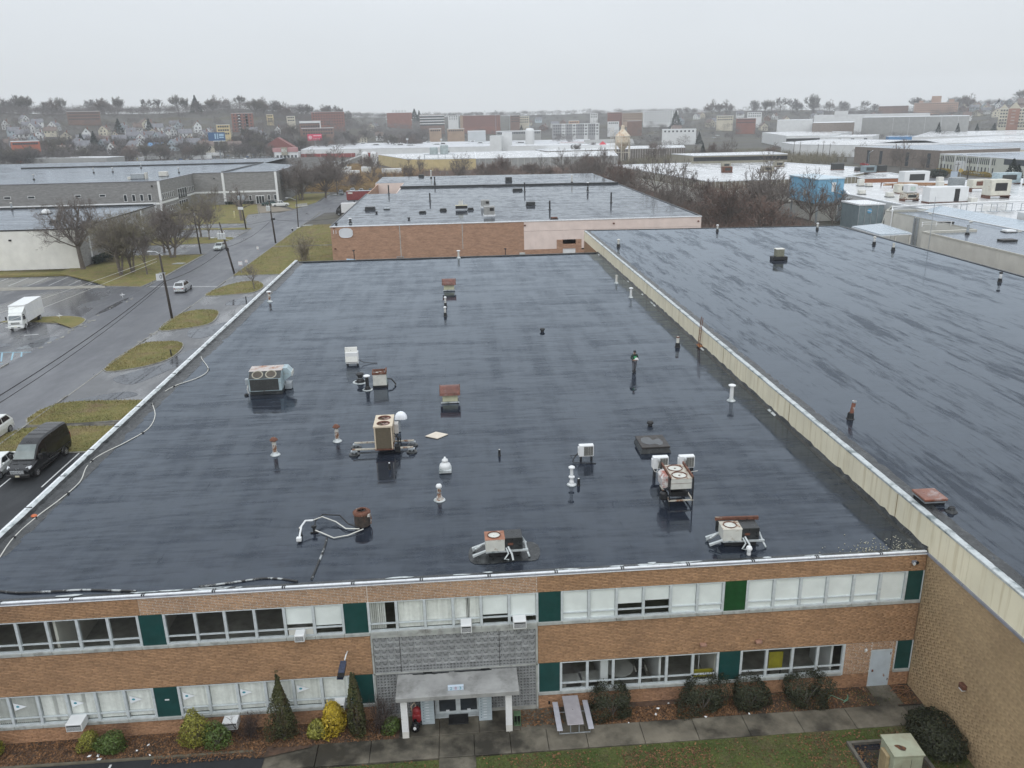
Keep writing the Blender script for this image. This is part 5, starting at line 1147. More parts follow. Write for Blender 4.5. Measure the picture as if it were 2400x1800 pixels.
obj('debris',MB().box(-.4,.5,-.6,.6,.34,.6).box(-.2,.3,-.2,.5,.6,.9),m_black,t)
def old_unit(label,x,y,rz,variant):
 t=thing('old_condenser',label,'air conditioner',(x,y,R0),rz)
 obj('cabinet',MB().bbox(-.75,.15,-.42,.42,.35,.95,.015),m_hvac_w,t);mb=MB();top_with_holes(mb,-.77,.17,-.44,.44,.962,[(-.32,.04,.32)]);obj('rusty_top',mb,m_rust_pale if variant else M('rust_orange_top',(.30,.13,.075),.6,.25,3,(.5,.45,.38),(.55,.68),3),t)
 fan(t,(-.32,.04,.97),.31,m_rust,m_offwhite)
 obj('duct',MB().bbox(.17,1.0,-.36,.48,.3,.98,.02),m_flash_dark,t);obj('rust_plate',MB().box(.3,.55,-.372,-.362,.6,.72),m_rust,t)
 for ry in(-.38,.32):
  obj('rail',MB().extr([(-1.35,.1),(-.75,.35),(-.75,.42),(-1.38,.2)],'y',ry-.06,ry+.06).box(-.75,1.25,ry-.05,ry+.05,.28,.36),m_alu,t)
 obj('end_strap',MB().tube([(1.02,.4,.6),(1.14,.1,.5),(1.2,-.3,.25),(1.3,-.55,.03)],.05,5).tube([(-.9,.2,.4),(-1.2,.1,.25),(-1.3,.3,.05)],.07,5),m_alu,t)
 obj('pipework',MB().tube([(.2,-.4,.5),(.3,-.6,.3),(.1,-.75,.1),(.3,-.7,.03)],.04,6).tube([(.3,-.4,.55),(.45,-.65,.3),(.5,-.8,.05)],.05,6),m_alu,t)
 obj('base',MB().box(-.6,.9,-.3,.3,.02,.28),m_black,t)
 if variant:obj('back_rail',MB().box(-.9,1.2,.5,.62,.95,1.12),m_rust,t);obj('rear_box',MB().bbox(-.85,1.0,.44,.62,.4,.98,.02),m_flash_dark,t)
 return t
old_unit('old pale condenser with rusty fan top on silver rails, middle of the front edge',-19.9,2.0,.02,0)
old_unit('old pale condenser with dark rusty rail behind it, right end of the front edge',-8.6,1.75,-.05,1)
for nm,pts in(('roof_patch',[(-21.4,2.5),(-20.8,2.85),(-18.3,2.9),(-18.2,1.3),(-19.2,1.2),(-21.2,1.15)]),):
 tag(obj(nm,MB().poly([(x,y,R0+.006)for x,y in smooth_poly(pts,4)]),m_flash_dark),'dark patch of fresh felt under the middle front condenser','roof patch')
t=thing('round_condenser','round rust-topped condenser mirrored in the wet roof near the front','air conditioner',(-26.8,5.55,R0))
obj('coil',MB().lathe([(.40,.06),(.40,.72)],24).disc((0,0,.06),.4,24),M('dark_rusty_coil',(.045,.035,.028),.7,.5,6,(.12,.06,.035),(.55,.7),3,bmp=.5,bsc=50),t)
obj('rusty_lid',MB().lathe([(.44,.68),(.45,.78),(.38,.84),(.26,.86)],24),m_rust,t,smooth=True);fan(t,(0,0,.86),.25,m_rust,m_black);obj('white_bracket',MB().box(.3,.42,-.3,-.12,.6,.74).tube([(.42,-.1,.74),(.46,-.05,.4),(.43,-.05,.1)],.03,5),m_rusty_w,t)
for nm,lb,pts,m_,r in(('looped_cable','black insulated cable looping from the round condenser',[(-26.9,5.1,.1),(-27.5,5.4,.2),(-28.0,6.1,.35),(-28.9,6.3,.35),(-29.2,5.7,.3),(-29.15,5.1,.15)],m_black,.035),('looped_cable','pale cable looping highest from the round condenser to a white elbow',[(-26.9,4.95,.12),(-27.6,5.1,.1),(-28.2,5.9,.1),(-28.9,6.1,.32),(-29.3,5.6,.4)],m_offwhite,.03),('looped_cable','pale cable sagging low in front of the round condenser',[(-26.7,4.95,.1),(-27.4,4.5,.04),(-28.1,4.3,.04),(-28.8,4.9,.05),(-29.2,5.0,.2)],m_offwhite,.03),('white_conduit','bent white conduit at the left end of the cable loops',[(-29.25,5.4,.5),(-29.6,5.3,.55),(-29.75,4.9,.45),(-29.75,4.2,.2)],m_white,.05)):
 tag(obj(nm,MB().tube([(x,y,R0+z)for x,y,z in pts],r,6),m_),lb,'cable')
t=thing('cable_stand','black bracket holding the ends of the looped cables','bracket',(-29.15,5.0,R0));obj('post',MB().box(-.06,.06,-.05,.05,0,.35).box(-.2,.2,-.04,.04,.0,.05),m_black,t);obj('clip',MB().box(-.12,.12,-.06,.06,.3,.4),m_black,t)
t=thing('white_junction','small white junction box under the bent white conduit','junction box',(-29.75,4.1,R0));obj('case',MB().bbox(-.12,.12,-.1,.1,.08,.28,.02),m_white,t);obj('stub',MB().cyl(0,0,0,.08,.06),m_black,t)
def cable(label,pts,r=.03,mat=m_offwhite,z=R0+.03,clips=0,name='roof_cable'):
 q=[]
 P_=[Vector((*p,0))for p in pts]
 for i in range(len(P_)-1):
  p0,p1,p2,p3=P_[max(i-1,0)],P_[i],P_[i+1],P_[min(i+2,len(P_)-1)]
  for j in range(6):
   s=j/6;v=.5*((2*p1)+(p2-p0)*s+(2*p0-5*p1+4*p2-p3)*s*s+(3*p1-p0-3*p2+p3)*s**3);q.append((v.x,v.y,z))
 q.append((P_[-1].x,P_[-1].y,z));t=thing(name,label,'cable',(q[0][0],q[0][1],z))
 obj('sheath',MB().tube([(a-q[0][0],b-q[0][1],0)for a,b,c in q],r,6),mat,t)
 for k in range(clips):
  a=q[int((k+.5)/clips*len(q))];obj('clip',MB().box(-.09,.09,-.06,.06,-.03,.05).shift(a[0]-q[0][0],a[1]-q[0][1],0),m_black,t)
 return t
k6=lambda x,y:tuple(at(x/3.687,900+y/3.687,R0))[:2]
k5=lambda x,y:tuple(at(x/3.687,600+y/3.687,R0))[:2]
cable('pale cable snaking along the left parapet from near corner to mid roof',[k6(0,1500),k6(120,1330),k6(320,1150),k6(520,1000),k6(690,850),k6(750,720),k6(860,620),k6(1100,500),k6(1280,390),k6(1340,280),k6(1320,180),k6(1310,140)],.03,m_offwhite,clips=5)
cable('pale cable continuing up the roof beside the parapet in a loop',[k5(1310,1250),k5(1500,1130),k5(1720,1050),k5(1800,980),k5(1740,880),k5(1760,820),k5(1830,740)],.03,m_offwhite,clips=3)
cable('thin pale cable against the far stretch of parapet',[k5(1830,740),k5(1930,640),k5(2050,540),k5(2120,470),k5(2200,410)],.03,m_offwhite)
b1=lambda x,y:tuple(at(x/3.687,1350+y/3.687,R0))[:2]
b2=lambda x,y:tuple(at(600+x/3.687,1350+y/3.687,R0))[:2]
cable('black cable with pale stripes along the front edge, bottom left',[b1(0,135),b1(160,148),b1(400,140),b1(700,125),b1(950,128),b1(1180,135)],.045,M('black_and_grey_sheath',(.02,.02,.02),.5,.3,2,(.4,.42,.42),(.5,.55),1.2),clips=0)
cable('striped cable lying along the front edge left of the canopy bay',[b1(1720,95),b1(1900,75),b1(2150,40),b2(60,25),b2(200,28),b2(360,50)],.045,MATS['black_and_grey_sheath'])
cable('short striped cable running from the looped cables towards the front edge',[b2(480,30),b2(520,-60),tuple(at(760,1285,R0))[:2],tuple(at(766,1262,R0))[:2]],.05,MATS['black_and_grey_sheath'])
t=thing('cable_marker','small orange-red cap on the cable by the left parapet','cap',(*k6(295,1150),R0));obj('cap_body',MB().lathe([(.16,0),(.17,.08),(.1,.14),(0,.15)],12),M('orange_red_plastic',(.55,.14,.05),.5),t);obj('cap_base',MB().box(-.1,.2,-.18,-.1,0,.08),m_black,t)
tag(obj('square_board',MB().add([(-.75,0,.0),(0,-.62,.0),(.75,0,.0),(0,.62,.0),(-.75,0,.04),(0,-.62,.04),(.75,0,.04),(0,.62,.04)],[(4,5,6,7),(0,1,5,4),(1,2,6,5),(2,3,7,6),(3,0,4,7)]).rotz(.1),M('cream_board',(.62,.55,.46),.6,.06,3)),'cream square board lying cornerwise on the wet roof','board').location=(-23.2,17.5,R0)
V=[];n=130
c=np.stack([-np.abs(RNG.normal(1.2,1.3,n))-.4,.25+np.abs(RNG.normal(0,.55,n)),np.full(n,R0+.004)],1);s=RNG.uniform(.012,.035,n)
for k in range(4):
 a=k*PI/2+RNG.uniform(-.4,.4,n);V.append(c+np.stack([np.cos(a)*s,np.sin(a)*s,np.zeros(n)],1))
v=np.stack(V,1).reshape(-1,3);top=v.copy();top[:,2]+=.025;nf=np.arange(n*4).reshape(-1,4)
q=np.concatenate([nf+n*4]+[np.stack([nf[:,i],nf[:,(i+1)%4],nf[:,(i+1)%4]+n*4,nf[:,i]+n*4],1)for i in range(4)])
o=npobj('stone_chips',np.concatenate([v,top]),q,M('pale_stone_chips',(.38,.36,.27),.8,.3,5));o['kind']='stuff'
t=thing('ladder','rusty steel ladder fixed against the cream wall between the two roofs','ladder',(-.18,35.9,R0))
for y in(-.22,.22):obj('rail',MB().tube([(-.1,y,0),(.02,y,2.0),(.1,y,2.7)],.035,6),m_rust,t)
for k in range(6):obj('rung',MB().tube([(-.08+.02*k,-.22,.3+.3*k),(-.08+.02*k,.22,.3+.3*k)],.02,5),M('orange_rust',(.35,.15,.06),.8,.3,5),t)
obj('bracket',MB().box(-.2,.16,-.35,.35,.1,.18).box(-.15,.1,-.3,-.22,0,.12),MATS['orange_rust'],t)
RR=TZ+.01
pipe_vent('dark vent with white band near the far left corner of the right roof',2.1,84.0,.95,.15,m_offwhite,'dome',m_offwhite,'black',RR)
pipe_vent('white-topped black-booted pipe in the middle of the right roof far edge',20.7,96.6,.95,.13,m_offwhite,'dome',m_white,'black',RR)
pipe_vent('black-booted pipe in front of the mirrored trees at the far edge',36.6,95.2,.95,.13,m_offwhite,'dome',m_white,'black',RR)
pipe_vent('black-booted pipe in front of the lean-to roof, right edge',37.7,79.0,.95,.145,m_white,'dome',m_offwhite,'black',RR)
pipe_vent('black-booted pipe standing right of its neighbour by the lean-to',37.6,73.6,.95,.15,m_offwhite,'ring',None,'black',RR)
pipe_vent('black-and-white hooked pipe near the right edge by the pale wall',37.6,51.2,.95,.13,m_white,'dome',m_black,'black',RR)
pipe_vent('leaning rust-brown flue with black boot near the cream parapet',2.4,13.1,1.15,.12,M('rust_and_silver_flue',(.2,.08,.05),.5,.3,4,(.5,.5,.5),(.55,.62),3),'ring',m_steel,'black',RR,lean=.12)
pipe_vent('dark pipe cut by the right edge of the photo low on the right roof',1.75,-4.2,.9,.1,m_black,'ring',m_steel,'black',RR)
pipe_vent('short black pipe stub in front of the rusty hatch',1.35,.75,.22,.12,m_black,'ring',m_black,'flange',RR)
t=thing('square_vent','square dark-based vent with pale mesh box in the middle of the right roof','vent',(20.0,69.2,RR));obj('curb',MB().bbox(-.95,.95,-.6,.6,0,.45,.04),m_black,t);obj('box',MB().bbox(-.52,.52,-.45,.45,.45,1.35,.03),M('olive_grey_mesh',(.2,.2,.15),.7,.3,8),t);obj('lid',MB().bbox(-.56,.56,-.5,.5,1.35,1.45,.02),m_offwhite,t)
t=thing('roof_hatch','rust-lidded square hatch near the parapet on the right roof','hatch',(.98,2.0,RR));
obj('curb',MB().box(-.5,.5,-.5,.5,0,.22),m_black,t);obj('curb_band',MB().box(-.52,.52,-.52,.52,.1,.16),m_steel,t);obj('lid',MB().bbox(-.58,.58,-.6,.6,.22,.34,.02),M('wet_rust_lid',(.2,.075,.045),.35,.25,2,(.3,.22,.2),(.5,.62),1.3),t)
CR_=CZ+.01
def low_box(label,x,y,w,d,h,mat,z=CR_,cat='roof vent',name='roof_box'):
 t=thing(name,label,cat,(x,y,z));obj('case',MB().bbox(-w/2,w/2,-d/2,d/2,0,h,min(.05,h/4)),mat,t);obj('curb',MB().box(-w/2-.12,w/2+.12,-d/2-.12,d/2+.12,0,.12),m_flash_dark,t);return t
low_box('wide low black box left on the seamed warehouse roof',-40.1,155.0,2.2,1.6,.7,m_flash_dark);low_box('small grey curb right of the wide black box on the seamed roof',-36.4,155.0,1.2,1,.35,m_steel)
low_box('low black box at the left of the middle row on the seamed roof',-28.1,146.0,1.4,1.1,.4,m_flash_dark);low_box('low black box second in the middle row on the seamed roof',-23.7,149.3,1.4,1.2,.5,m_flash_dark)
low_box('small black box just left of the tall grey units on the seamed roof',-17.7,149.0,1.2,1.0,.5,m_flash_dark);low_box('low black box right of the tall grey units',-3.9,155.2,2.0,1.4,.8,m_flash_dark);low_box('low black slab near the back seam, right of centre',-3.7,195,2.6,1.6,.6,m_flash_dark);low_box('reddish low box at the front coping of the seamed roof',-1.8,128.4,1.3,.7,.35,m_rust)
t=thing('rooftop_unit','wide pale-topped unit with small stacks in the middle of the seamed roof','air conditioner',(-19.7,149.6,CR_));obj('cabinet',MB().bbox(-1.3,1.3,-.8,.8,.3,.95,.04),m_black,t);obj('top_panel',MB().box(-1.35,1.35,-.85,.85,.955,1.0),M('straw_coloured_top',(.45,.42,.3),.6),t)
for k in range(4):obj('stack',MB().cyl(-.5+k*.25,.1,1.0,1.9+.2*(k%2),.09),m_offwhite,t)
for i,(lb,x,y,w,d,h)in enumerate((('tall grey box unit, back one of the stepped pair on the seamed roof',-14.3,153,1.9,1.8,1.7),('tall grey box unit, front one of the stepped pair on the seamed roof',-14.2,136.5,2.2,2.0,2.0))):
 t=thing('rooftop_unit',lb,'air conditioner',(x,y,CR_),0,'stepped grey units on the seamed roof');obj('cabinet',MB().bbox(-w/2,w/2,-d/2,d/2,.35,h,.05),M('grey_duct_metal',(.3,.3,.29),.5,.15,2),t);obj('base',MB().box(-w/2-.1,w/2+.1,-d/2-.1,d/2+.1,0,.35),m_coping,t);obj('louvre',MB().box(.1,w/2-.15,-d/2-.03,-d/2-.002,h*.55,h*.85),m_dark,t)
for lb,x,y,h in(('black flue pipe mid seamed roof, left of centre',-27.1,171.8,1.9),('black flue pipe by the right part of the back seam',-2.1,190.7,2.4),('black flue pipe right of centre, front part',-.7,145,1.9),('black flue pipe toward the right edge of the seamed roof',14.8,156,2.3),('dark flue pipe at the notch on the left of the seamed roof',-38.9,196.5,2.2)):
 pipe_vent(lb,x,y,h,.17,m_black,'ring',m_black,'flange',CR_,group='black flues on the seamed warehouse roof')
for lb,x,y,h in(('white-topped flue near the back seam, right',14.5,187.4,2.2),('white-capped short flue near the front left corner of the seamed roof',-41.7,130.4,.9)):pipe_vent(lb,x,y,h,.22,m_black,'dome',m_white,'boot',CR_)
for lb,x,y,h in(('dark flue on the back roof beyond the seam, left',-26.8,223,2.0),('white flue on the back roof, left of centre',-28.5,250,2.4),('white-topped flue on the back roof, right',14,213.5,2.2)):pipe_vent(lb,x,y,h,.2,m_offwhite if 'white' in lb else m_black,'dome',m_white if 'white' in lb else m_black,'black',CR_+.25)
low_box('dark box with pale lid on the back roof',-4.0,226,2.0,1.8,1.3,m_flash_dark,CR_+.25);low_box('low dark box at the far edge of the back roof',-32,257,1.8,1.4,.7,m_flash_dark,CR_+.25)
for k,(x,y)in enumerate(((-38.1,147.7),(-30.5,134.5),(-44.2,128.5))):pipe_vent(('tiny black drain cap on the seamed roof, middle left','tiny black drain cap near the front coping of the seamed roof','tiny black drain cap at the left front corner of the seamed roof')[k],x,y,.25,.2,m_black,'dome',m_black,'none',CR_,cat='drain cap')
DR=DZ
t=low_box('long grey unit with pale frame on the grey block roof',-121.5,243,4.2,2.4,1.6,m_steel,DR,'air conditioner','rooftop_unit');obj('frame',MB().box(-3.2,-2.2,-1,1,0,.7).box(2.2,2.6,-1,1,0,1.9),m_offwhite,t);low_box('boxy dark unit with pale side near the corner of the grey block roof',-117.3,254,2.6,2,1.5,m_offwhite,DR,'air conditioner','rooftop_unit');low_box('small dark box with white lid on the white-walled building roof',-105.2,147,1.6,1.2,.6,m_flash_dark,7.93)
t=thing('dome_vent','white domed vent on the streaked roof of the white-walled building','vent',(-116.1,167,7.93));obj('dome',MB().lathe([(.9,0),(.95,.4),(.7,.9),(0,1.1)],16),m_white,t,smooth=True);obj('base',MB().box(-1.1,1.1,-1.1,1.1,0,.15),m_flash_dark,t)
for lb,x,y,z in(('dark flue on the grey block roof by the corner',-117.9,271.8,DR),('left one of two flues mid grey block roof',-152.7,285.4,DR),('right one of two flues mid grey block roof',-146.2,286.2,DR),('flue far back on the grey block roof',-144.9,311.5,DR),('flue at the left front of the grey block roof',-158,251.5,DR),('flue on the white-walled building against the far parapet',-129.7,179,7.93)):pipe_vent(lb,x,y,1.6,.2,m_steel,'dome',m_offwhite,'black',z,group='small flues on the roofs across the street')
# ==========================================================
def pole(label,x,y,h=9.8,top=(0,0),r=.16,group=None,name='utility_pole'):
 t=thing(name,label,'utility pole',(x,y,0),0,group);obj('shaft',MB().tube([(0,0,-.1),(top[0]*.5,top[1]*.5,h/2),(top[0],top[1],h)],[r*1.1,r,r*.72],10),m_wood_pole,t,smooth=True);return t
def lamp_arm(t,z,dx,dy,L):
 p=(0,0,z);q=(dx*L*.6,dy*L*.6,z+.55);e=(dx*L,dy*L,z+.6)
 a=obj('lamp_arm',MB().tube([p,q,e],.05,6),m_lamp_head,t);b=MB().bbox(-.14,.14,-.36,.36,-.09,.07,.04);hd=obj('lamp_head',b,m_lamp_head,a);hd.location=(e[0]+dx*.3,e[1]+dy*.3,e[2]);hd.rotation_euler=(0,0,math.atan2(dy,dx)-PI/2)
m_sign=M('white_sign_face',(.66,.68,.69),.5,.06,2);m_ink=M('dark_blue_ink',(.03,.05,.09),.5)
def board(t,z,w,h,words,off=(-.2,0),rz=0.0,name='sign_board'):
 b=obj(name,MB().bbox(-w/2,w/2,-.03,.03,-h/2,h/2,.01),m_sign,t);b.location=(off[0],-.2+off[1],z);b.rotation_euler=(0,.05,rz)
 for s,sz,dz in words:text(s,sz,m_ink,b,(0,-.034,dz),(PI/2,0,0),'lettering',.002)
 return b
def cans(t,xs,z,y):
 for x in xs:obj('transformer',MB().lathe([(.24,0),(.27,.04),(.27,1.05),(.2,1.15),(0,1.2)],12,(x,y-.25,z)),m_lamp_head,t);obj('bushing',MB().cyl(x,y-.25,z+1.15,z+1.5,.05),m_offwhite,t)
 obj('mounting_bar',MB().box(min(xs)-.2,max(xs)+.3,y-.02,y+.06,z+.5,z+.6),m_steel,t)
p1=pole('utility pole on the near kerb beside the silver car, with a small tilted numbered board',-63.3,87.2,9.6,(-.4,0),.17)
b_=board(p1,6.3,1.35,1.0,[('0',.85,0)],(-.6,-.1),.75);lamp_arm(p1,9.3,-.95,.2,1.6);obj('crossbar',MB().box(-.8,.1,-.22,-.14,6.8,6.9),m_steel,p1)
p3=pole('leaning utility pole with three transformer cans and street lamp, by two small signs',-63.3,123.6,9.7,(-1.6,0),.17)
cans(p3,(-1.95,-1.45,-.95),6.6,-.1);lamp_arm(p3,6.3,-1,0,2.9);obj('clamp',MB().bbox(-1.0,-.5,-.2,.2,4.4,4.9,.03),m_black,p3)
obj('crossbar',MB().box(-1.9,-1.0,-.1,-.02,8.6,8.7),m_steel,p3)
p4=pole('utility pole with two pale transformer cans, middle of the near kerb',-63.7,163.9,9.9,(-.45,0),.18)
cans(p4,(-1.0,-.55),7.5,-.2);obj('clamp',MB().bbox(-.45,.45,-.35,.1,5.4,5.8,.03),m_black,p4)
p5=pole('slim lamp pole at the far end of the side lawn',-63.2,191.4,10.2,(.3,0),.13,None,'street_lamp');p5['category']='street lamp';lamp_arm(p5,7.4,-1,0,2.0);obj('base',MB().lathe([(.5,0),(.5,.15),(.2,.25)],12),m_offwhite,p5)
p6=pole('utility pole with twin grey transformer cans on the far kerb',-77,191.5,10.1,(-.7,0),.18)
for dx in(-.9,.25):obj('transformer',MB().lathe([(.3,0),(.34,.05),(.34,.85),(.25,.95),(0,1.0)],12,(dx,-.2,7.9)),m_steel,p6)
board(p6,5.6,1.4,.7,[],(-.8,0));obj('guy_guard',MB().tube([(0,0,.0),(0,.1,2.2)],.06,6),m_offwhite,p6)
p7=pole('thin utility pole standing at the bare trees on the far kerb',-77.3,150.8,9.8,(-.4,0),.15);obj('insulator_arm',MB().box(-.9,.5,-.05,.05,9.2,9.32),m_wood_pole,p7);obj('service_box',MB().bbox(-.35,-.1,-.2,.05,8.2,8.8,.02),m_lamp_head,p7)
def wires(name,label,A,B,sag,r=.022,n=14):
 A,B=Vector(A),Vector(B);pts=[]
 for i in range(n+1):s=i/n;p=A.lerp(B,s);p.z-=sag*4*s*(1-s);pts.append(tuple(p))
 return tag(obj(name,MB().tube(pts,r,5),m_black),label,'cable')
for k,(A,B,sag,r,lb)in enumerate((((-63.7,87.2,5.6),(-62.8,8,5.2),1.3,.05,'thick sagging black cable from the near pole towards the bottom left corner'),((-63.7,87.2,5.3),(-62.8,8,4.7),1.5,.035,'thinner black cable running just below the thick one towards the bottom left'),((-64.4,123.6,5.0),(-63.5,87.2,5.6),.7,.045,'black cable between the leaning three-can pole and the near pole'),((-64.0,163.9,5.5),(-64.4,123.6,5.0),.9,.04,'black cable between the two middle poles on the near kerb'),((-64,163.9,5.5),(-44.8,168,5.8),.9,.03,'black cable from the two-can pole across to the seamed-roof warehouse'),((-63.9,163.9,5.5),(-77.3,150.8,5.6),.6,.025,'thin black cable crossing the street to the pole in the trees'))):wires('overhead_cable',lb,A,B,sag,r)
for k,(A,B,lb)in enumerate((((-64.2,87.2,8.9),(-90,-12,8.6),'upper pale wire over the parking lot'),((-64.2,87.2,8.5),(-82,-12,8.2),'lower pale wire over the parking lot'))):
 tag(obj('overhead_wire',MB().tube([tuple(Vector(A).lerp(Vector(B),s/10)-Vector((0,0,1.2*4*(s/10)*(1-s/10))))for s in range(11)],.02,5),m_offwhite),lb,'cable')
for k,(x,y)in enumerate(((-76.6,104),(-80.3,89.6),(-84.4,83.2),(-84,74.2))):
 t=thing('ground_marker',('small white cross-shaped frame on the verge by the kerb break','small white diamond frame at the tip of the grass strip','small white post figure on the wet lot below the grass strip','small white ring marker on the lot in front of the truck')[k],'marker',(x,y,0))
 obj('stake',MB().cyl(0,0,0,.5,.03),m_white,t);obj('frame',MB().box(-.4,.4,-.03,.03,.5,.58).box(-.04,.04,-.4,.4,.5,.58).box(-.03,.03,-.03,.03,.5,.9),m_white,t)
def road_sign(label,x,y,h,w,hh,words,red=False):
 t=thing('road_sign',label,'sign',(x,y,.1));obj('post',MB().box(-.03,.03,-.03,.03,0,h),m_steel,t);f=obj('plate',MB().bbox(-w/2,w/2,-.05,-.03,h-hh,h,.008),m_sign,t);obj('plate_border',MB().box(-w/2+.04,w/2-.04,-.056,-.051,h-hh+.04,h-hh+.07).box(-w/2+.04,w/2-.04,-.056,-.051,h-.07,h-.04),M('sign_red',(.5,.06,.05),.5),f);return t
road_sign('square white sign on a post beside the leaning pole',-61.9,123.2,2.3,.75,.75,'');road_sign('smaller white sign just behind the square one',-61.5,126.2,2.1,.55,.5,'');road_sign('narrow white sign on the kerb farther up the lawn',-63.0,142.7,2.2,.45,.6,'')
t=thing('fire_hydrant','small dark hydrant with a pale cap on the kerb before the lamp pole','fire hydrant',(-63.5,184.5,.1));obj('barrel',MB().lathe([(.2,0),(.16,.08),(.15,.55),(.19,.6),(.12,.75),(.05,.82)],12),m_black,t);obj('cap',MB().lathe([(.17,.62),(.13,.78),(0,.86)],12),m_white,t);obj('outlet',MB().tube([(-.28,0,.42),(.28,0,.42)],.07,8),m_black,t)
t=thing('marker_post','pale yellow utility post on the dry lawn across the street','post',(-87,219.9,.1));obj('post',MB().bbox(-.16,.16,-.12,.12,0,1.9,.04),M('pale_yellow_plastic',(.6,.55,.3),.5),t);obj('cap',MB().bbox(-.18,.18,-.14,.14,1.9,2.0,.03),m_offwhite,t)
for k,(x,y)in enumerate(((-55.0,97.4),(-56.8,66.4))):
 t=thing('short_post',('short dark post between puddles on the drive nearest the far island','short dark post at the tip of the rutted grass island')[k],'post',(x,y,0));obj('post',MB().cyl(0,0,0,.85,.09,.08),m_black,t);obj('cap',MB().lathe([(.1,.85),(.06,.92),(0,.93)],10),m_black,t)
t=thing('concrete_barrier','grey concrete barrier on the verge by the white pickup','barrier',(-72.2,249,.1),.5);obj('block',MB().extr([(-.4,0),(.4,0),(.2,.35),(.15,.95),(-.15,.95),(-.2,.35)],'x',-2,2),m_concrete,t);obj('feet',MB().box(-1.6,-1.1,-.42,.42,-.02,.04).box(1.1,1.6,-.42,.42,-.02,.04),m_kerb,t)
for lb,x,y,s in(('flat pale concrete pad on the kerb by the lamp pole',-61.5,195,1.6),('broken white slab at the end of the far grass strip',-66.4,289,2.0),('white slab lying on the lawn edge opposite the silver car',-77.6,136.6,1.3)):
 tag(obj('concrete_slab',MB().prism([(x+s*a,y+s*.5*b)for a,b in((-1,-.6),(.6,-1),(1,.5),(-.3,1))],.1,.3),m_sill),lb,'slab')
# ==========================================================
m_tyre=M('tyre_rubber',(.015,.015,.016),.8,.3,8);m_rim=M('alloy_rim',(.4,.41,.42),.35,.15,6,metal=.5)
m_head=M('headlamp_lens',(.62,.64,.66),.1,.1,6,spec=.7);m_tail=M('tail_lamp_red',(.25,.015,.012),.2,.2,6)
m_plate=M('number_plate_cream',(.6,.56,.42),.5,.1,6)
def wheel(par,x,y,r,w):
 t=obj('wheel',MB().tube([(-w/2,0,0),(-w/2+.03,0,0),(w/2-.03,0,0),(w/2,0,0)],[r*.93,r,r,r*.93],18),m_tyre,par);t.location=(x,y,r)
 s=1 if x>0 else-1;mb=MB();X=s*(w/2+.004)
 mb.disc((X,0,0),r*.62,16,'x');obj('rim',mb,m_rim,t)
 mb=MB()
 for k in range(5):a=2*PI*k/5;mb.add([(X+s*.004,r*.18*math.cos(a),r*.18*math.sin(a)),(X+s*.004,r*.55*math.cos(a+.28),r*.55*math.sin(a+.28)),(X+s*.004,r*.55*math.cos(a+.75),r*.55*math.sin(a+.75))],[(0,1,2)])
 obj('rim_gap',mb,m_tyre,t);return t
def loft(mb,secs,m=None,caps=True):
 n=len(secs[0]);k=len(mb.v);vs=[p for s in secs for p in s]
 fs=[(i*n+j,i*n+(j+1)%n,(i+1)*n+(j+1)%n,(i+1)*n+j)for i in range(len(secs)-1)for j in range(n)]
 if caps:fs+=[tuple(reversed(range(n))),tuple((len(secs)-1)*n+j for j in range(n))]
 return mb.add(vs,fs,m)
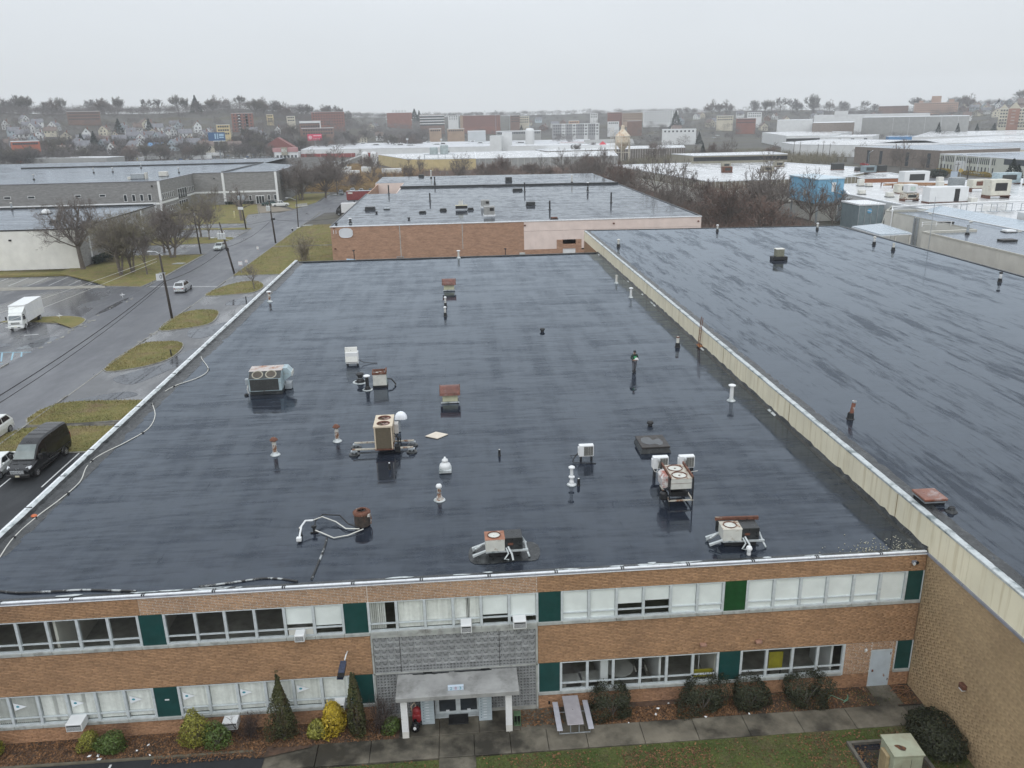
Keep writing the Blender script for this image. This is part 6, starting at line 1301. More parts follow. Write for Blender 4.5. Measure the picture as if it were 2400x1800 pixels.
def car(name,label,loc,rz,paint,kind='sedan',group=None,cat='car',wheels=True):
 """lower hull lofted along its length, glasshouse above the belt line"""
 K=dict(sedan=(4.7,1.82,.33,[(0,.62,.42),(.25,.78,.16),(1.2,.92,.16),(2.4,.95,.17),(3.6,.97,.17),(4.45,.98,.2),(4.7,.85,.42)],(1.25,2.0,3.35,4.15),1.45),suv=(4.75,1.9,.37,[(0,.72,.45),(.2,.92,.2),(1.2,1.08,.2),(2.4,1.1,.2),(3.6,1.12,.2),(4.55,1.12,.22),(4.75,.95,.45)],(1.25,1.95,4.05,4.62),1.72),pickup=(5.7,1.98,.4,[(0,.85,.5),(.2,1.05,.28),(1.4,1.18,.28),(2.6,1.2,.28),(4.0,1.2,.3),(5.6,1.2,.32),(5.7,1.15,.5)],(1.55,2.15,3.5,3.75),1.9))[kind]
 L,Wd,wr,st,gh,H=K
 t=thing(name,label,cat,(loc[0],loc[1],loc[2]if len(loc)>2 else 0),rz,group);w=Wd/2
 secs=[]
 for i,(y,zt,zb)in enumerate(st):
  f=.86 if i in(0,len(st)-1)else .97 if i in(1,len(st)-2)else 1.0;ww=w*f;zm=zb+(zt-zb)*.55
  secs.append([(-ww*.9,y-L/2,zb),(-ww,y-L/2,zm),(-ww*.96,y-L/2,zt-.03),(-ww*.86,y-L/2,zt),(ww*.86,y-L/2,zt),(ww*.96,y-L/2,zt-.03),(ww,y-L/2,zm),(ww*.9,y-L/2,zb)])
 obj('body',loft(MB(),secs),paint,t,smooth=False)
 zb=max(s[1]for s in st)-.03;a,b,c,d=[g-L/2 for g in gh];rw=w*.74;bw=w*.92
 cabin=MB();B=[(-bw,a,zb-.05),(bw,a,zb-.05),(bw,d,zb),(-bw,d,zb)];T=[(-rw,b,H),(rw,b,H),(rw,c,H),(-rw,c,H)]
 cabin.add(B+T,[(0,1,5,4),(1,2,6,5),(2,3,7,6),(3,0,4,7),(4,5,6,7)]);obj('cabin',cabin,paint,t)
 def q(P0,P1,P2,P3,u0,u1,v0,v1,off):
  P0,P1,P2,P3=map(Vector,(P0,P1,P2,P3));nrm=(P1-P0).cross(P3-P0).normalized()*off
  f=lambda u,v:(P0*(1-u)+P1*u)*(1-v)+(P3*(1-u)+P2*u)*v+nrm
  return[tuple(f(u0,v0)),tuple(f(u1,v0)),tuple(f(u1,v1)),tuple(f(u0,v1))]
 obj('windscreen',MB().poly(q(B[0],B[1],T[1],T[0],.06,.94,.1,.93,.012)),m_glass_dark,t)
 obj('rear_window',MB().poly(q(B[2],B[3],T[3],T[2],.08,.92,.2,.92,.012)),m_glass_dark,t)
 for(p0,p1,p2,p3)in((B[1],B[2],T[2],T[1]),(B[3],B[0],T[0],T[3])):
  for u0,u1 in((.08,.48),(.52,.92)):obj('side_window',MB().poly(q(p0,p1,p2,p3,u0,u1,.22,.9,.012)),m_glass_dark,t)
 if kind=='pickup':obj('truck_bed',MB().box(-w*.82,w*.82,c+.35,L/2-.1,1.16,1.204),m_black,t)
 zf=st[0][1];obj('grille',MB().box(-w*.42,w*.42,-L/2-.015,-L/2+.03,zf-.17,zf-.03),m_black,t);obj('bumper',MB().bbox(-w*.84,w*.84,-L/2-.06,-L/2+.1,.3,.5,.03),paint if kind!='pickup' else m_chrome,t);obj('bumper',MB().bbox(-w*.84,w*.84,L/2-.1,L/2+.06,.34,.56,.03),paint if kind!='pickup' else m_chrome,t)
 for s in(-1,1):
  obj('headlight',MB().bbox(s*w*.66-.17,s*w*.66+.17,-L/2-.02,-L/2+.12,zf-.13,zf-.01,.02),m_head,t);zr=st[-1][1]
  obj('taillight',MB().bbox(s*w*.7-.14,s*w*.7+.14,L/2-.1,L/2+.015,zr-.2,zr-.04,.02),m_tail,t);obj('mirror',MB().bbox(s*w*1.02-.09,s*w*1.02+.09,a+.35,a+.5,zb+.02,zb+.16,.02),paint,t)
 obj('number_plate',MB().box(-.2,.2,-L/2-.07,-L/2-.061,.42,.52),m_plate,t);obj('number_plate',MB().box(-.2,.2,L/2+.061,L/2+.07,.6,.72),m_plate,t)
 if wheels:
  for x in(-w+.1,w-.1):
   for y in(-L/2+.92,L/2-.98):wheel(t,x,y,wr,.22)
 return t
m_silver=M('silver_car_paint',(.5,.52,.53),.25,.06,2,metal=.3);m_white_car=M('white_car_paint',(.72,.74,.72),.22,.05,2);m_dk_green=M('dark_green_car_paint',(.03,.06,.055),.2,.15,2);m_grey_car=M('grey_car_paint',(.16,.18,.19),.25,.1,2);m_blue_car=M('blue_car_paint',(.04,.13,.3),.25,.1,2);m_red_car=M('red_car_paint',(.3,.03,.03),.25,.1,2)
t=car('parked_car','silver crossover driving away up the street beside the near pole',(-68.2,108.6),PI,m_silver,'suv');obj('roof_rail',MB().box(-.62,-.57,-1.0,1.2,1.722,1.76).box(.57,.62,-1.0,1.2,1.722,1.76),m_black,t);t.name='moving_car'
car('moving_car','pale silver-green sedan coming down the street by the far kerb',(-74.6,156.5),-.05,M('pale_sage_silver',(.5,.54,.52),.25,.06,2,metal=.3),'sedan')
car('parked_car','white car cut by the left edge, beside the near kerb above the black van',(-64.7,40.6),-.02,m_white_car,'suv')
car('parked_car','white sedan half hidden behind the black van',(-60.0,32.4),.03,m_white_car,'sedan')
car('pickup_truck','white crew-cab pickup on the gravel pad by the grey block entrance',(-79.8,252.2),-1.25+PI,m_white_car,'pickup',cat='pickup truck');car('parked_car','dark green car behind the white pickup',(-84.6,256.5),-1.2,m_dk_green,'suv')
for k,(x,y,m_,kd,lb)in enumerate(((-64.6,293,m_grey_car,'suv','dark grey car, first of the row at the reeds'),(-61.0,301,m_silver,'suv','silver van-like car, second of the row at the reeds'),(-57.6,300.5,m_silver,'sedan','pale silver sedan, third of the row at the reeds'),(-53.4,296,m_dk_green,'suv','dark greenish car, right end of the row at the reeds'))):car('parked_car',lb,(x,y),[.1,0,-.05,.05][k],m_,kd,'cars parked at the reed bed')
def van():
 t=thing('van','black high-roof van with dual rear wheels parked nose-out beside the building','van',(-57.1,33.6,0),-.06)
 w=1.03;L=6.7;S_=lambda y,zb,zs,zt,ws,wt:[(-w*ws*.94,y,zb),(-w*ws,y,zb+.25),(-w*ws,y,zs),(-w*wt,y,zt-.14),(-w*wt*.86,y,zt),(w*wt*.86,y,zt),(w*wt,y,zt-.14),(w*ws,y,zs),(w*ws,y,zb+.25),(w*ws*.94,y,zb)]
 secs=[S_(-3.35,.5,.86,.98,.82,.8),S_(-3.2,.34,.98,1.1,.93,.86),S_(-2.75,.34,1.08,1.22,.98,.88),S_(-2.3,.34,1.2,1.4,1,.9),S_(-1.72,.34,1.45,1.98,1,.86),S_(-1.2,.34,1.5,2.42,1,.82),S_(-.5,.34,1.55,2.66,1,.83),S_(.4,.34,1.6,2.74,1,.85),S_(2.6,.34,1.6,2.75,1,.86),S_(3.2,.36,1.55,2.68,.99,.84),S_(3.35,.5,1.5,2.55,.96,.8)]
 obj('body',loft(MB(),secs),m_blackpaint,t)
 V=lambda a,b,s:tuple(Vector(a).lerp(Vector(b),s))
 s1,s2,s3=secs[3],secs[4],secs[5]
 up=.013;pts=[(-w*.82,-2.22,1.47+up),(w*.82,-2.22,1.47+up),(w*.77,-1.74,1.99+up),(w*.72,-1.26,2.38+up),(-w*.72,-1.26,2.38+up),(-w*.77,-1.74,1.99+up)]
 ws=obj('windscreen',MB().add(pts,[(0,1,2,5),(5,2,3,4)]),M('van_windscreen',(.16,.19,.185),.06,.2,1.5,spec=.7),t);obj('wiper_cowl',MB().box(-.8,.8,-2.34,-2.24,1.38,1.45),m_black,t)
 for s in(-1,1):
  X=s*(w+.008);obj('side_window',MB().poly([(X,-1.75,1.32),(X,-.75,1.34),(X,-.85,1.9),(X*.985,-1.35,1.9)]),m_glass_dark,t)
  obj('headlight',MB().add([(s*.58,-3.28,1.03),(s*.95,-3.05,1.08),(s*.97,-2.85,1.2),(s*.66,-3.1,1.18),(s*.58,-3.31,.86),(s*.93,-3.14,.9),(s*.985,-2.85,1.0),(s*.66,-3.2,.95)],[(0,1,2,3),(0,1,5,4),(1,2,6,5)]),m_head,t)
  obj('mirror',MB().bbox(s*1.2-.13,s*1.2+.13,-1.95,-1.75,1.35,1.78,.03),m_black,t);obj('door_seam',MB().box(X-.004,X+.004,-.62,-.6,.5,2.2),m_black,t);obj('sill_step',MB().box(min(X*.97,X*1.03),max(X*.97,X*1.03),-1.8,.4,.34,.42),m_black,t)
  obj('rub_strip',MB().box(min(X,X+s*.03),max(X,X+s*.03),-.4,3.0,.82,.92),m_black,t);obj('hood_vent',MB().box(s*.4-.2,s*.4+.2,-2.72,-2.64,1.235,1.262),m_black,t)
  obj('taillight',MB().bbox(s*.94-.06,s*.94+.06,3.3,3.38,1.1,1.7,.02),m_tail,t)
 obj('grille',MB().box(-.55,.55,-3.385,-3.32,.66,.98),m_black,t)
 for k in range(3):obj('grille_bar',MB().bbox(-.56,.56,-3.42,-3.37,.68+k*.11,.735+k*.11,.012),m_chrome,t)
 obj('badge',MB().disc((0,-3.3,1.07),.13,14,'y',None,.05).box(-.13,.13,-3.3,-3.25,1.03,1.1),m_chrome,t);obj('front_bumper',MB().bbox(-.95,.95,-3.45,-3.2,.36,.64,.06),m_black,t)
 obj('number_plate',MB().box(-.17,.17,-3.465,-3.451,.44,.58),m_plate,t);obj('roof_marker',MB().box(-.22,-.16,-1.02,-.96,2.5,2.54).box(-.03,.03,-1.02,-.96,2.5,2.54).box(.16,.22,-1.02,-.96,2.5,2.54),m_black,t)
 for k in range(4):obj('roof_rib',MB().box(-.7,.7,.2+k*.75,.25+k*.75,2.742,2.757),m_blackpaint,t)
 for x in(-.93,.93):wheel(t,x,-2.35,.37,.24);wheel(t,x*1.06,2.0,.37,.3)
 obj('wheel_arch',MB().tube([(1.06,2.0+.5*math.cos(a),.37+.5*math.sin(a))for a in np.linspace(0,PI,9)],.05,5).tube([(-1.06,2.0+.5*math.cos(a),.37+.5*math.sin(a))for a in np.linspace(0,PI,9)],.05,5),m_blackpaint,t)
van()
def box_truck(label,x,y,rz,paint,boxm,cabname='box_truck',L=6.6,bh=3.3):
 t=thing(cabname,label,'truck',(x,y,0),rz)
 obj('cargo_box',MB().bbox(-1.12,1.12,-1.4,L-1.6,.85,bh,.04),boxm,t);obj('box_edge',MB().box(-1.14,1.14,-1.45,-1.36,bh-.12,bh+.03).box(-1.14,-1.08,-1.36,L-1.6,bh-.02,bh+.03).box(1.08,1.14,-1.36,L-1.6,bh-.02,bh+.03).box(-1.13,1.13,.9,.98,bh,bh+.025),m_white,t)
 secs=[]
 for yy,zb,zt,ws,wt in((-3.1,.55,1.25,.93,.9),(-3.02,.45,1.5,.96,.92),(-2.75,.45,2.15,.97,.9),(-2.5,.45,2.42,.97,.86),(-1.5,.45,2.45,.97,.86)):
  secs.append([(-ws,yy,zb),(-ws*1.0,yy,zb+(zt-zb)*.55),(-wt,yy,zt-.08),(-wt*.9,yy,zt),(wt*.9,yy,zt),(wt,yy,zt-.08),(ws,yy,zb+(zt-zb)*.55),(ws,yy,zb)])
 obj('cab',loft(MB(),secs),paint,t)
 obj('windscreen',MB().poly([(-.82,-3.035,1.52),(.82,-3.035,1.52),(.8,-2.765,2.12),(-.8,-2.765,2.12)]),M('truck_windscreen',(.12,.15,.17),.06,.2,2,spec=.7),t)
 obj('wind_deflector',MB().add([(-.9,-2.4,2.44),(.9,-2.4,2.44),(1.05,-1.45,bh-.15),(-1.05,-1.45,bh-.15),(-.9,-1.5,2.44),(.9,-1.5,2.44)],[(0,1,2,3),(0,3,4),(1,5,2)]),paint,t)
 for k in range(2):obj('grille_slot',MB().box(-.55,.55,-3.13,-3.09,.98+k*.17,1.06+k*.17),m_black,t)
 obj('bumper',MB().bbox(-1.0,1.0,-3.22,-3.0,.4,.72,.04),paint,t);obj('fog_slot',MB().box(-.6,-.25,-3.235,-3.215,.5,.6).box(.25,.6,-3.235,-3.215,.5,.6),m_black,t);obj('chassis',MB().box(-.4,.4,-2.4,L-1.7,.5,.85),m_black,t);obj('number_plate',MB().box(-.17,.17,-3.24,-3.226,.6,.7),m_plate,t)
 for s in(-1,1):
  obj('headlight',MB().bbox(s*.75-.16,s*.75+.16,-3.14,-3.0,.82,1.0,.02),m_head,t);obj('mirror',MB().bbox(s*1.2-.1,s*1.2+.1,-2.75,-2.65,1.55,2.05,.03),m_black,t);obj('side_window',MB().poly([(s*.985,-2.75,1.5),(s*.985,-1.75,1.5),(s*.9,-1.75,2.2),(s*.91,-2.5,2.2)]),m_glass_dark,t)
  wheel(t,s*.88,-2.25,.42,.24);wheel(t,s*.88,L-3.2,.42,.34)
 return t
box_truck('white box truck parked in the lot at the left edge, facing the camera',-83.6,86.0,.12,m_white_car,m_white)
t=box_truck('white box truck beside the seamed-roof warehouse, dark cab end towards the street',-53.6,219.5,-PI/2-.05,m_black,m_white,L=7.4,bh=3.6)
t=thing('trailer','red box trailer with a grey roof edge backed up behind the warehouse','trailer',(-51.5,258,0),-PI/2);obj('cargo_box',MB().bbox(-1.28,1.28,-6.5,6.5,1.1,4.0,.04),M('faded_red_trailer',(.2,.035,.035),.5,.2,1.5),t);obj('roof_edge',MB().box(-1.3,1.3,-6.52,6.52,4.0,4.08),m_steel,t);obj('chassis',MB().box(-.5,.5,-6.3,6.3,.8,1.1),m_black,t)
obj('placard',MB().box(1.281,1.3,-6.0,-4.4,3.2,3.7),m_offwhite,t)
for y in(3.6,4.9):
 for x in(-1,1):wheel(t,x,y,.5,.3)
obj('landing_leg',MB().box(-.9,-.75,-4.2,-4.05,0,1.1).box(.75,.9,-4.2,-4.05,0,1.1),m_black,t)
car('pickup_truck','white van cab nose between the red trailer and the seamed roof',(-52.5,238.5),-PI/2,m_white_car,'pickup',cat='van')
# ==========================================================
def person():
 t=thing('person','person in green and black jacket, grey trousers and cap walking on the wet roof','person',(-7.5,29.4,R0),.15)
 J=dict(pel=(0,0,.95),sp=(0,.0,1.18),ch=(0,-.01,1.36),nk=(0,0,1.52),hd=(0,-.03,1.66),ht=(0,-.02,1.76),sl=(-.19,0,1.44),sr=(.19,0,1.44),el=(-.30,.03,1.17),er=(.30,.03,1.17),wl=(-.17,-.24,1.1),wr=(.17,-.24,1.1),hl=(-.10,-.31,1.11),hr=(.10,-.31,1.11),tl=(-.10,0,.9),tr=(.10,0,.9),kl=(-.11,-.07,.49),kr=(.11,.03,.48),al=(-.11,-.06,.10),ar=(.11,.17,.12),fl=(-.12,-.21,.045),fr=(.12,.05,.045))
 def skin(name,chains,rad,mat,root):
  names=[];E=[]
  for c in chains:
   for a,b in zip(c[:-1],c[1:]):
    for q in(a,b):
     if q not in names:names.append(q)
    E.append((names.index(a),names.index(b)))
  me=bpy.data.meshes.new(name);me.from_pydata([J[q]for q in names],E,[]);o=bpy.data.objects.new(name,me);COL.objects.link(o)
  sm=o.modifiers.new('s','SKIN');sm.use_smooth_shade=True
  for i,q in enumerate(names):r=rad[q];me.skin_vertices[0].data[i].radius=r if isinstance(r,tuple)else(r,r);me.skin_vertices[0].data[i].use_root=q==root
  ss=o.modifiers.new('d','SUBSURF');ss.levels=ss.render_levels=2
  bpy.context.view_layer.update();m2=bpy.data.meshes.new_from_object(o.evaluated_get(bpy.context.evaluated_depsgraph_get()));bpy.data.objects.remove(o);m2.materials.clear()
  for m_ in(mat if isinstance(mat,list)else[mat]):m2.materials.append(m_)
  m2.name=name;b=bpy.data.objects.new(name,m2);COL.objects.link(b);b.parent=t;return b
 skinm=M('skin',(.42,.25,.19),.6,.1,6)
 R=dict(pel=(.16,.12),sp=(.15,.11),ch=(.18,.12),nk=.06,hd=(.085,.1),ht=(.07,.085),sl=.075,sr=.075,el=.055,er=.055,wl=.04,wr=.04,hl=.04,hr=.04,tl=.1,tr=.1,kl=.068,kr=.068,al=.05,ar=.05,fl=.045,fr=.045)
 b=skin('body',[['pel','sp','ch','nk','hd','ht'],['ch','sl','el','wl','hl'],['ch','sr','er','wr','hr'],['pel','tl','kl','al','fl'],['pel','tr','kr','ar','fr']],R,skinm,'pel')
 gx={k:((v[0]*1.13,v[1]*1.13)if isinstance(v,tuple)else v*1.22)for k,v in R.items()}
 J['hem']=(0,0,.9);gx['hem']=(.19,.14)
 skin('jacket',[['hem','sp','ch','nk'],['ch','sl','el','wl'],['ch','sr','er','wr']],gx,M('dark_green_black_jacket',(.012,.03,.022),.7,.3,8),'hem')
 obj('chest_panel',MB().add([(-.12,-.165,1.33),(.12,-.165,1.33),(.13,-.165,1.1),(-.13,-.165,1.1),(-.13,-.13,1.36),(.13,-.13,1.36)],[(0,1,2,3),(4,5,1,0)]),M('bright_green_cloth',(.04,.30,.12),.7,.2,6),t)
 J['wa']=(0,0,.98);gx['wa']=(.165,.125);skin('trousers',[['wa','tl','kl','al'],['wa','tr','kr','ar']],gx,M('grey_trousers',(.10,.105,.12),.8,.2,6),'wa')
 for s in((-.11,-.06),(.11,.17)):obj('boot',MB().bbox(s[0]-.06,s[0]+.06,s[1]-.2,s[1]+.08,0,.13,.03).bbox(s[0]-.055,s[0]+.055,s[1]-.05,s[1]+.07,.1,.3,.02),m_black,t)
 obj('cap',MB().lathe([(.115,0),(.118,.05),(.09,.11),(0,.14)],14,(0,-.03,1.70)).add([(-.09,-.12,1.705),(.09,-.12,1.705),(.07,-.24,1.69),(-.07,-.24,1.69)],[(0,1,2,3)]),M('dark_cap',(.03,.03,.035),.8),t)
 for s in(-1,1):
  obj('eye',MB().lathe([(0,-.012),(.012,0),(0,.012)],8,(s*.035,-.125,1.66)),m_black,t)
  for k in range(4):
   a=(s*(.075+.018*k),-.34,1.13-.012*k);obj('finger',MB().tube([a,(a[0]-s*.012,a[1]-.035,a[2]+.012),(a[0]-s*.03,a[1]-.045,a[2]+.0)],[.011,.01,.008],6),skinm,t)
  obj('thumb',MB().tube([(s*.09,-.31,1.15),(s*.06,-.34,1.165),(s*.03,-.36,1.15)],[.012,.011,.009],6),skinm,t);obj('ear',MB().bbox(s*.09-.015,s*.09+.015,-.05,.01,1.62,1.69,.008),skinm,t)
 obj('nose',MB().add([(-.015,-.12,1.64),(.015,-.12,1.64),(0,-.15,1.63),(0,-.12,1.675)],[(0,1,2),(0,2,3),(1,3,2)]),skinm,t);obj('mouth',MB().box(-.028,.028,-.124,-.118,1.595,1.603),M('lip',(.3,.12,.1),.6),t)
person()
t=thing('paper_sheet','white papers held up by the man on the roof','papers',(-7.5,29.4,R0),.15);obj('sheet',MB().add([(-.16,-.36,1.14),(.2,-.36,1.09),(.17,-.33,1.27),(-.02,-.31,1.3),(-.16,-.36,1.135),(.2,-.365,1.085),(.17,-.336,1.268),(-.02,-.316,1.298)],[(0,1,2,3),(4,7,6,5),(0,1,5,4),(1,2,6,5),(2,3,7,6),(3,0,4,7)]),m_white,t)
# ==========================================================
t=thing('picnic_table','grey picnic table with two fixed benches beside the boxy yew','picnic table',(-16.9,-1.15,.045))
m_plank=M('pebbled_grey_plastic',(.33,.31,.325),.6,.12,3,bmp=.2,bsc=40);m_plank2=M('pale_lilac_grey_bench',(.42,.42,.46),.6,.1,3)
obj('table_top',MB().bbox(-.38,.38,-.98,.98,.70,.75,.02),m_plank,t)
for s in(-1,1):obj('bench',MB().bbox(s*.72-.13,s*.72+.13,-.96,.96,.40,.45,.015),m_plank2,t)
for y in(-.7,.7):obj('leg_frame',MB().tube([(-.72,y,.4),(-.72,y,.03),(.72,y,.03),(.72,y,.4)],.025,6).tube([(-.2,y,.03),(-.2,y,.7)],.025,6).tube([(.2,y,.03),(.2,y,.7)],.025,6),m_steel,t)
obj('umbrella_hole',MB().disc((0,0,.7515),.02,10),m_black,t)
t=thing('door_mat','black rectangular mat before the glass entrance doors','mat',(-22.25,-.42,.1));obj('mat_body',MB().bbox(-.46,.46,-.36,.3,-.025,.012,.006),m_black,t);obj('mat_edge',MB().box(-.48,.48,-.375,-.361,-.025,.008),m_flash_dark,t)
t=thing('hand_truck','red machine with a pale loop handle behind the left canopy column','cart',(-24.2,-.55,.075));obj('body',MB().bbox(-.2,.22,-.15,.25,.1,.62,.08),M('worn_red_paint',(.32,.03,.035),.4,.2,4),t);obj('hood',MB().lathe([(.22,.6),(.2,.78),(.1,.88),(0,.9)],12,(.02,.05,0)),MATS['worn_red_paint'],t);obj('handle',MB().tube([(-.2,.1,.6),(-.24,.0,1.0),(-.08,.05,1.15),(-.02,.12,.95),(-.1,.15,.7)],.03,6),M('cream_handle',(.6,.5,.38),.5),t)
for x in(-.18,.2):obj('wheel',MB().tube([(x-.04,-.1,.12),(x+.04,-.1,.12)],.12,12),m_black,t)
t=thing('refuse_bag','shiny black bag with a white label in front of the red machine','bag',(-24.25,-1.0,.075));obj('bag_body',MB().lathe([(.02,0),(.19,.04),(.21,.22),(.15,.42),(.06,.52),(.09,.58)],12),M('black_polythene',(.012,.012,.014),.2,.3,4,bmp=.6,bsc=8),t,smooth=True);obj('label_patch',MB().disc((-.02,-.205,.28),.07,10,'y',None,.1),m_white,t)
t=thing('green_crate','green plastic crate tipped on its side right of the right canopy column','crate',(-19.5,-1.05,.06));g=M('green_plastic_crate',(.10,.17,.09),.5,.15,3)
obj('panel',MB().box(-.16,.16,.2,.22,0,.6).box(-.16,-.14,-.1,.2,0,.6).box(.14,.16,-.1,.2,0,.6).box(-.14,.14,-.1,.2,0,.03).box(-.14,.14,-.1,.2,.57,.6),g,t);obj('divider',MB().box(-.012,.012,-.05,.2,.03,.57),g,t);obj('inside',MB().box(-.13,.13,.15,.19,.05,.55),m_black,t)
t=thing('utility_box','pale green utility cabinet with a rusty dished stain on top, in a fenced pit','utility box',(-3.45,-5.5,.0),-.03)
m_box=M('stained_pale_green',(.37,.39,.29),.6,.15,1.5,(.3,.28,.2),(.5,.7),1)
obj('cabinet',MB().bbox(-.62,.62,-.62,.55,0,1.5,.02),m_box,t);obj('cabinet_lid',MB().add([(-.66,-.66,1.5),(.66,-.66,1.5),(.66,.6,1.5),(-.66,.6,1.5),(-.66,-.66,1.55),(.66,-.66,1.55),(.66,.6,1.58),(-.66,.6,1.58)],[(0,1,5,4),(1,2,6,5),(2,3,7,6),(3,0,4,7),(4,5,6,7)]),m_box,t)
obj('rust_stain',MB().poly([(-.22+.2*math.cos(a)*(1+.25*math.sin(3*a)),-.3+.16*math.sin(a)+.08*math.cos(a)*-1,1.5625+.016*0)for a in np.linspace(0,2*PI,15)[:-1]]),M('rust_pool',(.14,.06,.025),.5,.4,6,(.03,.025,.02),(.5,.6),4),t).location=(.05,.1,.012)
obj('door',MB().box(-.3,.5,-.645,-.621,.1,1.35),m_box,t);obj('side_vent',MB().bbox(-.78,-.622,-.3,.25,.15,1.25,.02),M('tan_board',(.36,.28,.16),.7,.2,3),t);obj('door_seam',MB().box(.1,.115,-.65,-.646,.1,1.35),m_dark,t)
t=thing('pit_frame','low timber-edged dark pit around the green utility cabinet','frame',(-3.4,-5.2,.02));obj('pit_edge',MB().box(-1.45,-1.3,-3,1.55,0,.16).box(-1.3,1.6,1.42,1.55,0,.16).box(1.45,1.6,-3,1.42,0,.16),M('grey_timber',(.13,.12,.1),.8,.3,4),t);obj('pit_floor',MB().box(-1.3,1.45,-3,1.42,-.015,.004),M('pit_soil',(.04,.032,.024),.8,.4,3),t);obj('pit_lining',MB().box(-1.3,-1.0,-3,1.42,.005,.02).box(-1.0,.3,1.1,1.42,.005,.02),M('wet_black_sheet',(.02,.022,.028),.15,.3,3),t)
P_=[(-4.35,-.72),(-4.1,-.5),(-3.85,-.75),(-3.65,-.95),(-3.35,-.75),(-3.3,-.55),(-3.45,-.9),(-3.75,-1.05)]
tag(obj('garden_hose',MB().tube([(x,y,.06)for x,y in P_],.016,6),M('pale_green_hose',(.15,.32,.22),.5,.2,5)),'loop of pale green hose lying in the bed by the rusty door','hose')
t=thing('fallen_branches','reddish dead branches heaped in the inside corner by the door','branches',(-.55,-.5,.05))
for k in range(9):a=random.uniform(-.6,.6);c=(random.uniform(-.3,.3),random.uniform(-.35,.3));L=random.uniform(.3,.6);obj('branch',MB().tube([(c[0]-L*math.cos(a),c[1]-L*math.sin(a),.0),(c[0],c[1],random.uniform(.05,.15)),(c[0]+L*math.cos(a),c[1]+L*math.sin(a),.02)],[.014,.012,.006],5),M('red_brown_branch',(.22,.11,.06),.8,.3,5),t)
tag(obj('green_tarp',MB().add([(-.6,-6.35,.06),(.0,-6.2,.05),(.0,-7.4,.05),(-.9,-7.4,.07),(-.4,-6.7,.18)],[(0,1,4),(1,2,4),(2,3,4),(3,0,4)]),M('dark_green_tarp',(.012,.07,.05),.6,.2,3)),'dark green tarpaulin corner beside the big yew by the side wall','tarpaulin')
LIT=[(-38.95,-1.2,.1),(-38.55,-1.22,.09),(-38.4,-1.45,.11),(-36.9,-1.05,.08),(-36.5,-.75,.07),(-36.2,-1.4,.06),(-12.1,-.3,.07),(-12.7,-.6,.09),(-12.9,-1.0,.08),(-10.6,-1.38,.08),(-14.3,-1.45,.06),(-5.9,-5.2,.05),(-8.5,-1.38,.06)]
for k,(x,y,s)in enumerate(LIT):
 z=.06 if y>-1.42 else .075
 tag(obj('litter',MB().add([(-s,-s*.5,0),(s*.7,-s*.6,.01),(s,s*.5,.03),(-s*.4,s*.7,0),(0,0,.05)],[(0,1,4),(1,2,4),(2,3,4),(3,0,4)]).rotz(k*1.7),m_white),'scrap of white litter lying on the leaf-strewn bed or lawn in front of the building','litter','white litter in front of the building').location=(x,y,z)
def solar_light(label,x,y):
 t=thing('solar_light',label,'lamp',(x,y,0));obj('mast',MB().cyl(0,0,0,4.1,.09,.08),m_black,t);p=obj('solar_panel',MB().bbox(-.8,.8,-.55,.55,-.03,.03,.01),M('pale_blue_solar_cells',(.28,.40,.5),.15,.1,3),t);p.location=(-.5,-.6,2.3);p.rotation_euler=(.35,.15,.3);q=obj('panel_frame',MB().box(-.84,.84,-.59,.59,-.05,-.031),m_white,t);q.location=(-.5,-.6,2.3);q.rotation_euler=(.35,.15,.3);obj('lamp_head',MB().bbox(-.2,.2,-.6,.1,4.0,4.12,.03),m_black,t)
solar_light('black solar lamp post with pale blue panel, left one in the yard',-40.4,121.5);solar_light('black solar lamp post with pale blue panel, right one in the yard',-12.2,118)
t=thing('basketball_hoop','basketball hoop with a clear framed backboard against the far brick wall','basketball hoop',(-31.6,118,0));obj('post',MB().cyl(0,.4,0,2.9,.06),m_steel,t);obj('backboard',MB().box(-.62,.62,0,.03,2.3,3.15),M('grey_backboard',(.22,.17,.14),.4,.15,3),t)
obj('backboard_frame',MB().box(-.66,.66,-.02,.05,3.15,3.21).box(-.66,.66,-.02,.05,2.24,2.3).box(-.66,-.6,-.02,.05,2.3,3.15).box(.6,.66,-.02,.05,2.3,3.15).box(-.25,.25,-.025,-.005,2.75,2.79).box(-.25,.25,-.025,-.005,2.42,2.46).box(-.25,-.21,-.025,-.005,2.46,2.75).box(.21,.25,-.025,-.005,2.46,2.75),m_steel,t);obj('rim',MB().tube([(.23*math.cos(a),-.3+.23*math.sin(a),2.45)for a in np.linspace(0,2*PI,15)],.015,5),M('sign_red',(.5,.06,.05),.5),t)
for k,(px,lb)in enumerate(((755,'first white bollard light from the left in the yard'),(950,'second white bollard light from the left in the yard'),(1077,'third white bollard light from the left in the yard'),(1267,'fourth white bollard light in the yard, beside the hoop'),(1393,'fifth white bollard light, above the white car roof'))):
 g=at(600+px/3.687,200+1495/3.687,.2);t=thing('bollard_light',lb,'bollard light',(g.x+.3,119,0),0,'white bollard lights in the yard');k2=(119-CAM[1])/(g.y-CAM[1]);t.location.x=CAM[0]+(g.x-CAM[0])*k2
 obj('shaft',MB().cyl(0,0,0,1.9,.12),m_offwhite,t);obj('cap',MB().lathe([(.22,1.9),(.24,2.3),(.16,2.55),(0,2.6)],12),m_white,t);obj('slot',MB().box(-.06,.06,-.135,-.118,1.5,1.8),m_dark,t)
car('parked_car','white car whose roof just shows above the far edge of the main roof',(-27.2,112,0),PI/2,m_white_car,'suv')
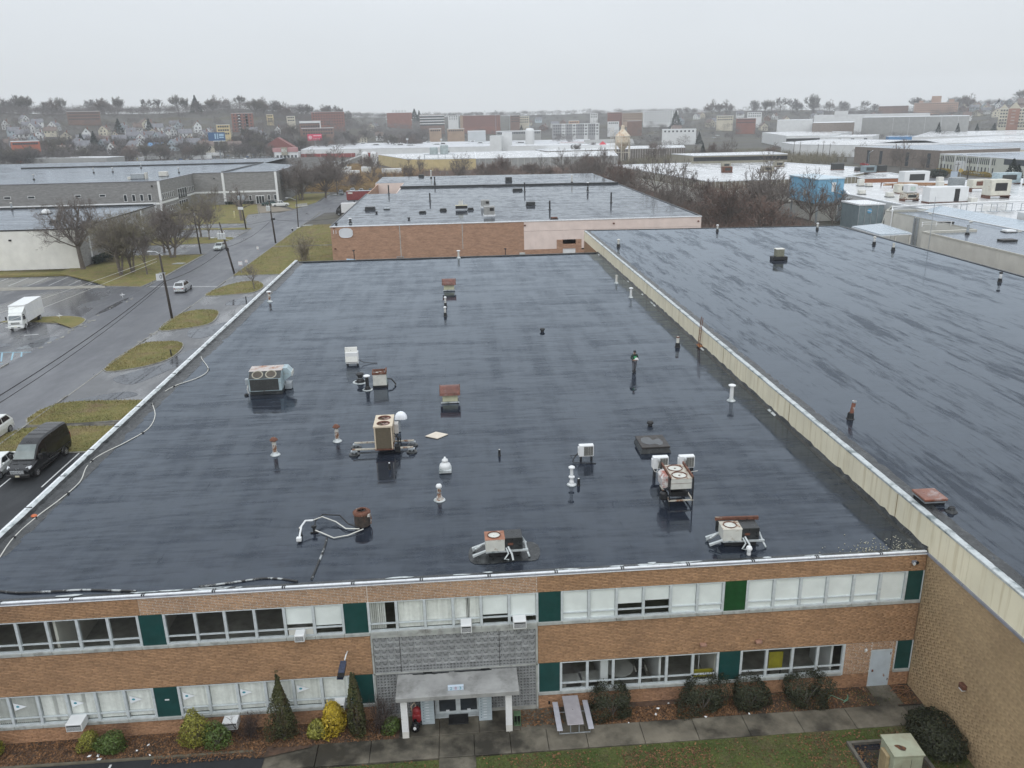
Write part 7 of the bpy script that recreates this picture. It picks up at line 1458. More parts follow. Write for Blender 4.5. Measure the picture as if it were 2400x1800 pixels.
t=thing('utility_box','pale grey meter cabinet in the yard beside the right solar lamp','utility box',(-9.0,118.5,0));obj('cabinet',MB().bbox(-.5,.5,-.4,.4,0,3.1,.03),m_sill,t);obj('louvre',MB().box(-.2,.25,-.41,-.401,2.2,2.8),m_dark,t)
# ==========================================================
TR=dict(bark=m_bark,twig=m_twig)
make_tree('bare_tree','largest bare tree, spreading in front of the white wall corner',5,(-95.2,133.6,.1),m_bark,m_twig,h=17.5,r=.42,trunk_frac=.3,limbs=11,kids=(6,6,5,3),spread=.95,curve=.16,wmin=.015)
make_tree('bare_tree','multi-stemmed fine-twigged tree leaning at the car-park corner, left of the clump',8,(-84.9,125.4,.1),m_bark,m_twig_tan,h=12.5,r=.2,trunk_frac=.32,limbs=6,kids=(6,5,5,4),spread=.75,stems=3,splay=.3,wmin=.013)
make_tree('bare_tree','olive-tinged fine-twigged tree with tangled crown, middle of the corner clump',9,(-83.7,128.6,.1),m_bark,m_twig_olive,h=13,r=.2,trunk_frac=.25,limbs=7,kids=(6,6,5,4),spread=.9,stems=3,splay=.2,wmin=.013)
make_tree('bare_tree','slim bare tree on the right of the corner clump, in reddish mulch',10,(-80,125.4,.1),m_bark,m_twig,h=9.5,r=.14,trunk_frac=.3,limbs=7,kids=(5,5,5,3),spread=.8,wmin=.013)
make_tree('bare_tree','dense rounded bare tree on the lawn left of the pole, forked low',12,(-81.4,145.3,.1),m_bark,m_twig,h=12.6,r=.28,trunk_frac=.22,limbs=11,kids=(6,5,5,3),spread=.85,stems=2,splay=.22,wmin=.013)
make_tree('bare_tree','dense bare tree right behind the rounded one, by the grey wall',13,(-86.1,153.9,.1),m_bark,m_twig,h=12,r=.24,trunk_frac=.25,limbs=9,kids=(5,5,5,3),spread=.85,wmin=.014)
make_tree('bare_tree','bare tree on the grass strip at the second driveway, left of two',14,(-85.2,178.9,.1),m_bark,m_twig_olive,h=12.5,r=.25,trunk_frac=.22,limbs=9,kids=(6,5,5,4),spread=.85,wmin=.02)
make_tree('bare_tree','thinner bare tree on the grass strip at the second driveway, right of two',15,(-81.3,172,.1),m_bark,m_twig,h=10.5,r=.17,trunk_frac=.25,limbs=8,kids=(5,5,5,3),spread=.8,wmin=.013)
make_tree('bare_tree','crooked pollarded tree with few thick limbs near the transformer pole',16,(-83.2,212.6,.1),m_bark,m_twig,h=12.2,r=.42,trunk_frac=.36,limbs=7,kids=(3,3,3),spread=.9,curve=.3,wmin=.04)
make_tree('bare_tree','slender young tree on the dry lawn before the recessed grey wall',17,(-99.5,246,.1),m_bark,m_twig,h=9,r=.12,trunk_frac=.3,limbs=9,kids=(4,4,3),spread=.7,wmin=.022)
make_tree('bare_tree','tiny staked sapling pair on the dry lawn across the street',18,(-88.5,231,.1),m_bark,m_twig,h=4.2,r=.06,trunk_frac=.4,limbs=5,kids=(3,3),spread=.6,wmin=.025)
make_tree('bare_tree','small wiry tree on the nearest far island by the white lamp',19,(-56.0,107.6,.1),m_bark,m_twig,h=5.2,r=.1,trunk_frac=.3,limbs=7,kids=(4,4,4),spread=.95,wmin=.014)
make_tree('bare_tree','bare multi-stem tree at the right end wall of the grey block',20,(-76.2,272.6,.1),m_bark,m_twig,h=14.5,r=.3,trunk_frac=.2,limbs=9,kids=(5,5,5,3),spread=.7,stems=3,splay=.25,wmin=.03)
make_tree('bare_tree','dark bare tree at the edge of the reed bed by the parked cars',21,(-69,280,0),m_bark,m_twig,h=16,r=.3,trunk_frac=.2,limbs=9,kids=(5,5,5,3),spread=.6,stems=3,splay=.2,wmin=.03)
make_tree('bare_tree','tall thin dark tree in the reeds behind the reed-edge tree',22,(-66,293,0),m_bark,m_twig,h=18,r=.25,trunk_frac=.3,limbs=9,kids=(5,5,4,3),spread=.5,wmin=.03)
for k,(x0,y0,x1,y1,n,h)in enumerate(((-95.6,139,-94.8,152,900,1.6),(-108,228.6,-100,229.2,300,.9),(-101,262.6,-91,263.4,420,1.0))):
 n*=5;c=np.stack([RNG.uniform(x0,x1,n),RNG.uniform(y0,y1,n),.1+h*RNG.random(n)**.7],1);s=RNG.uniform(.08,.18,n)[:,None];a=RNG.normal(size=(n,3));a/=np.linalg.norm(a,axis=1,keepdims=True);b=np.cross(a,RNG.normal(size=(n,3)));b/=np.linalg.norm(b,axis=1,keepdims=True)
 v=np.stack([c-a*s,c+b*s*.5,c+a*s,c-b*s*.5],1).reshape(-1,3);t=thing('hedge',('dark evergreen hedge along the side wall of the white-walled building','low dark shrubs at the foot of the grey block front','low brown shrubs at the foot of the recessed grey front')[k],'hedge',((x0+x1)/2,(y0+y1)/2,0));npobj('foliage',v,np.arange(len(v)).reshape(-1,4),m_leaf_pine,t,off=t.location)
# ==========================================================
WMESH={}
def wmesh(w,h,d,mat):
 k=(round(w,2),round(h,2),round(d,2),mat.name)
 if k not in WMESH:
  me=bpy.data.meshes.new('window');mb=MB().box(-w/2,w/2,-d,0,0,h);me.from_pydata(mb.v,[],mb.f);me.materials.append(mat);me.update();WMESH[k]=me
 return WMESH[k]
def on_edge(par,p,q,z,n,w,h,mat,name='window',margin=.5,d=.06,at_=None):
 """n openings spaced along the wall from p to q (outside on the right-hand side)"""
 p,q=Vector(p),Vector(q);L=(q-p).length;u=(q-p)/L;ang=math.atan2(u.y,u.x)
 for i in range(n):
  s=margin+(L-2*margin)*(i+.5)/n if at_ is None else at_[i]
  c=p+u*s;o=bpy.data.objects.new(name,wmesh(w,h,d,mat));COL.objects.link(o);o.parent=par;o.location=(c.x-par.location.x,c.y-par.location.y,z-par.location.z);o.rotation_euler=(0,0,ang)
def ribs(par,p,q,z0,z1,step,w,d,mat,name='fin'):
 p,q=Vector(p),Vector(q);L=(q-p).length;n=max(1,int(L/step));on_edge(par,p,q,z0,n,w,z1-z0,mat,name,0.0,d)
def block(name,label,poly,H,wall,roof,z=0.0,cat='building',cop=None,par_h=.35,group=None):
 """flat-roofed building on a plan outline: wall, sunk roof, coping"""
 c=(sum(p[0]for p in poly)/len(poly),sum(p[1]for p in poly)/len(poly));t=thing(name,label,cat,(c[0],c[1],z),0,group)
 Pl=[(x-c[0],y-c[1])for x,y in poly];n=len(Pl);mb=MB()
 mb.add([(x,y,-1.0)for x,y in Pl]+[(x,y,H)for x,y in Pl],[(i,(i+1)%n,n+(i+1)%n,n+i)for i in range(n)]);obj('wall',mb,wall,t)
 k=[.35/max(1,math.hypot(x,y))for x,y in Pl];In=[(x*(1-k[i]*1.6),y*(1-k[i]*1.6))for i,(x,y)in enumerate(Pl)]
 obj('roof',MB().poly([(x,y,H-par_h)for x,y in In]),roof,t)
 mb=MB();Ou=[(x*(1+k[i]*.4),y*(1+k[i]*.4))for i,(x,y)in enumerate(Pl)]
 mb.add([(x,y,H-.25)for x,y in Ou]+[(x,y,H+.02)for x,y in Ou]+[(x,y,H+.02)for x,y in In]+[(x,y,H-par_h-.01)for x,y in In],[(r*n+i,r*n+(i+1)%n,(r+1)*n+(i+1)%n,(r+1)*n+i)for r in range(3)for i in range(n)]);obj('coping',mb,cop or m_coping,t)
 return t
def unit(label,x,y,z,w,d,h,mat,legs=0.0,cat='air conditioner',name='rooftop_unit',top=None,rz=0.0):
 t=thing(name,label,cat,(x,y,z),rz);obj('cabinet',MB().bbox(-w/2,w/2,-d/2,d/2,legs,legs+h,min(.06,h/5)),mat,t)
 if legs:obj('frame',MB().box(-w/2,-w/2+.12,-d/2,d/2,0,legs).box(w/2-.12,w/2,-d/2,d/2,0,legs).box(-w/2-.2,w/2+.2,-d/2,-d/2+.12,legs-.15,legs),m_rust,t)
 else:obj('curb',MB().box(-w/2-.1,w/2+.1,-d/2-.1,d/2+.1,0,.1),m_coping_grey,t)
 obj('louvre',MB().box(-w*.3,w*.3,-d/2-.03,-d/2-.002,legs+h*.3,legs+h*.8),top or m_coil_dark,t);return t
m_palewall=streaked('pale_concrete_wall',(.6,.59,.54),(.42,.4,.35),(.58,.85),.6,(.6,.6,.3))
m_tan=M('taupe_brick_wall',(.21,.175,.15),.8,.15,.8)
m_fluted=M('olive_grey_fluted_panel',(.235,.215,.165),.7,.15,.6);m_fin_pale=M('pale_fin',(.5,.49,.46),.6,.1,2);m_orange_brick=brick_tex('orange_brick_front',(.40,.16,.08),(.33,.13,.06),(.3,.16,.1),.4,.12)
m_grey_wall=M('grey_panel_wall',(.30,.30,.29),.7,.1,.4);m_far_white=M('far_white_wall',(.66,.67,.67),.6,.06,.3);m_far_glass=M('far_window_glass',(.06,.07,.08),.2,.2,1)
m_blue_shed=M('sky_blue_corrugated',(.20,.42,.58),.5,.1,.5);m_green_roofbin=M('blue_grey_steel_bin',(.19,.24,.26),.45,.15,1,metal=.2)
m_silt=M('pale_lean_to_roof',(.36,.42,.47),.25,.08,.6)
NB=block('pale_building','pale concrete-walled building with wet blue-grey roof beyond the right-hand roof',[(55,-10),(76,-10),(76,126),(64.3,126),(64.3,97),(55,96.5)],8.1,m_palewall,m_roof_n,cop=M('weathered_wall_head',(.45,.44,.39),.7,.1,2))
obj('parapet_slope',MB().add([(71.4,-10,7.8),(75.6,-10,8.7),(75.6,126,8.7),(71.4,126,7.8)],[(0,1,2,3)]),m_silt,NB,True)
obj('gas_line',MB().tube([(70.6,126,8.05),(70.6,60,8.05),(70.6,20,8.05)],.09,6),m_white,NB,True)
for k in range(8):obj('pipe_foot',MB().lathe([(.35,0),(.3,.12),(.12,.15)],8,(70.6,30+k*13,7.8)),m_offwhite,NB,True)
obj('downpipe',MB().box(64.0,64.28,113.6,114.0,0,8).box(64.0,64.28,114.6,115.0,0,8),m_steel,NB,True)
tag(obj('rail',MB().tube([(58.9,103.7,8.6),(64.2,103.5,8.6)],.04,5).tube([(58.9,103.7,8.2),(64.2,103.5,8.2)],.03,5).box(59,59.1,103.6,103.7,7.8,8.6).box(61.5,61.6,103.6,103.7,7.8,8.6).box(64.1,64.2,103.5,103.6,7.8,8.6),m_white),'white guard rail at the step in the pale building','guard rail')
for lb,x,y,w in(('low dark hatch, upper one on the wet blue-grey roof',65.4,107.1,2.2),('low dark hatch near the right edge of the photo on the wet blue-grey roof',62.1,85.6,2.3)):
 t=thing('roof_hatch',lb,'hatch',(x,y,7.76));obj('curb',MB().box(-w/2,w/2,-.7,.7,0,.25),m_flash_dark,t);obj('lid',MB().bbox(-w/2-.06,w/2+.06,-.76,.76,.25,.36,.03),M('black_brown_lid',(.03,.025,.022)),t)
pipe_vent('dark-footed steel flue in the middle of the wet blue-grey roof',60.7,93.4,1.6,.2,m_steel,'ring',m_steel,'black',7.76)
low_box('white curb with pale lid near the parapet slope of the wet blue-grey roof',68.7,94.9,1.6,1.4,.4,m_white,7.76)
MBL=block('white_roofed_plant','white-roofed industrial plant crowded with rusty rooftop equipment, right of the blue shed',[(73,126.2),(76.2,126.1),(76.2,20),(200,20),(200,193),(84,188),(73,160)],8.1,m_far_white,m_roof_white)
t=thing('roof_pipe','long white pipe carried on frames across the edge of the white plant roof','pipe',(64.5,124,8));obj('run',MB().tube([(-.4,-1,-5),(-.4,-1,.5),(0,0,1.0),(14,2.6,1.0),(30,4,1.0),(60,5,1.0)],.14,8).tube([(.4,1,-5),(.4,1,.3),(3,1.2,.8),(30,4.8,.8),(60,5.8,.8)],.1,6),m_white,t)
for k in range(6):obj('pipe_frame',MB().box(11.5+k*3.05,11.58+k*3.05,-4,-3.9,.02,1.5).box(12.7+k*3.05,12.78+k*3.05,-4,-3.9,.02,1.5).box(11.5+k*3.05,12.78+k*3.05,-4,-3.9,1.4,1.5).box(11.0+k*3.05,13.2+k*3.05,-4.5,-3.5,0,.1),m_steel,t)
BS=thing('blue_shed','sky-blue corrugated shed on posts with a white door and outside stair','shed',(74,179,0))
obj('wall',MB().prism([(70.2,170.8),(78,173),(77,189),(69.5,187)],4.8,10.7),m_blue_shed,BS,True)
ribs(BS,(70.2,170.8),(78,173),4.85,10.6,.42,.1,.07,m_blue_shed,'corrugation');ribs(BS,(69.5,187),(70.2,170.8),4.85,10.6,.6,.12,.07,m_blue_shed,'corrugation')
obj('roof',MB().prism([(70,170.5),(78.2,172.8),(77.2,189.3),(69.3,187.3)],10.7,10.95),M('pale_blue_roof',(.5,.6,.66),.4,.06,1),BS,True)
on_edge(BS,(70.2,170.8),(78,173),7.6,1,1.25,2.3,m_white,'door',at_=[4.9],d=.12);on_edge(BS,(69.5,187),(70.2,170.8),6.4,1,1.2,1.4,m_palewall,'vent_panel',at_=[9.5],d=.1)
obj('post',MB().box(70.6,71,171.3,171.7,0,4.8).box(77.2,77.6,173,173.4,0,4.8).box(70,70.4,186,186.4,0,4.8),m_steel,BS,True);obj('under_wall',MB().box(71.5,77,174,186,0,4.8),m_palewall,BS,True)
obj('stair',MB().tube([(75.3,171.5,7.6),(80.5,170,4.6)],.1,5).tube([(75.3,170.6,8.5),(80.5,169.2,5.4)],.05,5).tube([(75.3,170.6,7.6),(80.5,169.2,4.6)],.1,5),m_steel,BS,True)
for k in range(8):obj('tread',MB().box(75.5+k*.65,76.1+k*.65,170.9-k*.19,171.6-k*.19,7.45-k*.38,7.5-k*.38),m_steel,BS,True)
t=thing('steel_bin','blue-grey steel bin tower with a round blue logo beside the lean-to','bin',(68.5,144,0));obj('shell',MB().prism([(-2.6,-4),(3.0,-4),(3.0,4),(-2.6,4)],0,7.6),m_green_roofbin,t);obj('lid',MB().prism([(-2.8,-4.2),(3.2,-4.2),(3.2,4.2),(-2.8,4.2)],7.6,7.9),m_coping,t)
for k in range(5):obj('stiffener',MB().box(-2.6+k*1.38,-2.48+k*1.38,-4.09,-4.0,0,7.6),m_steel,t)
lg=obj('logo',MB().disc((-.2,-4.1,6.4),.52,20,'y'),M('logo_blue',(.08,.3,.5),.5,.05),t);obj('logo_bar',MB().add([(-.7,-4.11,6.42),(.28,-4.11,6.28),(.28,-4.11,6.4),(-.7,-4.11,6.56)],[(0,1,2,3)]),m_white,lg)
obj('pipework',MB().tube([(1.2,-4.6,.0),(1.2,-4.6,3.6),(2.6,-4.7,3.7),(3.2,-4.6,6.2),(4.6,-4.4,7.4)],.12,6).tube([(3.4,-4.4,0),(3.5,-4.4,6.8)],.12,6).tube([(4.2,-4.0,0),(4.4,-4.2,7.4)],.12,6),M('cream_pipe',(.6,.6,.54),.5),t)
t=thing('lean_to','pale blue lean-to roof on thin posts between the right-hand roof and the pale wall','canopy',(56.5,112.5,0));obj('roof',MB().add([(-3.5,4,6.3),(-2.9,-5.6,6.0),(3.3,-4.6,6.0),(3.5,6.5,6.3),(-3.5,4,6.5),(-2.9,-5.6,6.2),(3.3,-4.6,6.2),(3.5,6.5,6.5)],[(4,5,6,7),(0,1,5,4),(1,2,6,5),(2,3,7,6),(3,0,4,7),(3,2,1,0)]),m_silt,t)
obj('fascia',MB().tube([(-3.5,4,6.25),(-2.9,-5.65,5.95),(3.3,-4.65,5.95)],.12,4),m_coping,t)
for x,y in((-2.8,-5.4),(3.1,-4.5),(-3.2,0),(0.2,-5.0)):obj('post',MB().box(x-.09,x+.09,y-.09,y+.09,0,6),m_offwhite,t)
t=thing('antenna_mast','thin mast rising from the yard in front of the pale wall','mast',(45.5,78.5,0));obj('mast',MB().cyl(0,0,0,15.5,.06,.03,6),m_steel,t);obj('mast_base',MB().box(-.2,.2,-.2,.2,0,1),m_concrete,t)
Z8=7.78
t=unit('large white container-like unit with a dark open doorway on the plant roof',84.5,139.5,Z8,8.6,3.0,3.1,m_far_white,.3,top=m_far_white,cat='plant room',name='plant_room');obj('doorway',MB().box(1.2,2.3,-1.56,-1.505,.35,3.0),m_dark,t)
t=unit('stacked white fan unit on rusty skids left of the white container',79.4,144.5,Z8,3.2,2.4,1.2,m_rust_pale,.5);obj('upper_unit',MB().bbox(-1.1,1.1,-1,1,1.9,3.6,.06),m_far_white,t);obj('screen',MB().box(-.5,.6,-1.03,-1.002,2.3,3.2),M('pale_green_louvre',(.45,.53,.48)),t)
unit('cream cabin unit with two dark openings on rusty legs, right part of the plant roof',100,145.5,Z8,4.6,3.2,3.4,M('stained_cream_steel',(.58,.56,.48),.6,.12,1,(.3,.18,.1),(.6,.72),2),.7,top=m_dark,cat='plant room',name='plant_room')
t=thing('cooling_drum','round grey ribbed drum on a skid on the plant roof','cooling tower',(104,167,Z8));obj('drum',MB().lathe([(1.9,.6),(1.95,2.9),(1.7,3.0),(0,3.0)],20),M('grey_ribbed_steel',(.25,.27,.28),.5,.2,3),t);obj('skid',MB().box(-2.4,2.6,-1.8,1.8,.3,.6).box(-2.2,-1.9,-1.6,1.6,0,.3).box(2,2.3,-1.6,1.6,0,.3),m_far_white,t)
unit('long rusty unit on legs left of the cream cabin',106,161,Z8,4.8,2.4,2.0,M('stained_cream_steel',(.58,.56,.48)),.9,top=m_rust)
unit('big white flat-faced enclosure at the back of the plant roof',103.7,186,Z8,7.0,3.2,3.4,m_far_white,0,'enclosure','enclosure');unit('low cream trough unit in front of the white enclosure',88,162,Z8,4.5,2.4,1.9,M('stained_cream_steel',(.58,.56,.48)),.2)
unit('grey boxy unit far right on the plant roof',124.5,178,Z8,6.5,2.5,2.6,m_hvac,.4);unit('white boxy unit at the right edge of the plant roof',128.5,173,Z8,4,2.5,2.8,m_far_white,.4);unit('pale unit with a rusty end cut by the right edge, low on the plant roof',77.6,103,Z8,2.6,2.4,2.0,m_far_white,.1,top=m_rust)
t=thing('pipe_rack','tangle of orange-rusted pipe racks before the orange brick office','pipe rack',(97,176,Z8));obj('pipes',MB().tube([(-6,2,.6),(4,-2,.7),(9,-4,.8)],.16,6).tube([(-6,1,1.0),(3,-2.6,1.1),(8,-5,1.0)],.12,6).tube([(-5,4,.5),(6,-1,.5)],.14,6).tube([(-4,-1,1.4),(5,-4,1.3)],.1,6),M('orange_rusted_pipe',(.36,.19,.09),.7,.3,3),t)
for x in(-5,0,5):obj('trestle',MB().box(x-.1,x+.1,-3-x*.4,3-x*.4,.9,1.0).box(x-.1,x+.1,-3-x*.4,-2.8-x*.4,0,.9).box(x-.1,x+.1,2.8-x*.4,3-x*.4,0,.9),m_rust,t)
for k,(x,y)in enumerate(((77.3,162),(89.2,182),(80,154),(89.6,137.5),(99.4,166.4),(109.5,183.3),(87.9,184),(101,160))):low_box(('pale square roof vent nearest the blue shed stair','low pale roof vent at the back left of the plant roof','pale square vent in the middle left of the plant roof','mesh-sided pale vent in front of the cream cabin','pale square vent beside the tall plant stack','pale box vent under the lamp post at the back of the plant roof','thin pale stack vent at the back left of the plant roof','pale vent between the drum and the container')[k],x,y,1.5,1.3,(1.0,.9,1.1,1.1,2.2,1.9,1.8,.9)[k],m_offwhite,Z8)
KB=block('fluted_building','white-roofed building with pale-ribbed olive fascia behind the bare trees',[(58,221),(108,226.3),(108,232),(133,257),(112,326),(45,320)],7.1,m_fluted,m_roof_white)
ribs(KB,(58,221),(108,226.3),4.7,6.9,1.35,.22,.16,m_fin_pale);ribs(KB,(45,320),(58,221),4.7,6.9,1.5,.22,.16,m_fin_pale)
obj('lower_wall',MB().prism([(57.6,220.8),(107,226),(107,226.4),(58,221.3)],0,4.2).prism([(44.8,320),(57.6,220.8),(58.2,221),(45.4,320)],0,4.2),m_palewall,KB,True)
BO=block('brick_office','low orange-brick office front with glass doors and white roof edge',[(108.5,224.5),(126,222),(129,245),(111,246)],6.6,m_orange_brick,m_roof_white);on_edge(BO,(108.5,224.5),(126,222),.3,6,1.6,4.8,m_far_glass,'window',3.2)
SL=block('roof_slab_building','flat-topped building with a thick dark band under its pale roof edge',[(82,321),(122,318),(124,342),(78,342)],10.1,M('tan_panel',(.3,.28,.22),.7,.1,.5),m_roof_white);obj('dark_band',MB().add([(82,320.9,7.7),(122,317.9,7.7),(122,317.9,9.3),(82,320.9,9.3)],[(0,1,2,3)]).add([(82,320.9,9.3),(122,317.9,9.3),(122.2,317,9.35),(81.8,320,9.35)],[(0,1,2,3)]),m_flash_dark,SL,True)
for k,(lb,x,y,w,h,m_)in enumerate((('rust-red box vent on the fluted building roof',77.1,262,3.4,1.9,m_rust),('brown box unit on the fluted building roof, left',86,290,3.4,1.6,M('tan_panel',(.3,.28,.22))),('tan box unit at the centre of the fluted building roof',92,262,4,1.7,M('tan_panel',(.3,.28,.22))),('tan box unit near the back of the fluted building roof',106,287,3.6,1.7,M('tan_panel',(.3,.28,.22))),('dark unit at the right of the fluted building roof',118,262,4,2,m_coil_dark),('low dark unit before it on the fluted building roof',122,252,4,1.2,m_coil_dark),('grey unit above the orange-brick office',120,243,4.5,2.2,m_green_roofbin),('dark cube unit right above the orange-brick office',126,246,3,2,m_coil_dark))):unit(lb,x,y,6.76,w,2.4,h,m_,.2)
TB=block('taupe_building','taupe brick building with tall dark slot windows behind the side street',[(196,408),(206,345),(250,352),(245,412)],8.7,m_tan,m_roof_n)
on_edge(TB,(196,408),(206,345),.5,4,2.2,6.5,m_far_glass,'window',at_=[12,22,42,57]);ribs(TB,(196,408),(206,345),0,8.2,16,.35,.25,m_tan,'pier')
OW=block('office_building','pale two-storey office with a row of slit windows and yellow hedge in front',[(205,343),(206.3,303),(208,255),(260,258),(258,345)],7.2,M('pale_greenish_stone',(.52,.53,.47),.7,.08,.5),m_roof_n)
on_edge(OW,(205,343),(206.3,303),4.0,30,.62,2.5,m_far_glass,'window',1);on_edge(OW,(205,343),(206.3,303),.8,16,.8,2.0,m_far_glass,'window',1);on_edge(OW,(206.3,303),(208,255),4.6,1,40,2.2,m_far_glass,'window',3);on_edge(OW,(205,343),(206.3,303),.1,1,5.5,4.6,m_far_white,'entrance',at_=[16.5],d=.9)
ribs(OW,(205,343),(206.3,303),.2,7,8,.35,.35,m_far_white,'pier')
for k,(lb,P_,H,w_,r_)in enumerate((('long cream-walled shed with wet blue-grey roof behind the slit-window office',[(216,400),(300,345),(430,395),(330,470),(236,440)],7,M('cream_wall',(.62,.59,.49),.6,.06,.4),m_roof_n),('broad white-roofed shed in the second row, right',[(245,485),(325,452),(470,520),(390,575),(284,522)],7,m_far_white,m_roof_white),('white-roofed shed behind the utility poles',[(200,500),(224,466),(275,452),(300,520),(262,585),(208,540)],7,m_far_white,m_roof_white),('white shed with a dark strip under its roof, third row',[(243,618),(275,612),(336,700),(336,760),(272,748)],9,m_far_white,m_roof_white),('low white office with four round dark windows',[(262,600),(300,592),(330,640),(290,655)],8,m_far_white,m_roof_white),('broad pale-roofed shed at the far right, behind the blue one',[(330,590),(480,580),(560,690),(420,720)],7,m_far_white,m_roof_white))):
 t=block('industrial_shed',lb,P_,H,w_,r_)
 if 'round' in lb:on_edge(t,P_[0],P_[1],4.5,4,2.4,2.2,m_far_glass,'window')
 if 'dark strip' in lb:obj('dark_band',MB().add([(242.8,617.8,4.8),(275,611.8,4.8),(336.2,700,4.8),(336.2,700,7),(275,611.8,7),(242.8,617.8,7)],[(0,1,4,5),(1,2,3,4)]),m_flash_dark,t,True)
t=block('blue_shop','low bright blue building among the pale sheds',[(365,690),(392,680),(400,700),(372,708)],4.5,M('bright_blue_wall',(.08,.25,.5),.5,.1,1),M('bright_blue_roof',(.1,.3,.55),.4,.1,1))
for k,(x,y,h)in enumerate(((182,456,11),(185,454,10.2),(199.5,462,8.4),(205,467,10),(200,447,9),(175,292,9),(181,290,6.5),(180,281,8.1))):
 t=pole(('far utility pole, leftmost of five by the pale wall','far utility pole, second of five by the pale wall','far utility pole, third of five by the pale wall','far utility pole, fourth of five by the pale wall','far utility pole, rightmost of five by the pale wall','dark pole at the left corner of the slit-window office','utility pole before the slit-window office entrance, left','utility pole before the slit-window office entrance, right')[k],x,y,h,(.2,0),.16);obj('cross_arm',MB().box(-1,1,-.06,.06,h-.9,h-.75),m_wood_pole,t)
for lb,x,y,sx,sy,sz in(('yellow clipped hedge, left clump before the slit-window office',196.5,324,1.2,5,.9),('long yellow clipped hedge right of the office entrance',198,303,1.3,9,.9)):make_shrub('yellow_hedge',lb,(x,y,0),(sx,sy,sz),M('yellow_hedge_leaves',(.28,.2,.03),.8,.2,3,island=.4),1600,.28,40,0,.6,None,.3,False)
make_shrub('dark_bush','dark round bush at the corner of the side street',(179.4,300,0),(3.2,3,1.6),m_leaf_pine,1400,.3,41,0,.9,None,.3,False)
t=thing('road_sign','yellow diamond road sign by the side street','sign',(183.3,291,0));obj('post',MB().cyl(0,0,0,3.2,.06),m_steel,t);obj('plate',MB().extr([(0,2.3),(1.0,3.3),(0,4.3),(-1.0,3.3)],'y',-.12,-.06).rotz(-.9),M('yellow_sign',(.6,.4,.05),.5),t)
t=thing('road_sign','pale blue board sign on two posts by the side street','sign',(177,285,0));obj('post',MB().cyl(-.9,0,0,3,.07).cyl(.9,0,0,3,.07).rotz(-.9),m_steel,t);obj('plate',MB().box(-1.3,1.3,-.15,-.08,.9,3.4).rotz(-.9),M('pale_blue_sign',(.5,.58,.66)),t)
car('parked_car','small red car before the taupe building',(190.7,385,0),.4,m_red_car,'sedan');car('parked_car','dark car before the slit-window office',(186,330,0),.3,m_grey_car,'sedan')
t=thing('lamp_post','lamp post with white head before the taupe building','street lamp',(196,392,0));obj('mast',MB().tube([(0,0,0),(0,0,6),(2.5,1,7)],.1,6),m_steel,t);obj('lamp_head',MB().bbox(2,3.6,.7,1.3,6.9,7.15,.04),m_white,t)
t=thing('lamp_post','thin pale lamp post on the verge behind the plant roof','street lamp',(165,262,0));obj('mast',MB().cyl(0,0,0,11,.1),m_steel,t);obj('lamp_head',MB().box(-.2,1.2,-.15,.15,10.9,11.05),m_white,t)
ST=block('retail_store','big retail store with white roof, pale upper wall and red lower wall',[(-139,640),(-96,632),(75,612),(110,760),(-150,800)],6.2,m_far_white,M('pale_grey_roofing',(.5,.51,.53),.35,.12,.05),cop=m_far_white);obj('red_wall',MB().add([(-139.2,639.6,0),(-96,631.6,0),(-96,631.6,3.0),(-139.2,639.6,3.0)],[(0,1,2,3)]).box(-88,-76,630,631,0,3),M('dark_red_wall',(.26,.06,.055),.7,.1,.5),ST,True)
ribs(ST,(-139,640),(-96,632),.1,2.9,5.5,.5,.5,M('pinkish_pier',(.4,.2,.18),.7),'pier')
for k in range(12):x,y=RNG.uniform(-130,90),RNG.uniform(660,780);unit('pale box unit on the store roof',x,y,5.86,RNG.uniform(4,9),3,RNG.uniform(.9,1.8),m_far_white)['group']='pale units on the retail store roof'
EN=block('store_entrance','store entrance block with pink gabled roofs and lettering panel',[(-160,640),(-158,634),(-140,632),(-139,645)],5,m_far_white,m_roof_white)
m_pinkroof=M('dusty_pink_roof',(.42,.22,.22),.6,.1,1)
obj('pink_roof',MB().prism([(-159.5,634),(-152.5,633),(-153.5,640),(-158,640)],5,8).prism([(-148,632.4),(-139.5,631.4),(-141.5,640),(-147,640)],5,8.2),m_pinkroof,EN,True);lp=obj('lettering_panel',MB().box(-152.4,-148.1,631.2,633,2.6,8.4),M('tan_panel',(.3,.28,.22)),EN,True)
text("BJ's",3.0,m_white,lp,(-150.2,631.1,6.2),(PI/2,0,0),'lettering',.05,True);on_edge(EN,(-158,634),(-140,632),.2,6,1.8,2.4,m_far_glass,'window')
t=thing('red_gable_roof','dark red gabled roof peak behind the store entrance','building',(-165,690,0));obj('roof',MB().extr([(-13,7),(0,15),(13,7)],'y',-6,6),M('dark_red_roof',(.2,.07,.06),.7,.1,1),t);obj('wall',MB().box(-11,11,-5,5,0,7),m_tan,t)
t=thing('billboard','red billboard above the store roof','billboard',(-147,765,0));obj('panel',MB().box(-6.5,6.5,-.4,.4,10.2,16),M('billboard_red',(.6,.04,.1),.5,.1,.3),t);obj('white_mark',MB().disc((-4,-.45,13),1.7,14,'y').box(-1.2,6,-.47,-.42,14.2,15).box(-1.2,5.6,-.47,-.42,11.6,12),M('pale_pink_print',(.75,.45,.5),.5),t);obj('post',MB().cyl(0,0,0,10.2,.5),m_steel,t)
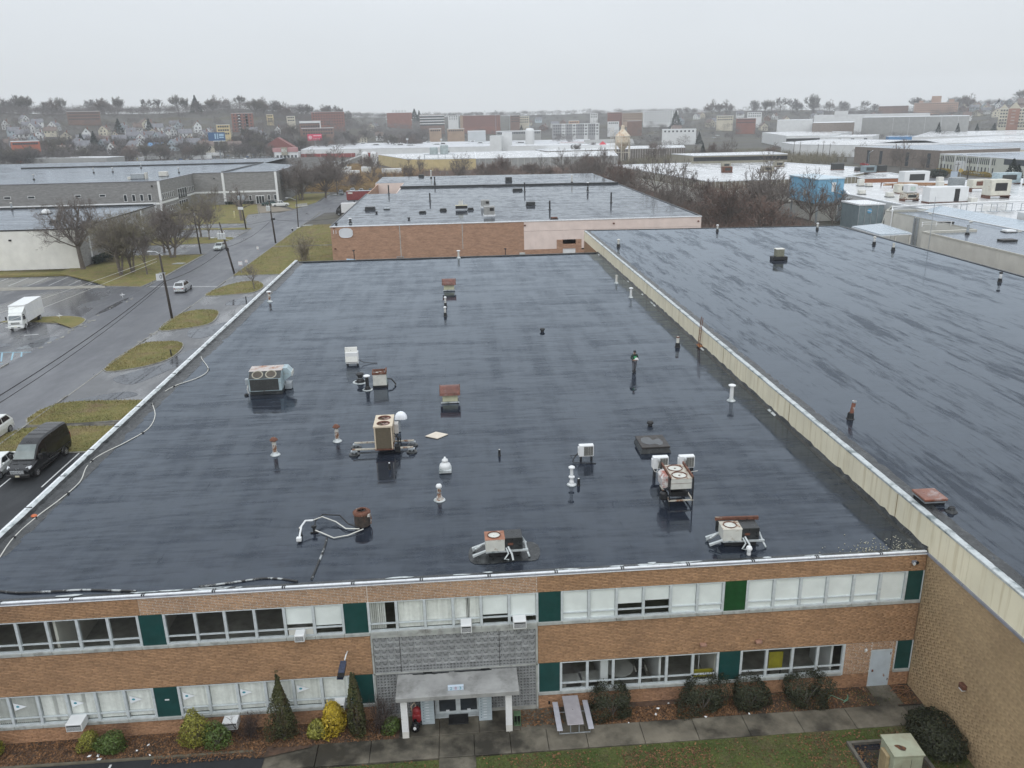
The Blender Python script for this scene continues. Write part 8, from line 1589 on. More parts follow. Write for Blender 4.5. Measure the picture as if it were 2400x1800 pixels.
YB=block('yellow_works','ochre-walled works with a broad white roof and cooling towers',[(-68,512),(-46,439),(-31,432),(-8,430),(-6,520)],6.2,M('ochre_wall',(.52,.42,.22),.7,.1,.3),m_roof_white);GB=block('grey_works','grey-walled works with a broad white roof continuing from the ochre one',[(-7.9,430),(70,425),(85,520),(-5.9,520)],6.1,m_grey_wall,m_roof_white);ribs(GB,(-7.9,430),(70,425),0,5.8,3.5,.25,.2,m_fin_pale)
t=thing('cooling_tower','pair of grey-green cooling towers on a steel stand above the ochre works','cooling tower',(-28,449,5.9))
for x in(-3.2,2.8):obj('drum',MB().lathe([(2.3,2.2),(2.3,5.5+(x>0)*1.0),(2.0,6+(x>0)*1.0),(0,6+(x>0)*1.0)],16,(x,0,0)),M('grey_green_tank',(.35,.4,.4),.5,.2,.7),t)
obj('stand',MB().box(-9,9,-2,2,1.9,2.2).box(-8.8,-8.5,-2,2,0,1.9).box(8.5,8.8,-2,2,0,1.9).box(-1,-.7,-2,2,0,1.9).box(3,3.3,-2,2,0,1.9),m_steel,t)
for k,(x,y,w,h)in enumerate(((-82,420,14,3.2),(-66,410,5,3.5),(-92,405,9,3.0),(-74,395,12,2.6),(-52,398,10,3.0))):unit('white storage trailer among the reeds by the ochre works, '+('behind the wall','upright twin','leftmost','longest','rightmost')[k],x,y,0,w,3.2,h,m_far_white,.6,'trailer','storage_trailer',m_palewall)
for k,x in enumerate((-70.5,-65.5)):t=thing('white_tank',('left','right')[k]+' of two upright white silos at the left end of the ochre works','tank',(x,452,0));obj('shell',MB().lathe([(1.9,0),(1.9,9),(1.3,10),(0,10.2)],16),m_far_white,t);obj('ladder',MB().box(-.2,.2,-2.05,-1.92,.5,9),m_steel,t)
t=thing('wedge_conveyor','slanting grey conveyor gallery left of the white silos','conveyor',(-80,440,0));obj('gallery',MB().tube([(-12,-14,1),(9,14,8)],1.3,4),m_grey_wall,t);obj('trestle',MB().box(-.3,.3,-.3,.3,0,4.5),m_steel,t)
for lb,P_,H in(('narrow white industrial tower block left of the tall white tank',[(6,560),(14,558),(16,572),(8,574)],15),('white stepped tower behind the narrow one',[(15,566),(22,565),(23,578),(16,578)],17),('low white shed with a red door below the tall tank',[(18,545),(60,540),(66,565),(24,568)],8.5),('pale shed right of the red-door shed',[(62,545),(96,540),(100,570),(66,574)],8)):
 t=block('industrial_shed',lb,P_,H,m_far_white,m_roof_white);on_edge(t,P_[0],P_[1],.5,2,2.0,3.6,m_red_car if 'red door' in lb and 'right' not in lb else m_far_glass,'door',6 if H<10 else 1)
t=thing('white_tank','tall plain white cylindrical tank in the middle distance','tank',(38,600,0));obj('shell',MB().lathe([(3.4,0),(3.4,17.5),(2.6,19),(0,19.4)],20),m_white,t,smooth=False);obj('top_rail',MB().tube([(2.6*math.cos(a),2.6*math.sin(a),20.5)for a in np.linspace(0,6.28,13)],.12,4).tube([(0,0,19),(0,0,22.5)],.25,6),m_steel,t)
t=thing('silo','rust-streaked cream silo with conical top on tall stilts','silo',(85.4,488,0))
obj('vessel',MB().lathe([(1.0,6.0),(4.3,10.5),(4.6,11.2),(4.6,14.6),(4.2,15.4),(1.4,18.4),(1.1,18.8),(1.1,21),(0,21.3)],24),M('rusty_cream_vessel',(.62,.54,.42),.6,.12,.5,(.38,.2,.1),(.5,.64),.5),t)
for k in range(6):a=2*PI*k/6+.2;obj('stilt',MB().tube([(4.9*math.cos(a),4.9*math.sin(a),0),(4.9*math.cos(a),4.9*math.sin(a),12.5),(4.6*math.cos(a),4.6*math.sin(a),13.2)],.28,6),M('cream_stilt',(.55,.5,.42),.6,.2,1),t)
obj('bracing',MB().tube([(4.9*math.cos(a),4.9*math.sin(a),5)for a in np.linspace(0,2*PI,13)],.16,4).tube([(4.9*math.cos(a),4.9*math.sin(a),14.6)for a in np.linspace(0,2*PI,13)],.2,4),MATS['cream_stilt'],t);obj('stair_tower',MB().box(-7.6,-7.4,-.8,-.6,0,20).box(-6.2,-6.0,-.8,-.6,0,20).box(-7.6,-6,-.8,.6,17.8,18).box(-7.6,-6,-.8,.6,14,14.15).box(-7.6,-6,-.8,.6,10,10.15).box(-7.6,-6,-.8,.6,6,6.15),MATS['cream_stilt'],t)
SB=block('long_shed','long brown-ribbed shed with a white roof around the rusty silo',[(40,500),(130,505),(140,545),(60,560),(35,530)],6.5,M('brown_ribbed_wall',(.16,.14,.125),.7,.2,.4),m_roof_white);ribs(SB,(40,500),(130,505),0,6.2,1.6,.2,.2,m_fin_pale)
t=block('red_roofed_shed','shed with a red lean roof beyond the long ribbed shed',[(66,640),(86,638),(88,655),(66,656)],7,m_far_white,M('rust_red_roof',(.35,.1,.08),.6,.1,.5));t=thing('grey_gable_shed','low grey gabled shed beside the red-roofed one','building',(108,655,0));obj('roof',MB().extr([(-9,4),(0,8.5),(9,4)],'x',-20,20),m_grey_wall,t);obj('wall',MB().box(-19,19,-8,8,0,4),m_far_white,t)
t=thing('red_tent','small bright red pitched canopy left of the rusty silo','canopy',(86,560,0));obj('cloth',MB().add([(-3.5,-3,6.5),(3.5,-3,6.5),(3.5,3,6.5),(-3.5,3,6.5),(0,0,10)],[(0,1,4),(1,2,4),(2,3,4),(3,0,4)]),M('bright_red_cloth',(.5,.04,.06),.6),t);obj('post',MB().box(-3.4,-3.2,-3,-2.8,0,6.5).box(3.2,3.4,-3,-2.8,0,6.5),m_steel,t)
t=block('grey_roofed_shed','pale-fronted shed with low roof behind the grey block building',[(-128,430),(-88,400),(-84,440),(-120,470)],6,m_far_white,m_roof_n)
t=block('white_canopy_shed','long white-edged canopy at the far left edge of the lot',[(-330,600),(-262,575),(-256,592),(-325,620)],6,m_grey_wall,m_roof_white)
def mini_car(paint):
 me=bpy.data.meshes.new('small_car');mb=MB()
 loft(mb,[[(-.85*f,y,.3),(-.9*f,y,.65),(-.8*f,y,z),(.8*f,y,z),(.9*f,y,.65),(.85*f,y,.3)]for y,z,f in((-2.2,.7,.9),(-1.9,.88,1),(1.9,.95,1),(2.2,.8,.9))],0)
 mb.add([(-.82,-1.1,.88),(.82,-1.1,.88),(.82,1.8,.93),(-.82,1.8,.93),(-.66,-.4,1.42),(.66,-.4,1.42),(.66,1.2,1.42),(-.66,1.2,1.42)],[(0,1,5,4),(1,2,6,5),(2,3,7,6),(3,0,4,7)],1);mb.add([(-.66,-.4,1.425),(.66,-.4,1.425),(.66,1.2,1.425),(-.66,1.2,1.425)],[(0,1,2,3)],0)
 for x in(-.82,.82):
  for y in(-1.35,1.35):mb.tube([(x-.1,y,.32),(x+.1,y,.32)],.32,10,2)
 me.from_pydata(mb.v,[],mb.f);[me.materials.append(m)for m in(paint,m_glass_dark,m_tyre)];me.polygons.foreach_set('material_index',mb.mi);me.update();return me
CARM=[(mini_car(m_white_car),'white'),(mini_car(m_silver),'silver'),(mini_car(m_grey_car),'dark grey'),(mini_car(m_blue_car),'blue'),(mini_car(m_red_car),'red')]
def put_car(x,y,rz,k,place,z=.3):
 o=bpy.data.objects.new('parked_car',CARM[k][0]);COL.objects.link(o);o.location=(x,y,z);o.rotation_euler=(0,0,rz);tag(o,f'{CARM[k][1]} car in {place}','car',f'cars in {place}')
rg=random.Random(21)
for r in range(5):
 for i in range(13):
  if rg.random()<.25:continue
  p=at(405+i*15.5+rg.uniform(-2,2)+r*3,380-r*3.6-i*.65,.3);put_car(p.x,p.y,rg.choice((.5,.5+PI))+rg.uniform(-.1,.1),rg.choice((0,0,1,1,2,2,3,4)),'the far lot')
for k,(u,v,L)in enumerate(((318,379.5,13),(350,376.5,9),(375,376,8),(472,375,17),(505,368,15),(528,364,15))):p=at(u,v,.3);unit(('white box trailer, first in the empty part of the far lot','white box trailer, second in the empty part of the far lot','white van-like trailer, third in the empty part of the far lot','long low white trailer in the crowded far lot','long white trailer behind it in the crowded far lot','rearmost long white trailer in the crowded far lot')[k],p.x,p.y,.3,L,2.6,2.7,m_white,.9,'trailer','box_trailer',m_white,-.25)
for k in range(11):p=at(155+k*21,385-k*1.2+(k%3)*3,.3);t=thing('lot_post','pale yellow post in the far lot','post',p,0,'pale yellow posts in the far lot');obj('post',MB().cyl(0,0,0,3.0,.16),M('pale_yellow_plastic',(.6,.55,.3)),t);obj('cap',MB().box(-.3,.3,-.1,.1,3.0,3.5),MATS['pale_yellow_plastic'],t)
for k,(u,v)in enumerate(((635,372),(650,373),(662,374),(688,374),(706,374),(722,373),(745,373))):p=at(u,v,.02);put_car(p.x,p.y,1.2+rg.uniform(-.3,.3),(2,0,2,1,2,0,1)[k],'the store entrance row',.02)
for k in range(16):p=at(1520+rg.uniform(0,170),322+rg.uniform(-8,12),0);put_car(p.x,p.y,rg.uniform(0,6),rg.choice((0,0,1,2)),'the dealer lot',max(0,tz(p.x,p.y)))
for k in range(14):p=at(2180+rg.uniform(0,90),323+rg.uniform(-2,3),0);put_car(p.x,p.y,rg.uniform(0,6),rg.choice((0,1,2,4)),'the warehouse strip',max(0,tz(p.x,p.y)))
for k,(u,v,h)in enumerate(((836,328,17),(909,327,16),(968,325,16),(956,354,11),(1035,352,10),(911,352,9),(1163,330,33),(1195,330,30),(1391,320,20),(1504,322,14))):
 p=at(u,v,0);t=thing('flood_light_mast',('tall floodlight mast at the wooded hill foot, left','tall floodlight mast behind the store roof','tall floodlight mast left of the brown office block','dark pole on the store roof line, middle','dark pole on the store roof line, right','dark pole on the store roof line, left','very tall thin mast beside the white tank','very tall thin mast right of the white tank','thin mast left of the silo','thin mast right of the silo')[k],'mast',(p.x,p.y,tz(p.x,p.y)));obj('mast',MB().cyl(0,0,0,h,.25,.15,6),m_steel,t);obj('mast_head',MB().box(-.9,.9,-.2,.2,h-1.5,h),m_lamp_head,t)
# ==========================================================
def ray_pt(u,v,d):
 """point d metres away (over ground) in the direction of the photograph column u, row v"""
 r=CF+CR*((u-1200)/FPX)-CU*((v-900)/FPX);k=d/math.hypot(r.x,r.y);return Vector(CAM)+r*k
def far_block(name,label,u0,u1,vtop,d,wall,roof,depth=18,rows=0,cols=0,ww=1.6,wh=1.5,turn=0.0,cat='building',wm=None,side=0):
 a,b=ray_pt(u0,vtop,d),ray_pt(u1,vtop,d);c=(a+b)/2;w=(b-a).length/math.cos(turn);ang=math.atan2(b.y-a.y,b.x-a.x)+turn
 zg=min(tz(a.x,a.y),tz(b.x,b.y));ztop=(a.z+b.z)/2;H=max(3.5,ztop-zg)
 ux,uy=math.cos(ang),math.sin(ang);nx_,ny_=-uy,ux
 P_=[(c.x-ux*w/2,c.y-uy*w/2),(c.x+ux*w/2,c.y+uy*w/2),(c.x+ux*w/2+nx_*depth,c.y+uy*w/2+ny_*depth),(c.x-ux*w/2+nx_*depth,c.y-uy*w/2+ny_*depth)]
 t=block(name,label,P_,H,wall,roof,zg,cat)
 for r in range(rows):on_edge(t,P_[0],P_[1],zg+H-(r+1)*3.1+.6,cols,ww,wh,wm or m_far_glass,'window',1.0,.12)
 if side:
  for r in range(rows):on_edge(t,P_[1],P_[2],zg+H-(r+1)*3.1+.6,side,ww,wh,wm or m_far_glass,'window',1.0,.12)
 t['hz']=0;del t['hz']
 return t,P_,H,zg
mb_red=M('red_brick_far',(.24,.105,.08),.8,.12,.2);mb_brown=M('brown_brick_far',(.19,.12,.095),.8,.12,.2);mb_tan=M('tan_brick_far',(.37,.27,.2),.8,.1,.2);mb_cream=M('cream_render_far',(.56,.52,.42),.8,.08,.2);mb_pink=M('salmon_brick_far',(.42,.28,.215),.8,.08,.2);mb_yellow=M('straw_render_far',(.58,.47,.26),.8,.08,.2)
m_roofgrey=M('dull_grey_roofing',(.22,.225,.235),.5,.2,.2)
FB=[('apartment_block','long low brown-brick block with a white dish on its roof, high on the left hill',155,233,261,1040,mb_brown,m_roofgrey,3,16,0),('apartment_block','red-brick tower block with two dark balcony columns on the left hill',541,592,265,960,mb_red,m_roofgrey,6,6,0),('apartment_block','broad red-brick apartment house with gabled roof pieces, right end of the wooded hill',729,806,262,1060,mb_red,m_roofgrey,5,12,0),('beige_house','square beige house among the dark hill trees, left one',624,640,268,1060,mb_yellow,m_roofgrey,3,3,0),('beige_house','low beige house among the dark hill trees, right one',671,691,272,1040,mb_cream,m_roofgrey,2,4,0),('office_building','dark office with a white frame and penthouse at the hill foot',701,751,284,860,mb_brown,m_roofgrey,4,8,0),('brick_house','low brick terrace with white window groups at the hill foot',706,782,300,830,mb_brown,m_roofgrey,2,12,0),('yellow_house','straw-yellow three-storey house above the blue billboard',506,538,292,820,mb_yellow,m_roofgrey,3,5,0),('shop_row','low red and white shop row at the far left hill foot',24,92,331,735,M('orange_red_shop',(.4,.12,.07),.7,.1,.3),m_far_white,1,10,0),('office_building','brown office block with white window bands in the centre distance',983,1041,268,1200,mb_brown,m_roofgrey,0,0,0),('office_building','windowless red-brick block with white units on its roof, left of centre',906,965,264,1330,mb_red,m_far_white,0,0,0),('apartment_block','long brick apartment block with a tan end, centre',1078,1172,270,1220,mb_red,m_roofgrey,5,18,0),('white_block','plain white block between the brown office and the brick apartments',1050,1074,271,1330,m_far_white,m_far_white,2,4,0),('beige_block','low beige block with a pale roof below the brown office',1006,1034,302,900,mb_tan,m_roofgrey,1,5,0),('beige_block','low peach block right of the beige one',1048,1088,302,905,mb_tan,m_roofgrey,1,7,0),('glasshouse','long pale grey shed with vertical ribs right of the white tank',1163,1268,307,815,m_grey_wall,m_far_white,1,26,0),('grey_hall','pale grey arched hall left of the white tank',1096,1138,307,800,M('pale_grey_hall',(.46,.48,.49),.6,.06,.2),m_far_white,0,0,0),('apartment_block','grey apartment row with white bay towers left of the silo',1294,1404,290,930,M('mid_grey_cladding',(.34,.34,.35),.8,.08,.3),m_roofgrey,4,20,0),('hotel','long white five-storey block with rows of dark windows, right of centre',1508,1590,260,1230,m_far_white,m_far_white,5,13,0),('apartment_block','tan and white apartment block touching the long white one',1459,1506,264,1240,mb_tan,m_roofgrey,4,9,0),('apartment_block','orange-brick apartment block at the left of that group',1424,1458,263,1250,mb_red,m_roofgrey,4,6,0),('dealership','white and teal car dealership in the right middle distance',1552,1632,303,800,m_far_white,m_far_white,1,8,0),('school','brick school with long windows below the tall skyline trees',1726,1772,277,1080,mb_red,m_far_white,2,9,0),('cream_house','wide cream building on the right rise',1680,1719,271,1130,mb_cream,m_roofgrey,2,8,0),('white_house','white flat-roofed building on the right rise',1752,1786,263,1200,m_far_white,m_roofgrey,2,6,0),('orange_block','small orange-fronted block in the centre distance',1333,1357,283,1050,M('peach_render',(.55,.35,.22),.7),m_far_white,1,5,0),('white_sign_block','tiny white open-framed block in the centre distance',1383,1401,266,1300,m_far_white,m_far_white,2,4,0),('brown_church','broad brown hall with a low peak, right of centre',1470,1505,283,1050,mb_brown,mb_brown,0,0,0),('white_row','white row with arched openings left of the brown hall',1424,1451,285,1040,m_far_white,m_roofgrey,1,5,0),('cream_house','cream stepped house at the far centre left of the grey apartments',1215,1240,272,1180,mb_cream,m_roofgrey,3,5,0),('dark_block','dark office with a white roof slab, centre',1196,1218,270,1150,mb_brown,m_far_white,3,4,0),('white_warehouse','white warehouse with a slanted white end wall, right',1822,1905,281,880,m_far_white,m_far_white,0,0,0),('grey_warehouse','taupe-grey warehouse front with a loading door, right',1905,2003,287,850,m_tan,m_far_white,0,0,0),('big_warehouse','huge warehouse with a white upper half behind the taupe one',1909,2180,268,990,m_far_white,m_far_white,0,0,0),('big_warehouse','long dark-grey warehouse wall on the right',2022,2273,273,880,m_grey_wall,m_far_white,0,0,0),('apartment_block','big salmon-brick apartment block on the right skyline',2144,2247,240,1420,mb_pink,m_far_white,6,22,0),('terrace','low dark terrace on the right skyline',2060,2130,248,1450,mb_brown,m_roofgrey,1,14,0),('hotel','cream hotel wing with a brick bay and gabled roof at the right edge',2343,2425,254,1010,mb_cream,m_roofgrey,6,12,0)]
FBD=[]
for nm,lb,u0,u1,vt,d,wl_,rf,rows,cols,_ in FB:
 t,P_,H,zg=far_block(nm,lb,u0,u1,vt,d,wl_,rf,60 if 'warehouse' in nm else 22,rows,cols,1.5 if cols<14 else 1.1,1.5);FBD.append((lb,t,P_,H,zg))
def dress(key):return next(x for x in FBD if key in x[0])
def strip_on(key,z0,z1,mat,f0=0.0,f1=1.0,name='band'):
 lb,t,P_,H,zg=dress(key);p,q=Vector(P_[0]),Vector(P_[1]);a,b=p.lerp(q,f0),p.lerp(q,f1);n=Vector((q.y-p.y,-(q.x-p.x))).normalized()*.35
 obj(name,MB().add([(a.x,a.y,zg+z0),(b.x,b.y,zg+z0),(b.x,b.y,zg+z1),(a.x,a.y,zg+z1),(a.x+n.x,a.y+n.y,zg+z0),(b.x+n.x,b.y+n.y,zg+z0),(b.x+n.x,b.y+n.y,zg+z1),(a.x+n.x,a.y+n.y,zg+z1)],[(4,5,6,7),(0,1,5,4),(1,2,6,5),(2,3,7,6),(3,0,4,7)]),mat,t,True)
H_=dress('white window bands')[3]
for k in range(4):strip_on('white window bands',H_-2.2-k*3.6,H_-.9-k*3.6,m_far_white,name='white_band');strip_on('white window bands',H_-4.0-k*3.6,H_-2.3-k*3.6,m_far_glass,.02,.98,'window_band')
H_=dress('balcony columns')[3]
for f in(.3,.64):strip_on('balcony columns',H_-20,H_-1,m_dark,f,f+.1,'balcony_column')
for k in range(6):
 for f in(.3,.64):strip_on('balcony columns',H_-3-k*3.1,H_-2-k*3.1,m_far_white,f+.005,f+.095,'balcony_rail')
H_=dress('white frame')[3];strip_on('white frame',H_-1.8,H_+.3,m_far_white,name='white_frame');strip_on('white frame',1,H_-1.8,m_far_white,.95,1.0,'white_frame')
H_=dress('white bay towers')[3]
for f in(.2,.43,.68,.92):strip_on('white bay towers',0,H_+.4,m_far_white,f,f+.085,'bay_tower')
for f in(.215,.445,.695,.935):
 for k in range(4):strip_on('white bay towers',H_-2.6-k*3.1,H_-1.0-k*3.1,m_far_glass,f+.005,f+.05,'bay_window')
H_=dress('tan end')[3];strip_on('tan end',0,H_,mb_tan,0,.07,'tan_end');
H_=dress('windowless')[3]
for k in range(5):strip_on('windowless',H_+.3,H_+3.6,m_far_white,.22+k*.12,.3+k*.12,'roof_unit')
strip_on('taupe-grey',.3,8,M('dark_loading_door',(.1,.1,.11),.6),.32,.48,'loading_door');H_=dress('huge warehouse')[3];strip_on('huge warehouse',H_,H_+4.0,m_far_white,.18,.3,'roof_box');H_=dress('dark-grey warehouse')[3]
for k in range(5):strip_on('dark-grey warehouse',0,H_-.5,m_far_white,.3+k*.15,.302+k*.15,'downpipe')
H_=dress('salmon-brick')[3];strip_on('salmon-brick',H_,H_+9,mb_pink,.38,.6,'roof_house');strip_on('salmon-brick',H_,H_+4,mb_pink,.78,.9,'roof_house');strip_on('salmon-brick',H_,H_+3,mb_pink,.1,.2,'roof_house')
lb,t,P_,H_,zg=dress('brick bay');strip_on('brick bay',0,H_,M('hotel_brick',(.33,.17,.12),.8,.1,.3),.27,.6,'brick_bay')
for k in range(5):strip_on('brick bay',H_-3-k*3.1,H_-1.6-k*3.1,M('pale_brick_window',(.5,.42,.38),.7),.37,.48,'window')
p,q=Vector(P_[0]),Vector(P_[1]);u_=(q-p).normalized();n_=Vector((-u_.y,u_.x))
for a,b,hh in((0,.26,4.5),(.27,.62,6.5),(.63,1.0,4.5)):
 A,B=p.lerp(q,a),p.lerp(q,b);Cc=(A+B)/2;D_k=n_*20
 obj('gable_roof',MB().add([(A.x,A.y,zg+H_),(B.x,B.y,zg+H_),(Cc.x,Cc.y,zg+H_+hh),(A.x+D_k.x,A.y+D_k.y,zg+H_),(B.x+D_k.x,B.y+D_k.y,zg+H_),(Cc.x+D_k.x,Cc.y+D_k.y,zg+H_+hh)],[(0,2,5,3),(1,4,5,2)]),m_roofgrey,t,True);obj('gable',MB().add([(A.x,A.y,zg+H_),(B.x,B.y,zg+H_),(Cc.x,Cc.y,zg+H_+hh*.94)],[(0,1,2)]),mb_cream,t,True)
p=ray_pt(508,320,715);t=thing('billboard','blue billboard with pale lettering blocks on a single post at the wooded hill foot','billboard',(p.x,p.y,tz(p.x,p.y)),.25);zc=p.z-tz(p.x,p.y)
obj('panel',MB().box(-6.4,6.4,-.5,.5,zc-3.2,zc+3.2),M('billboard_blue',(.03,.10,.22),.5,.1,.3),t);obj('pale_print',MB().box(-1.6,-.6,-.56,-.51,zc-1.8,zc+2.2).box(.2,1.1,-.56,-.51,zc-1.8,zc+2.2).box(1.8,5.4,-.56,-.51,zc+.2,zc+2.0).box(1.8,5.4,-.56,-.51,zc-1.2,zc-.3),M('pale_blue_print',(.35,.5,.62),.5),t);obj('trim',MB().box(-3,6.4,-.6,.5,zc-3.7,zc-3.2),m_far_white,t);obj('post',MB().cyl(1,.2,0,zc-3.2,.6),m_steel,t)
def house_proto(nm,wall,roof,w=8,l=11,h=5.6,rh=3.6):
 t=thing(nm,'house','house');mb=MB().box(-w/2,w/2,-l/2,l/2,-2,h);mb.add([(-w/2,-l/2,h),(w/2,-l/2,h),(0,-l/2,h+rh),(-w/2,l/2,h),(w/2,l/2,h),(0,l/2,h+rh)],[(0,1,2),(3,5,4)]);obj('wall',mb,wall,t)
 obj('roof',MB().add([(-w/2-.5,-l/2-.4,h-.35),(0,-l/2-.4,h+rh+.12),(0,l/2+.4,h+rh+.12),(-w/2-.5,l/2+.4,h-.35)],[(0,1,2,3)]).add([(w/2+.5,-l/2-.4,h-.35),(w/2+.5,l/2+.4,h-.35),(0,l/2+.4,h+rh+.12),(0,-l/2-.4,h+rh+.12)],[(0,1,2,3)]),roof,t)
 for x in(-2.2,1.2):
  for z in(.8,3.5):obj('window',MB().box(x,x+1.1,-l/2-.08,-l/2,z,z+1.4),m_far_glass,t)
 obj('window',MB().box(-.5,.5,-l/2-.08,-l/2,h+.6,h+1.8),m_far_glass,t)
 for y in(-3,.5,3.5):
  for s in(-1,1):obj('window',MB().box(min(s*w/2,s*(w/2+.08)),max(s*w/2,s*(w/2+.08)),y,y+1.1,3.4,4.8),m_far_glass,t)
 obj('chimney',MB().box(1.2,1.9,1,1.7,h+1,h+rh+1.2),mb_red,t);return t
m_shingle=M('grey_shingle',(.17,.17,.185),.8,.2,.5);m_shingle2=M('brown_shingle',(.15,.115,.1),.8,.2,.5);m_pblue=M('pale_blue_clapboard',(.4,.46,.5),.7,.06,.3)
PR=[(house_proto('house',m_far_white,m_shingle),'white grey-roofed house'),(house_proto('house',mb_cream,m_shingle2,9,11),'cream brown-roofed house'),(house_proto('house',m_pblue,m_shingle),'pale blue-grey house'),(house_proto('house',m_far_white,m_shingle2,7,9,6.2,4.2),'tall narrow white house'),(house_proto('house',mb_brown,m_shingle2,9,12,5,3),'low brown house')]
rg=random.Random(77);HPOS=[]
def put_house(u,d,k,place,rz=None):
 p=ray_pt(u,300,d);z=tz(p.x,p.y);ang=math.atan2(p.x-CAM[0],p.y-CAM[1])
 for q in HPOS:
  if math.hypot(q[0]-p.x,q[1]-p.y)<15:return
 HPOS.append((p.x,p.y));src,lb=PR[k];copy_tree(src,(p.x,p.y,z-.2),-ang+(rz if rz is not None else rg.choice((0,PI/2,.5,-.4,PI/2))+rg.uniform(-.2,.2)),f'{lb} {place}',f'houses {place}',rg.uniform(.85,1.1))
for u,d,k in((26,860,0),(40,850,2),(58,870,1),(72,855,2),(34,810,0),(55,820,1),(66,980,0),(80,960,0),(30,930,2),(98,840,2),(95,800,1),(44,770,3),(75,760,1),(190,860,0),(205,850,0),(222,870,2),(235,840,1),(186,800,0),(150,880,1),(168,870,3),(130,840,1),(305,930,0),(322,960,3),(310,880,2),(330,860,0),(345,890,0),(360,910,1),(372,870,2),(392,900,3),(398,935,0),(310,790,0),(298,770,4),(420,980,2),(462,960,3),(490,930,0),(478,890,0),(440,860,1),(415,830,0),(405,800,2),(450,810,2),(470,850,2),(425,930,0),(388,830,1),(520,880,1),(478,780,1),(545,780,1),(610,900,0),(650,960,3),(560,1000,3),(118,930,1),(15,990,3),(265,900,1),(275,850,0),(110,790,0),(142,770,1),(162,800,2),(178,830,0),(212,790,0),(240,810,2),(255,780,3),(270,820,0),(285,900,0),(320,830,0),(338,820,3),(352,850,0),(380,800,0),(395,860,0),(410,890,0),(432,900,0),(455,820,0),(500,860,0),(488,960,0),(530,920,1),(575,860,0),(590,930,0),(632,850,1),(120,870,0),(50,900,0),(88,890,0),(20,830,1),(200,900,3),(445,960,0),(370,960,0),(410,1000,0),(340,1010,1),(90,1010,0),(60,1040,0)):put_house(u,d,k,'on the left hill',None)
p=ray_pt(363,316,790);t=house_proto('house',mb_cream,M('bright_blue_roof_far',(.08,.26,.5),.5,.1,.5),9,14,5,2.6);t.location=(p.x,p.y,tz(p.x,p.y));t.rotation_euler=(0,0,1.2);t['label']='house with a bright blue roof low on the left hill'
for u,d in((1015,1500),(1105,1500),(880,1250),(868,1180),(1262,1450),(1240,1380),(1300,1300),(1320,1400),(1350,1350),(1385,1050),(1275,1250),(1215,1350),(1160,1450),(888,1000),(846,950)):put_house(u,d,rg.randrange(5),'in the hazy centre')
for u in range(1560,2420,12):
 if rg.random()<.62:put_house(u+rg.uniform(-5,5),rg.uniform(1060,1480),rg.choice((0,0,1,2,3,4,4)),'on the right rise')
for u in range(2255,2430,9):put_house(u+rg.uniform(-4,4),rg.uniform(1150,1520),rg.choice((0,1,1,2,3)),'on the far right slope')
for src,lb in PR:src.location=(ray_pt(250+random.random()*300,300,980));
for i,(src,lb)in enumerate(PR):
 p=ray_pt((128,245,288,352,575)[i],300,(980,940,965,985,905)[i]);src.location=(p.x,p.y,tz(p.x,p.y)-.2);src['label']=f'{lb} on the left hill';src['group']='houses on the left hill'
p=ray_pt(1136,265,1500);t=thing('steeple','small white steeple on the centre skyline','steeple',(p.x,p.y,tz(p.x,p.y)));obj('tower',MB().box(-2,2,-2,2,0,p.z-tz(p.x,p.y)),m_far_white,t);obj('spire',MB().lathe([(2.2,0),(0,7)],4,(0,0,p.z-tz(p.x,p.y))),m_far_white,t)
m_twig_far=M('hazy_bare_crown',(.165,.148,.142),.9,.15,.05,rand=.35);m_bark_far=M('dark_far_bark',(.115,.1,.092),.9,.2,.3)
m_twig_far2=M('reddish_bare_crown',(.19,.14,.118),.9,.15,.05,rand=.35);m_twig_far3=M('olive_bare_crown',(.185,.17,.125),.9,.15,.05,rand=.3)
FT=[]
for k,(sd,kw,tw)in enumerate(((31,dict(h=16,r=.3,trunk_frac=.2,limbs=9,kids=(5,5,4),spread=.85,wmin=.075),m_twig_far),(32,dict(h=16,r=.28,trunk_frac=.28,limbs=8,kids=(5,4,4),spread=.7,wmin=.08),m_twig_far),(33,dict(h=15,r=.3,trunk_frac=.16,limbs=10,kids=(5,5,4),spread=1.0,wmin=.075),m_twig_far2),(34,dict(h=17,r=.26,trunk_frac=.3,limbs=8,kids=(5,4,3),spread=.6,wmin=.085,stems=2),m_twig_far3))):
 FT.append(make_tree('bare_tree','bare tree',sd,(0,0,-200),m_bark_far,tw,**kw))
FM=[]
for k,kw in enumerate((dict(h=15,r=.3,trunk_frac=.2,limbs=9,kids=(5,5,4),spread=.85,wmin=.036),dict(h=14,r=.2,trunk_frac=.12,limbs=9,kids=(5,5,4),spread=.7,wmin=.036,stems=3,splay=.3),dict(h=16,r=.24,trunk_frac=.3,limbs=9,kids=(5,5,4),spread=.6,wmin=.036))):
 FM.append(make_tree('bare_tree','bare tree',41+k,(0,0,-200),m_bark,(m_twig,m_twig_warm,m_twig)[k],**kw))
used=set()
def put_tree(P_,x,y,h,label,group,z=None):
 src=P_[rg.randrange(len(P_))];i=id(src);base_h={0:16}.get(0);s=h/15.5
 z=tz(x,y)-.2 if z is None else z
 if i not in used:
  used.add(i);src.location=(x,y,z);src.rotation_euler=(0,0,rg.uniform(0,6.28));src.scale=(s,s,s);src['label']=label;src['group']=group
 else:copy_tree(src,(x,y,z),rg.uniform(0,6.28),label,group,(s*rg.uniform(.85,1.2),s*rg.uniform(.85,1.2),s))
for x,y,h in((43,158,13),(46,171,12),(52,160,14),(56,168,15),(60,172,13),(63,158,12),(38,163,9),(49,150,10),(66,152,10),(35,178,11),(57,182,11),(61,190,10)):put_tree(FM,x,y,h*1.15,'bare tree behind the right roof','bare trees behind the right-hand roof',-.1)
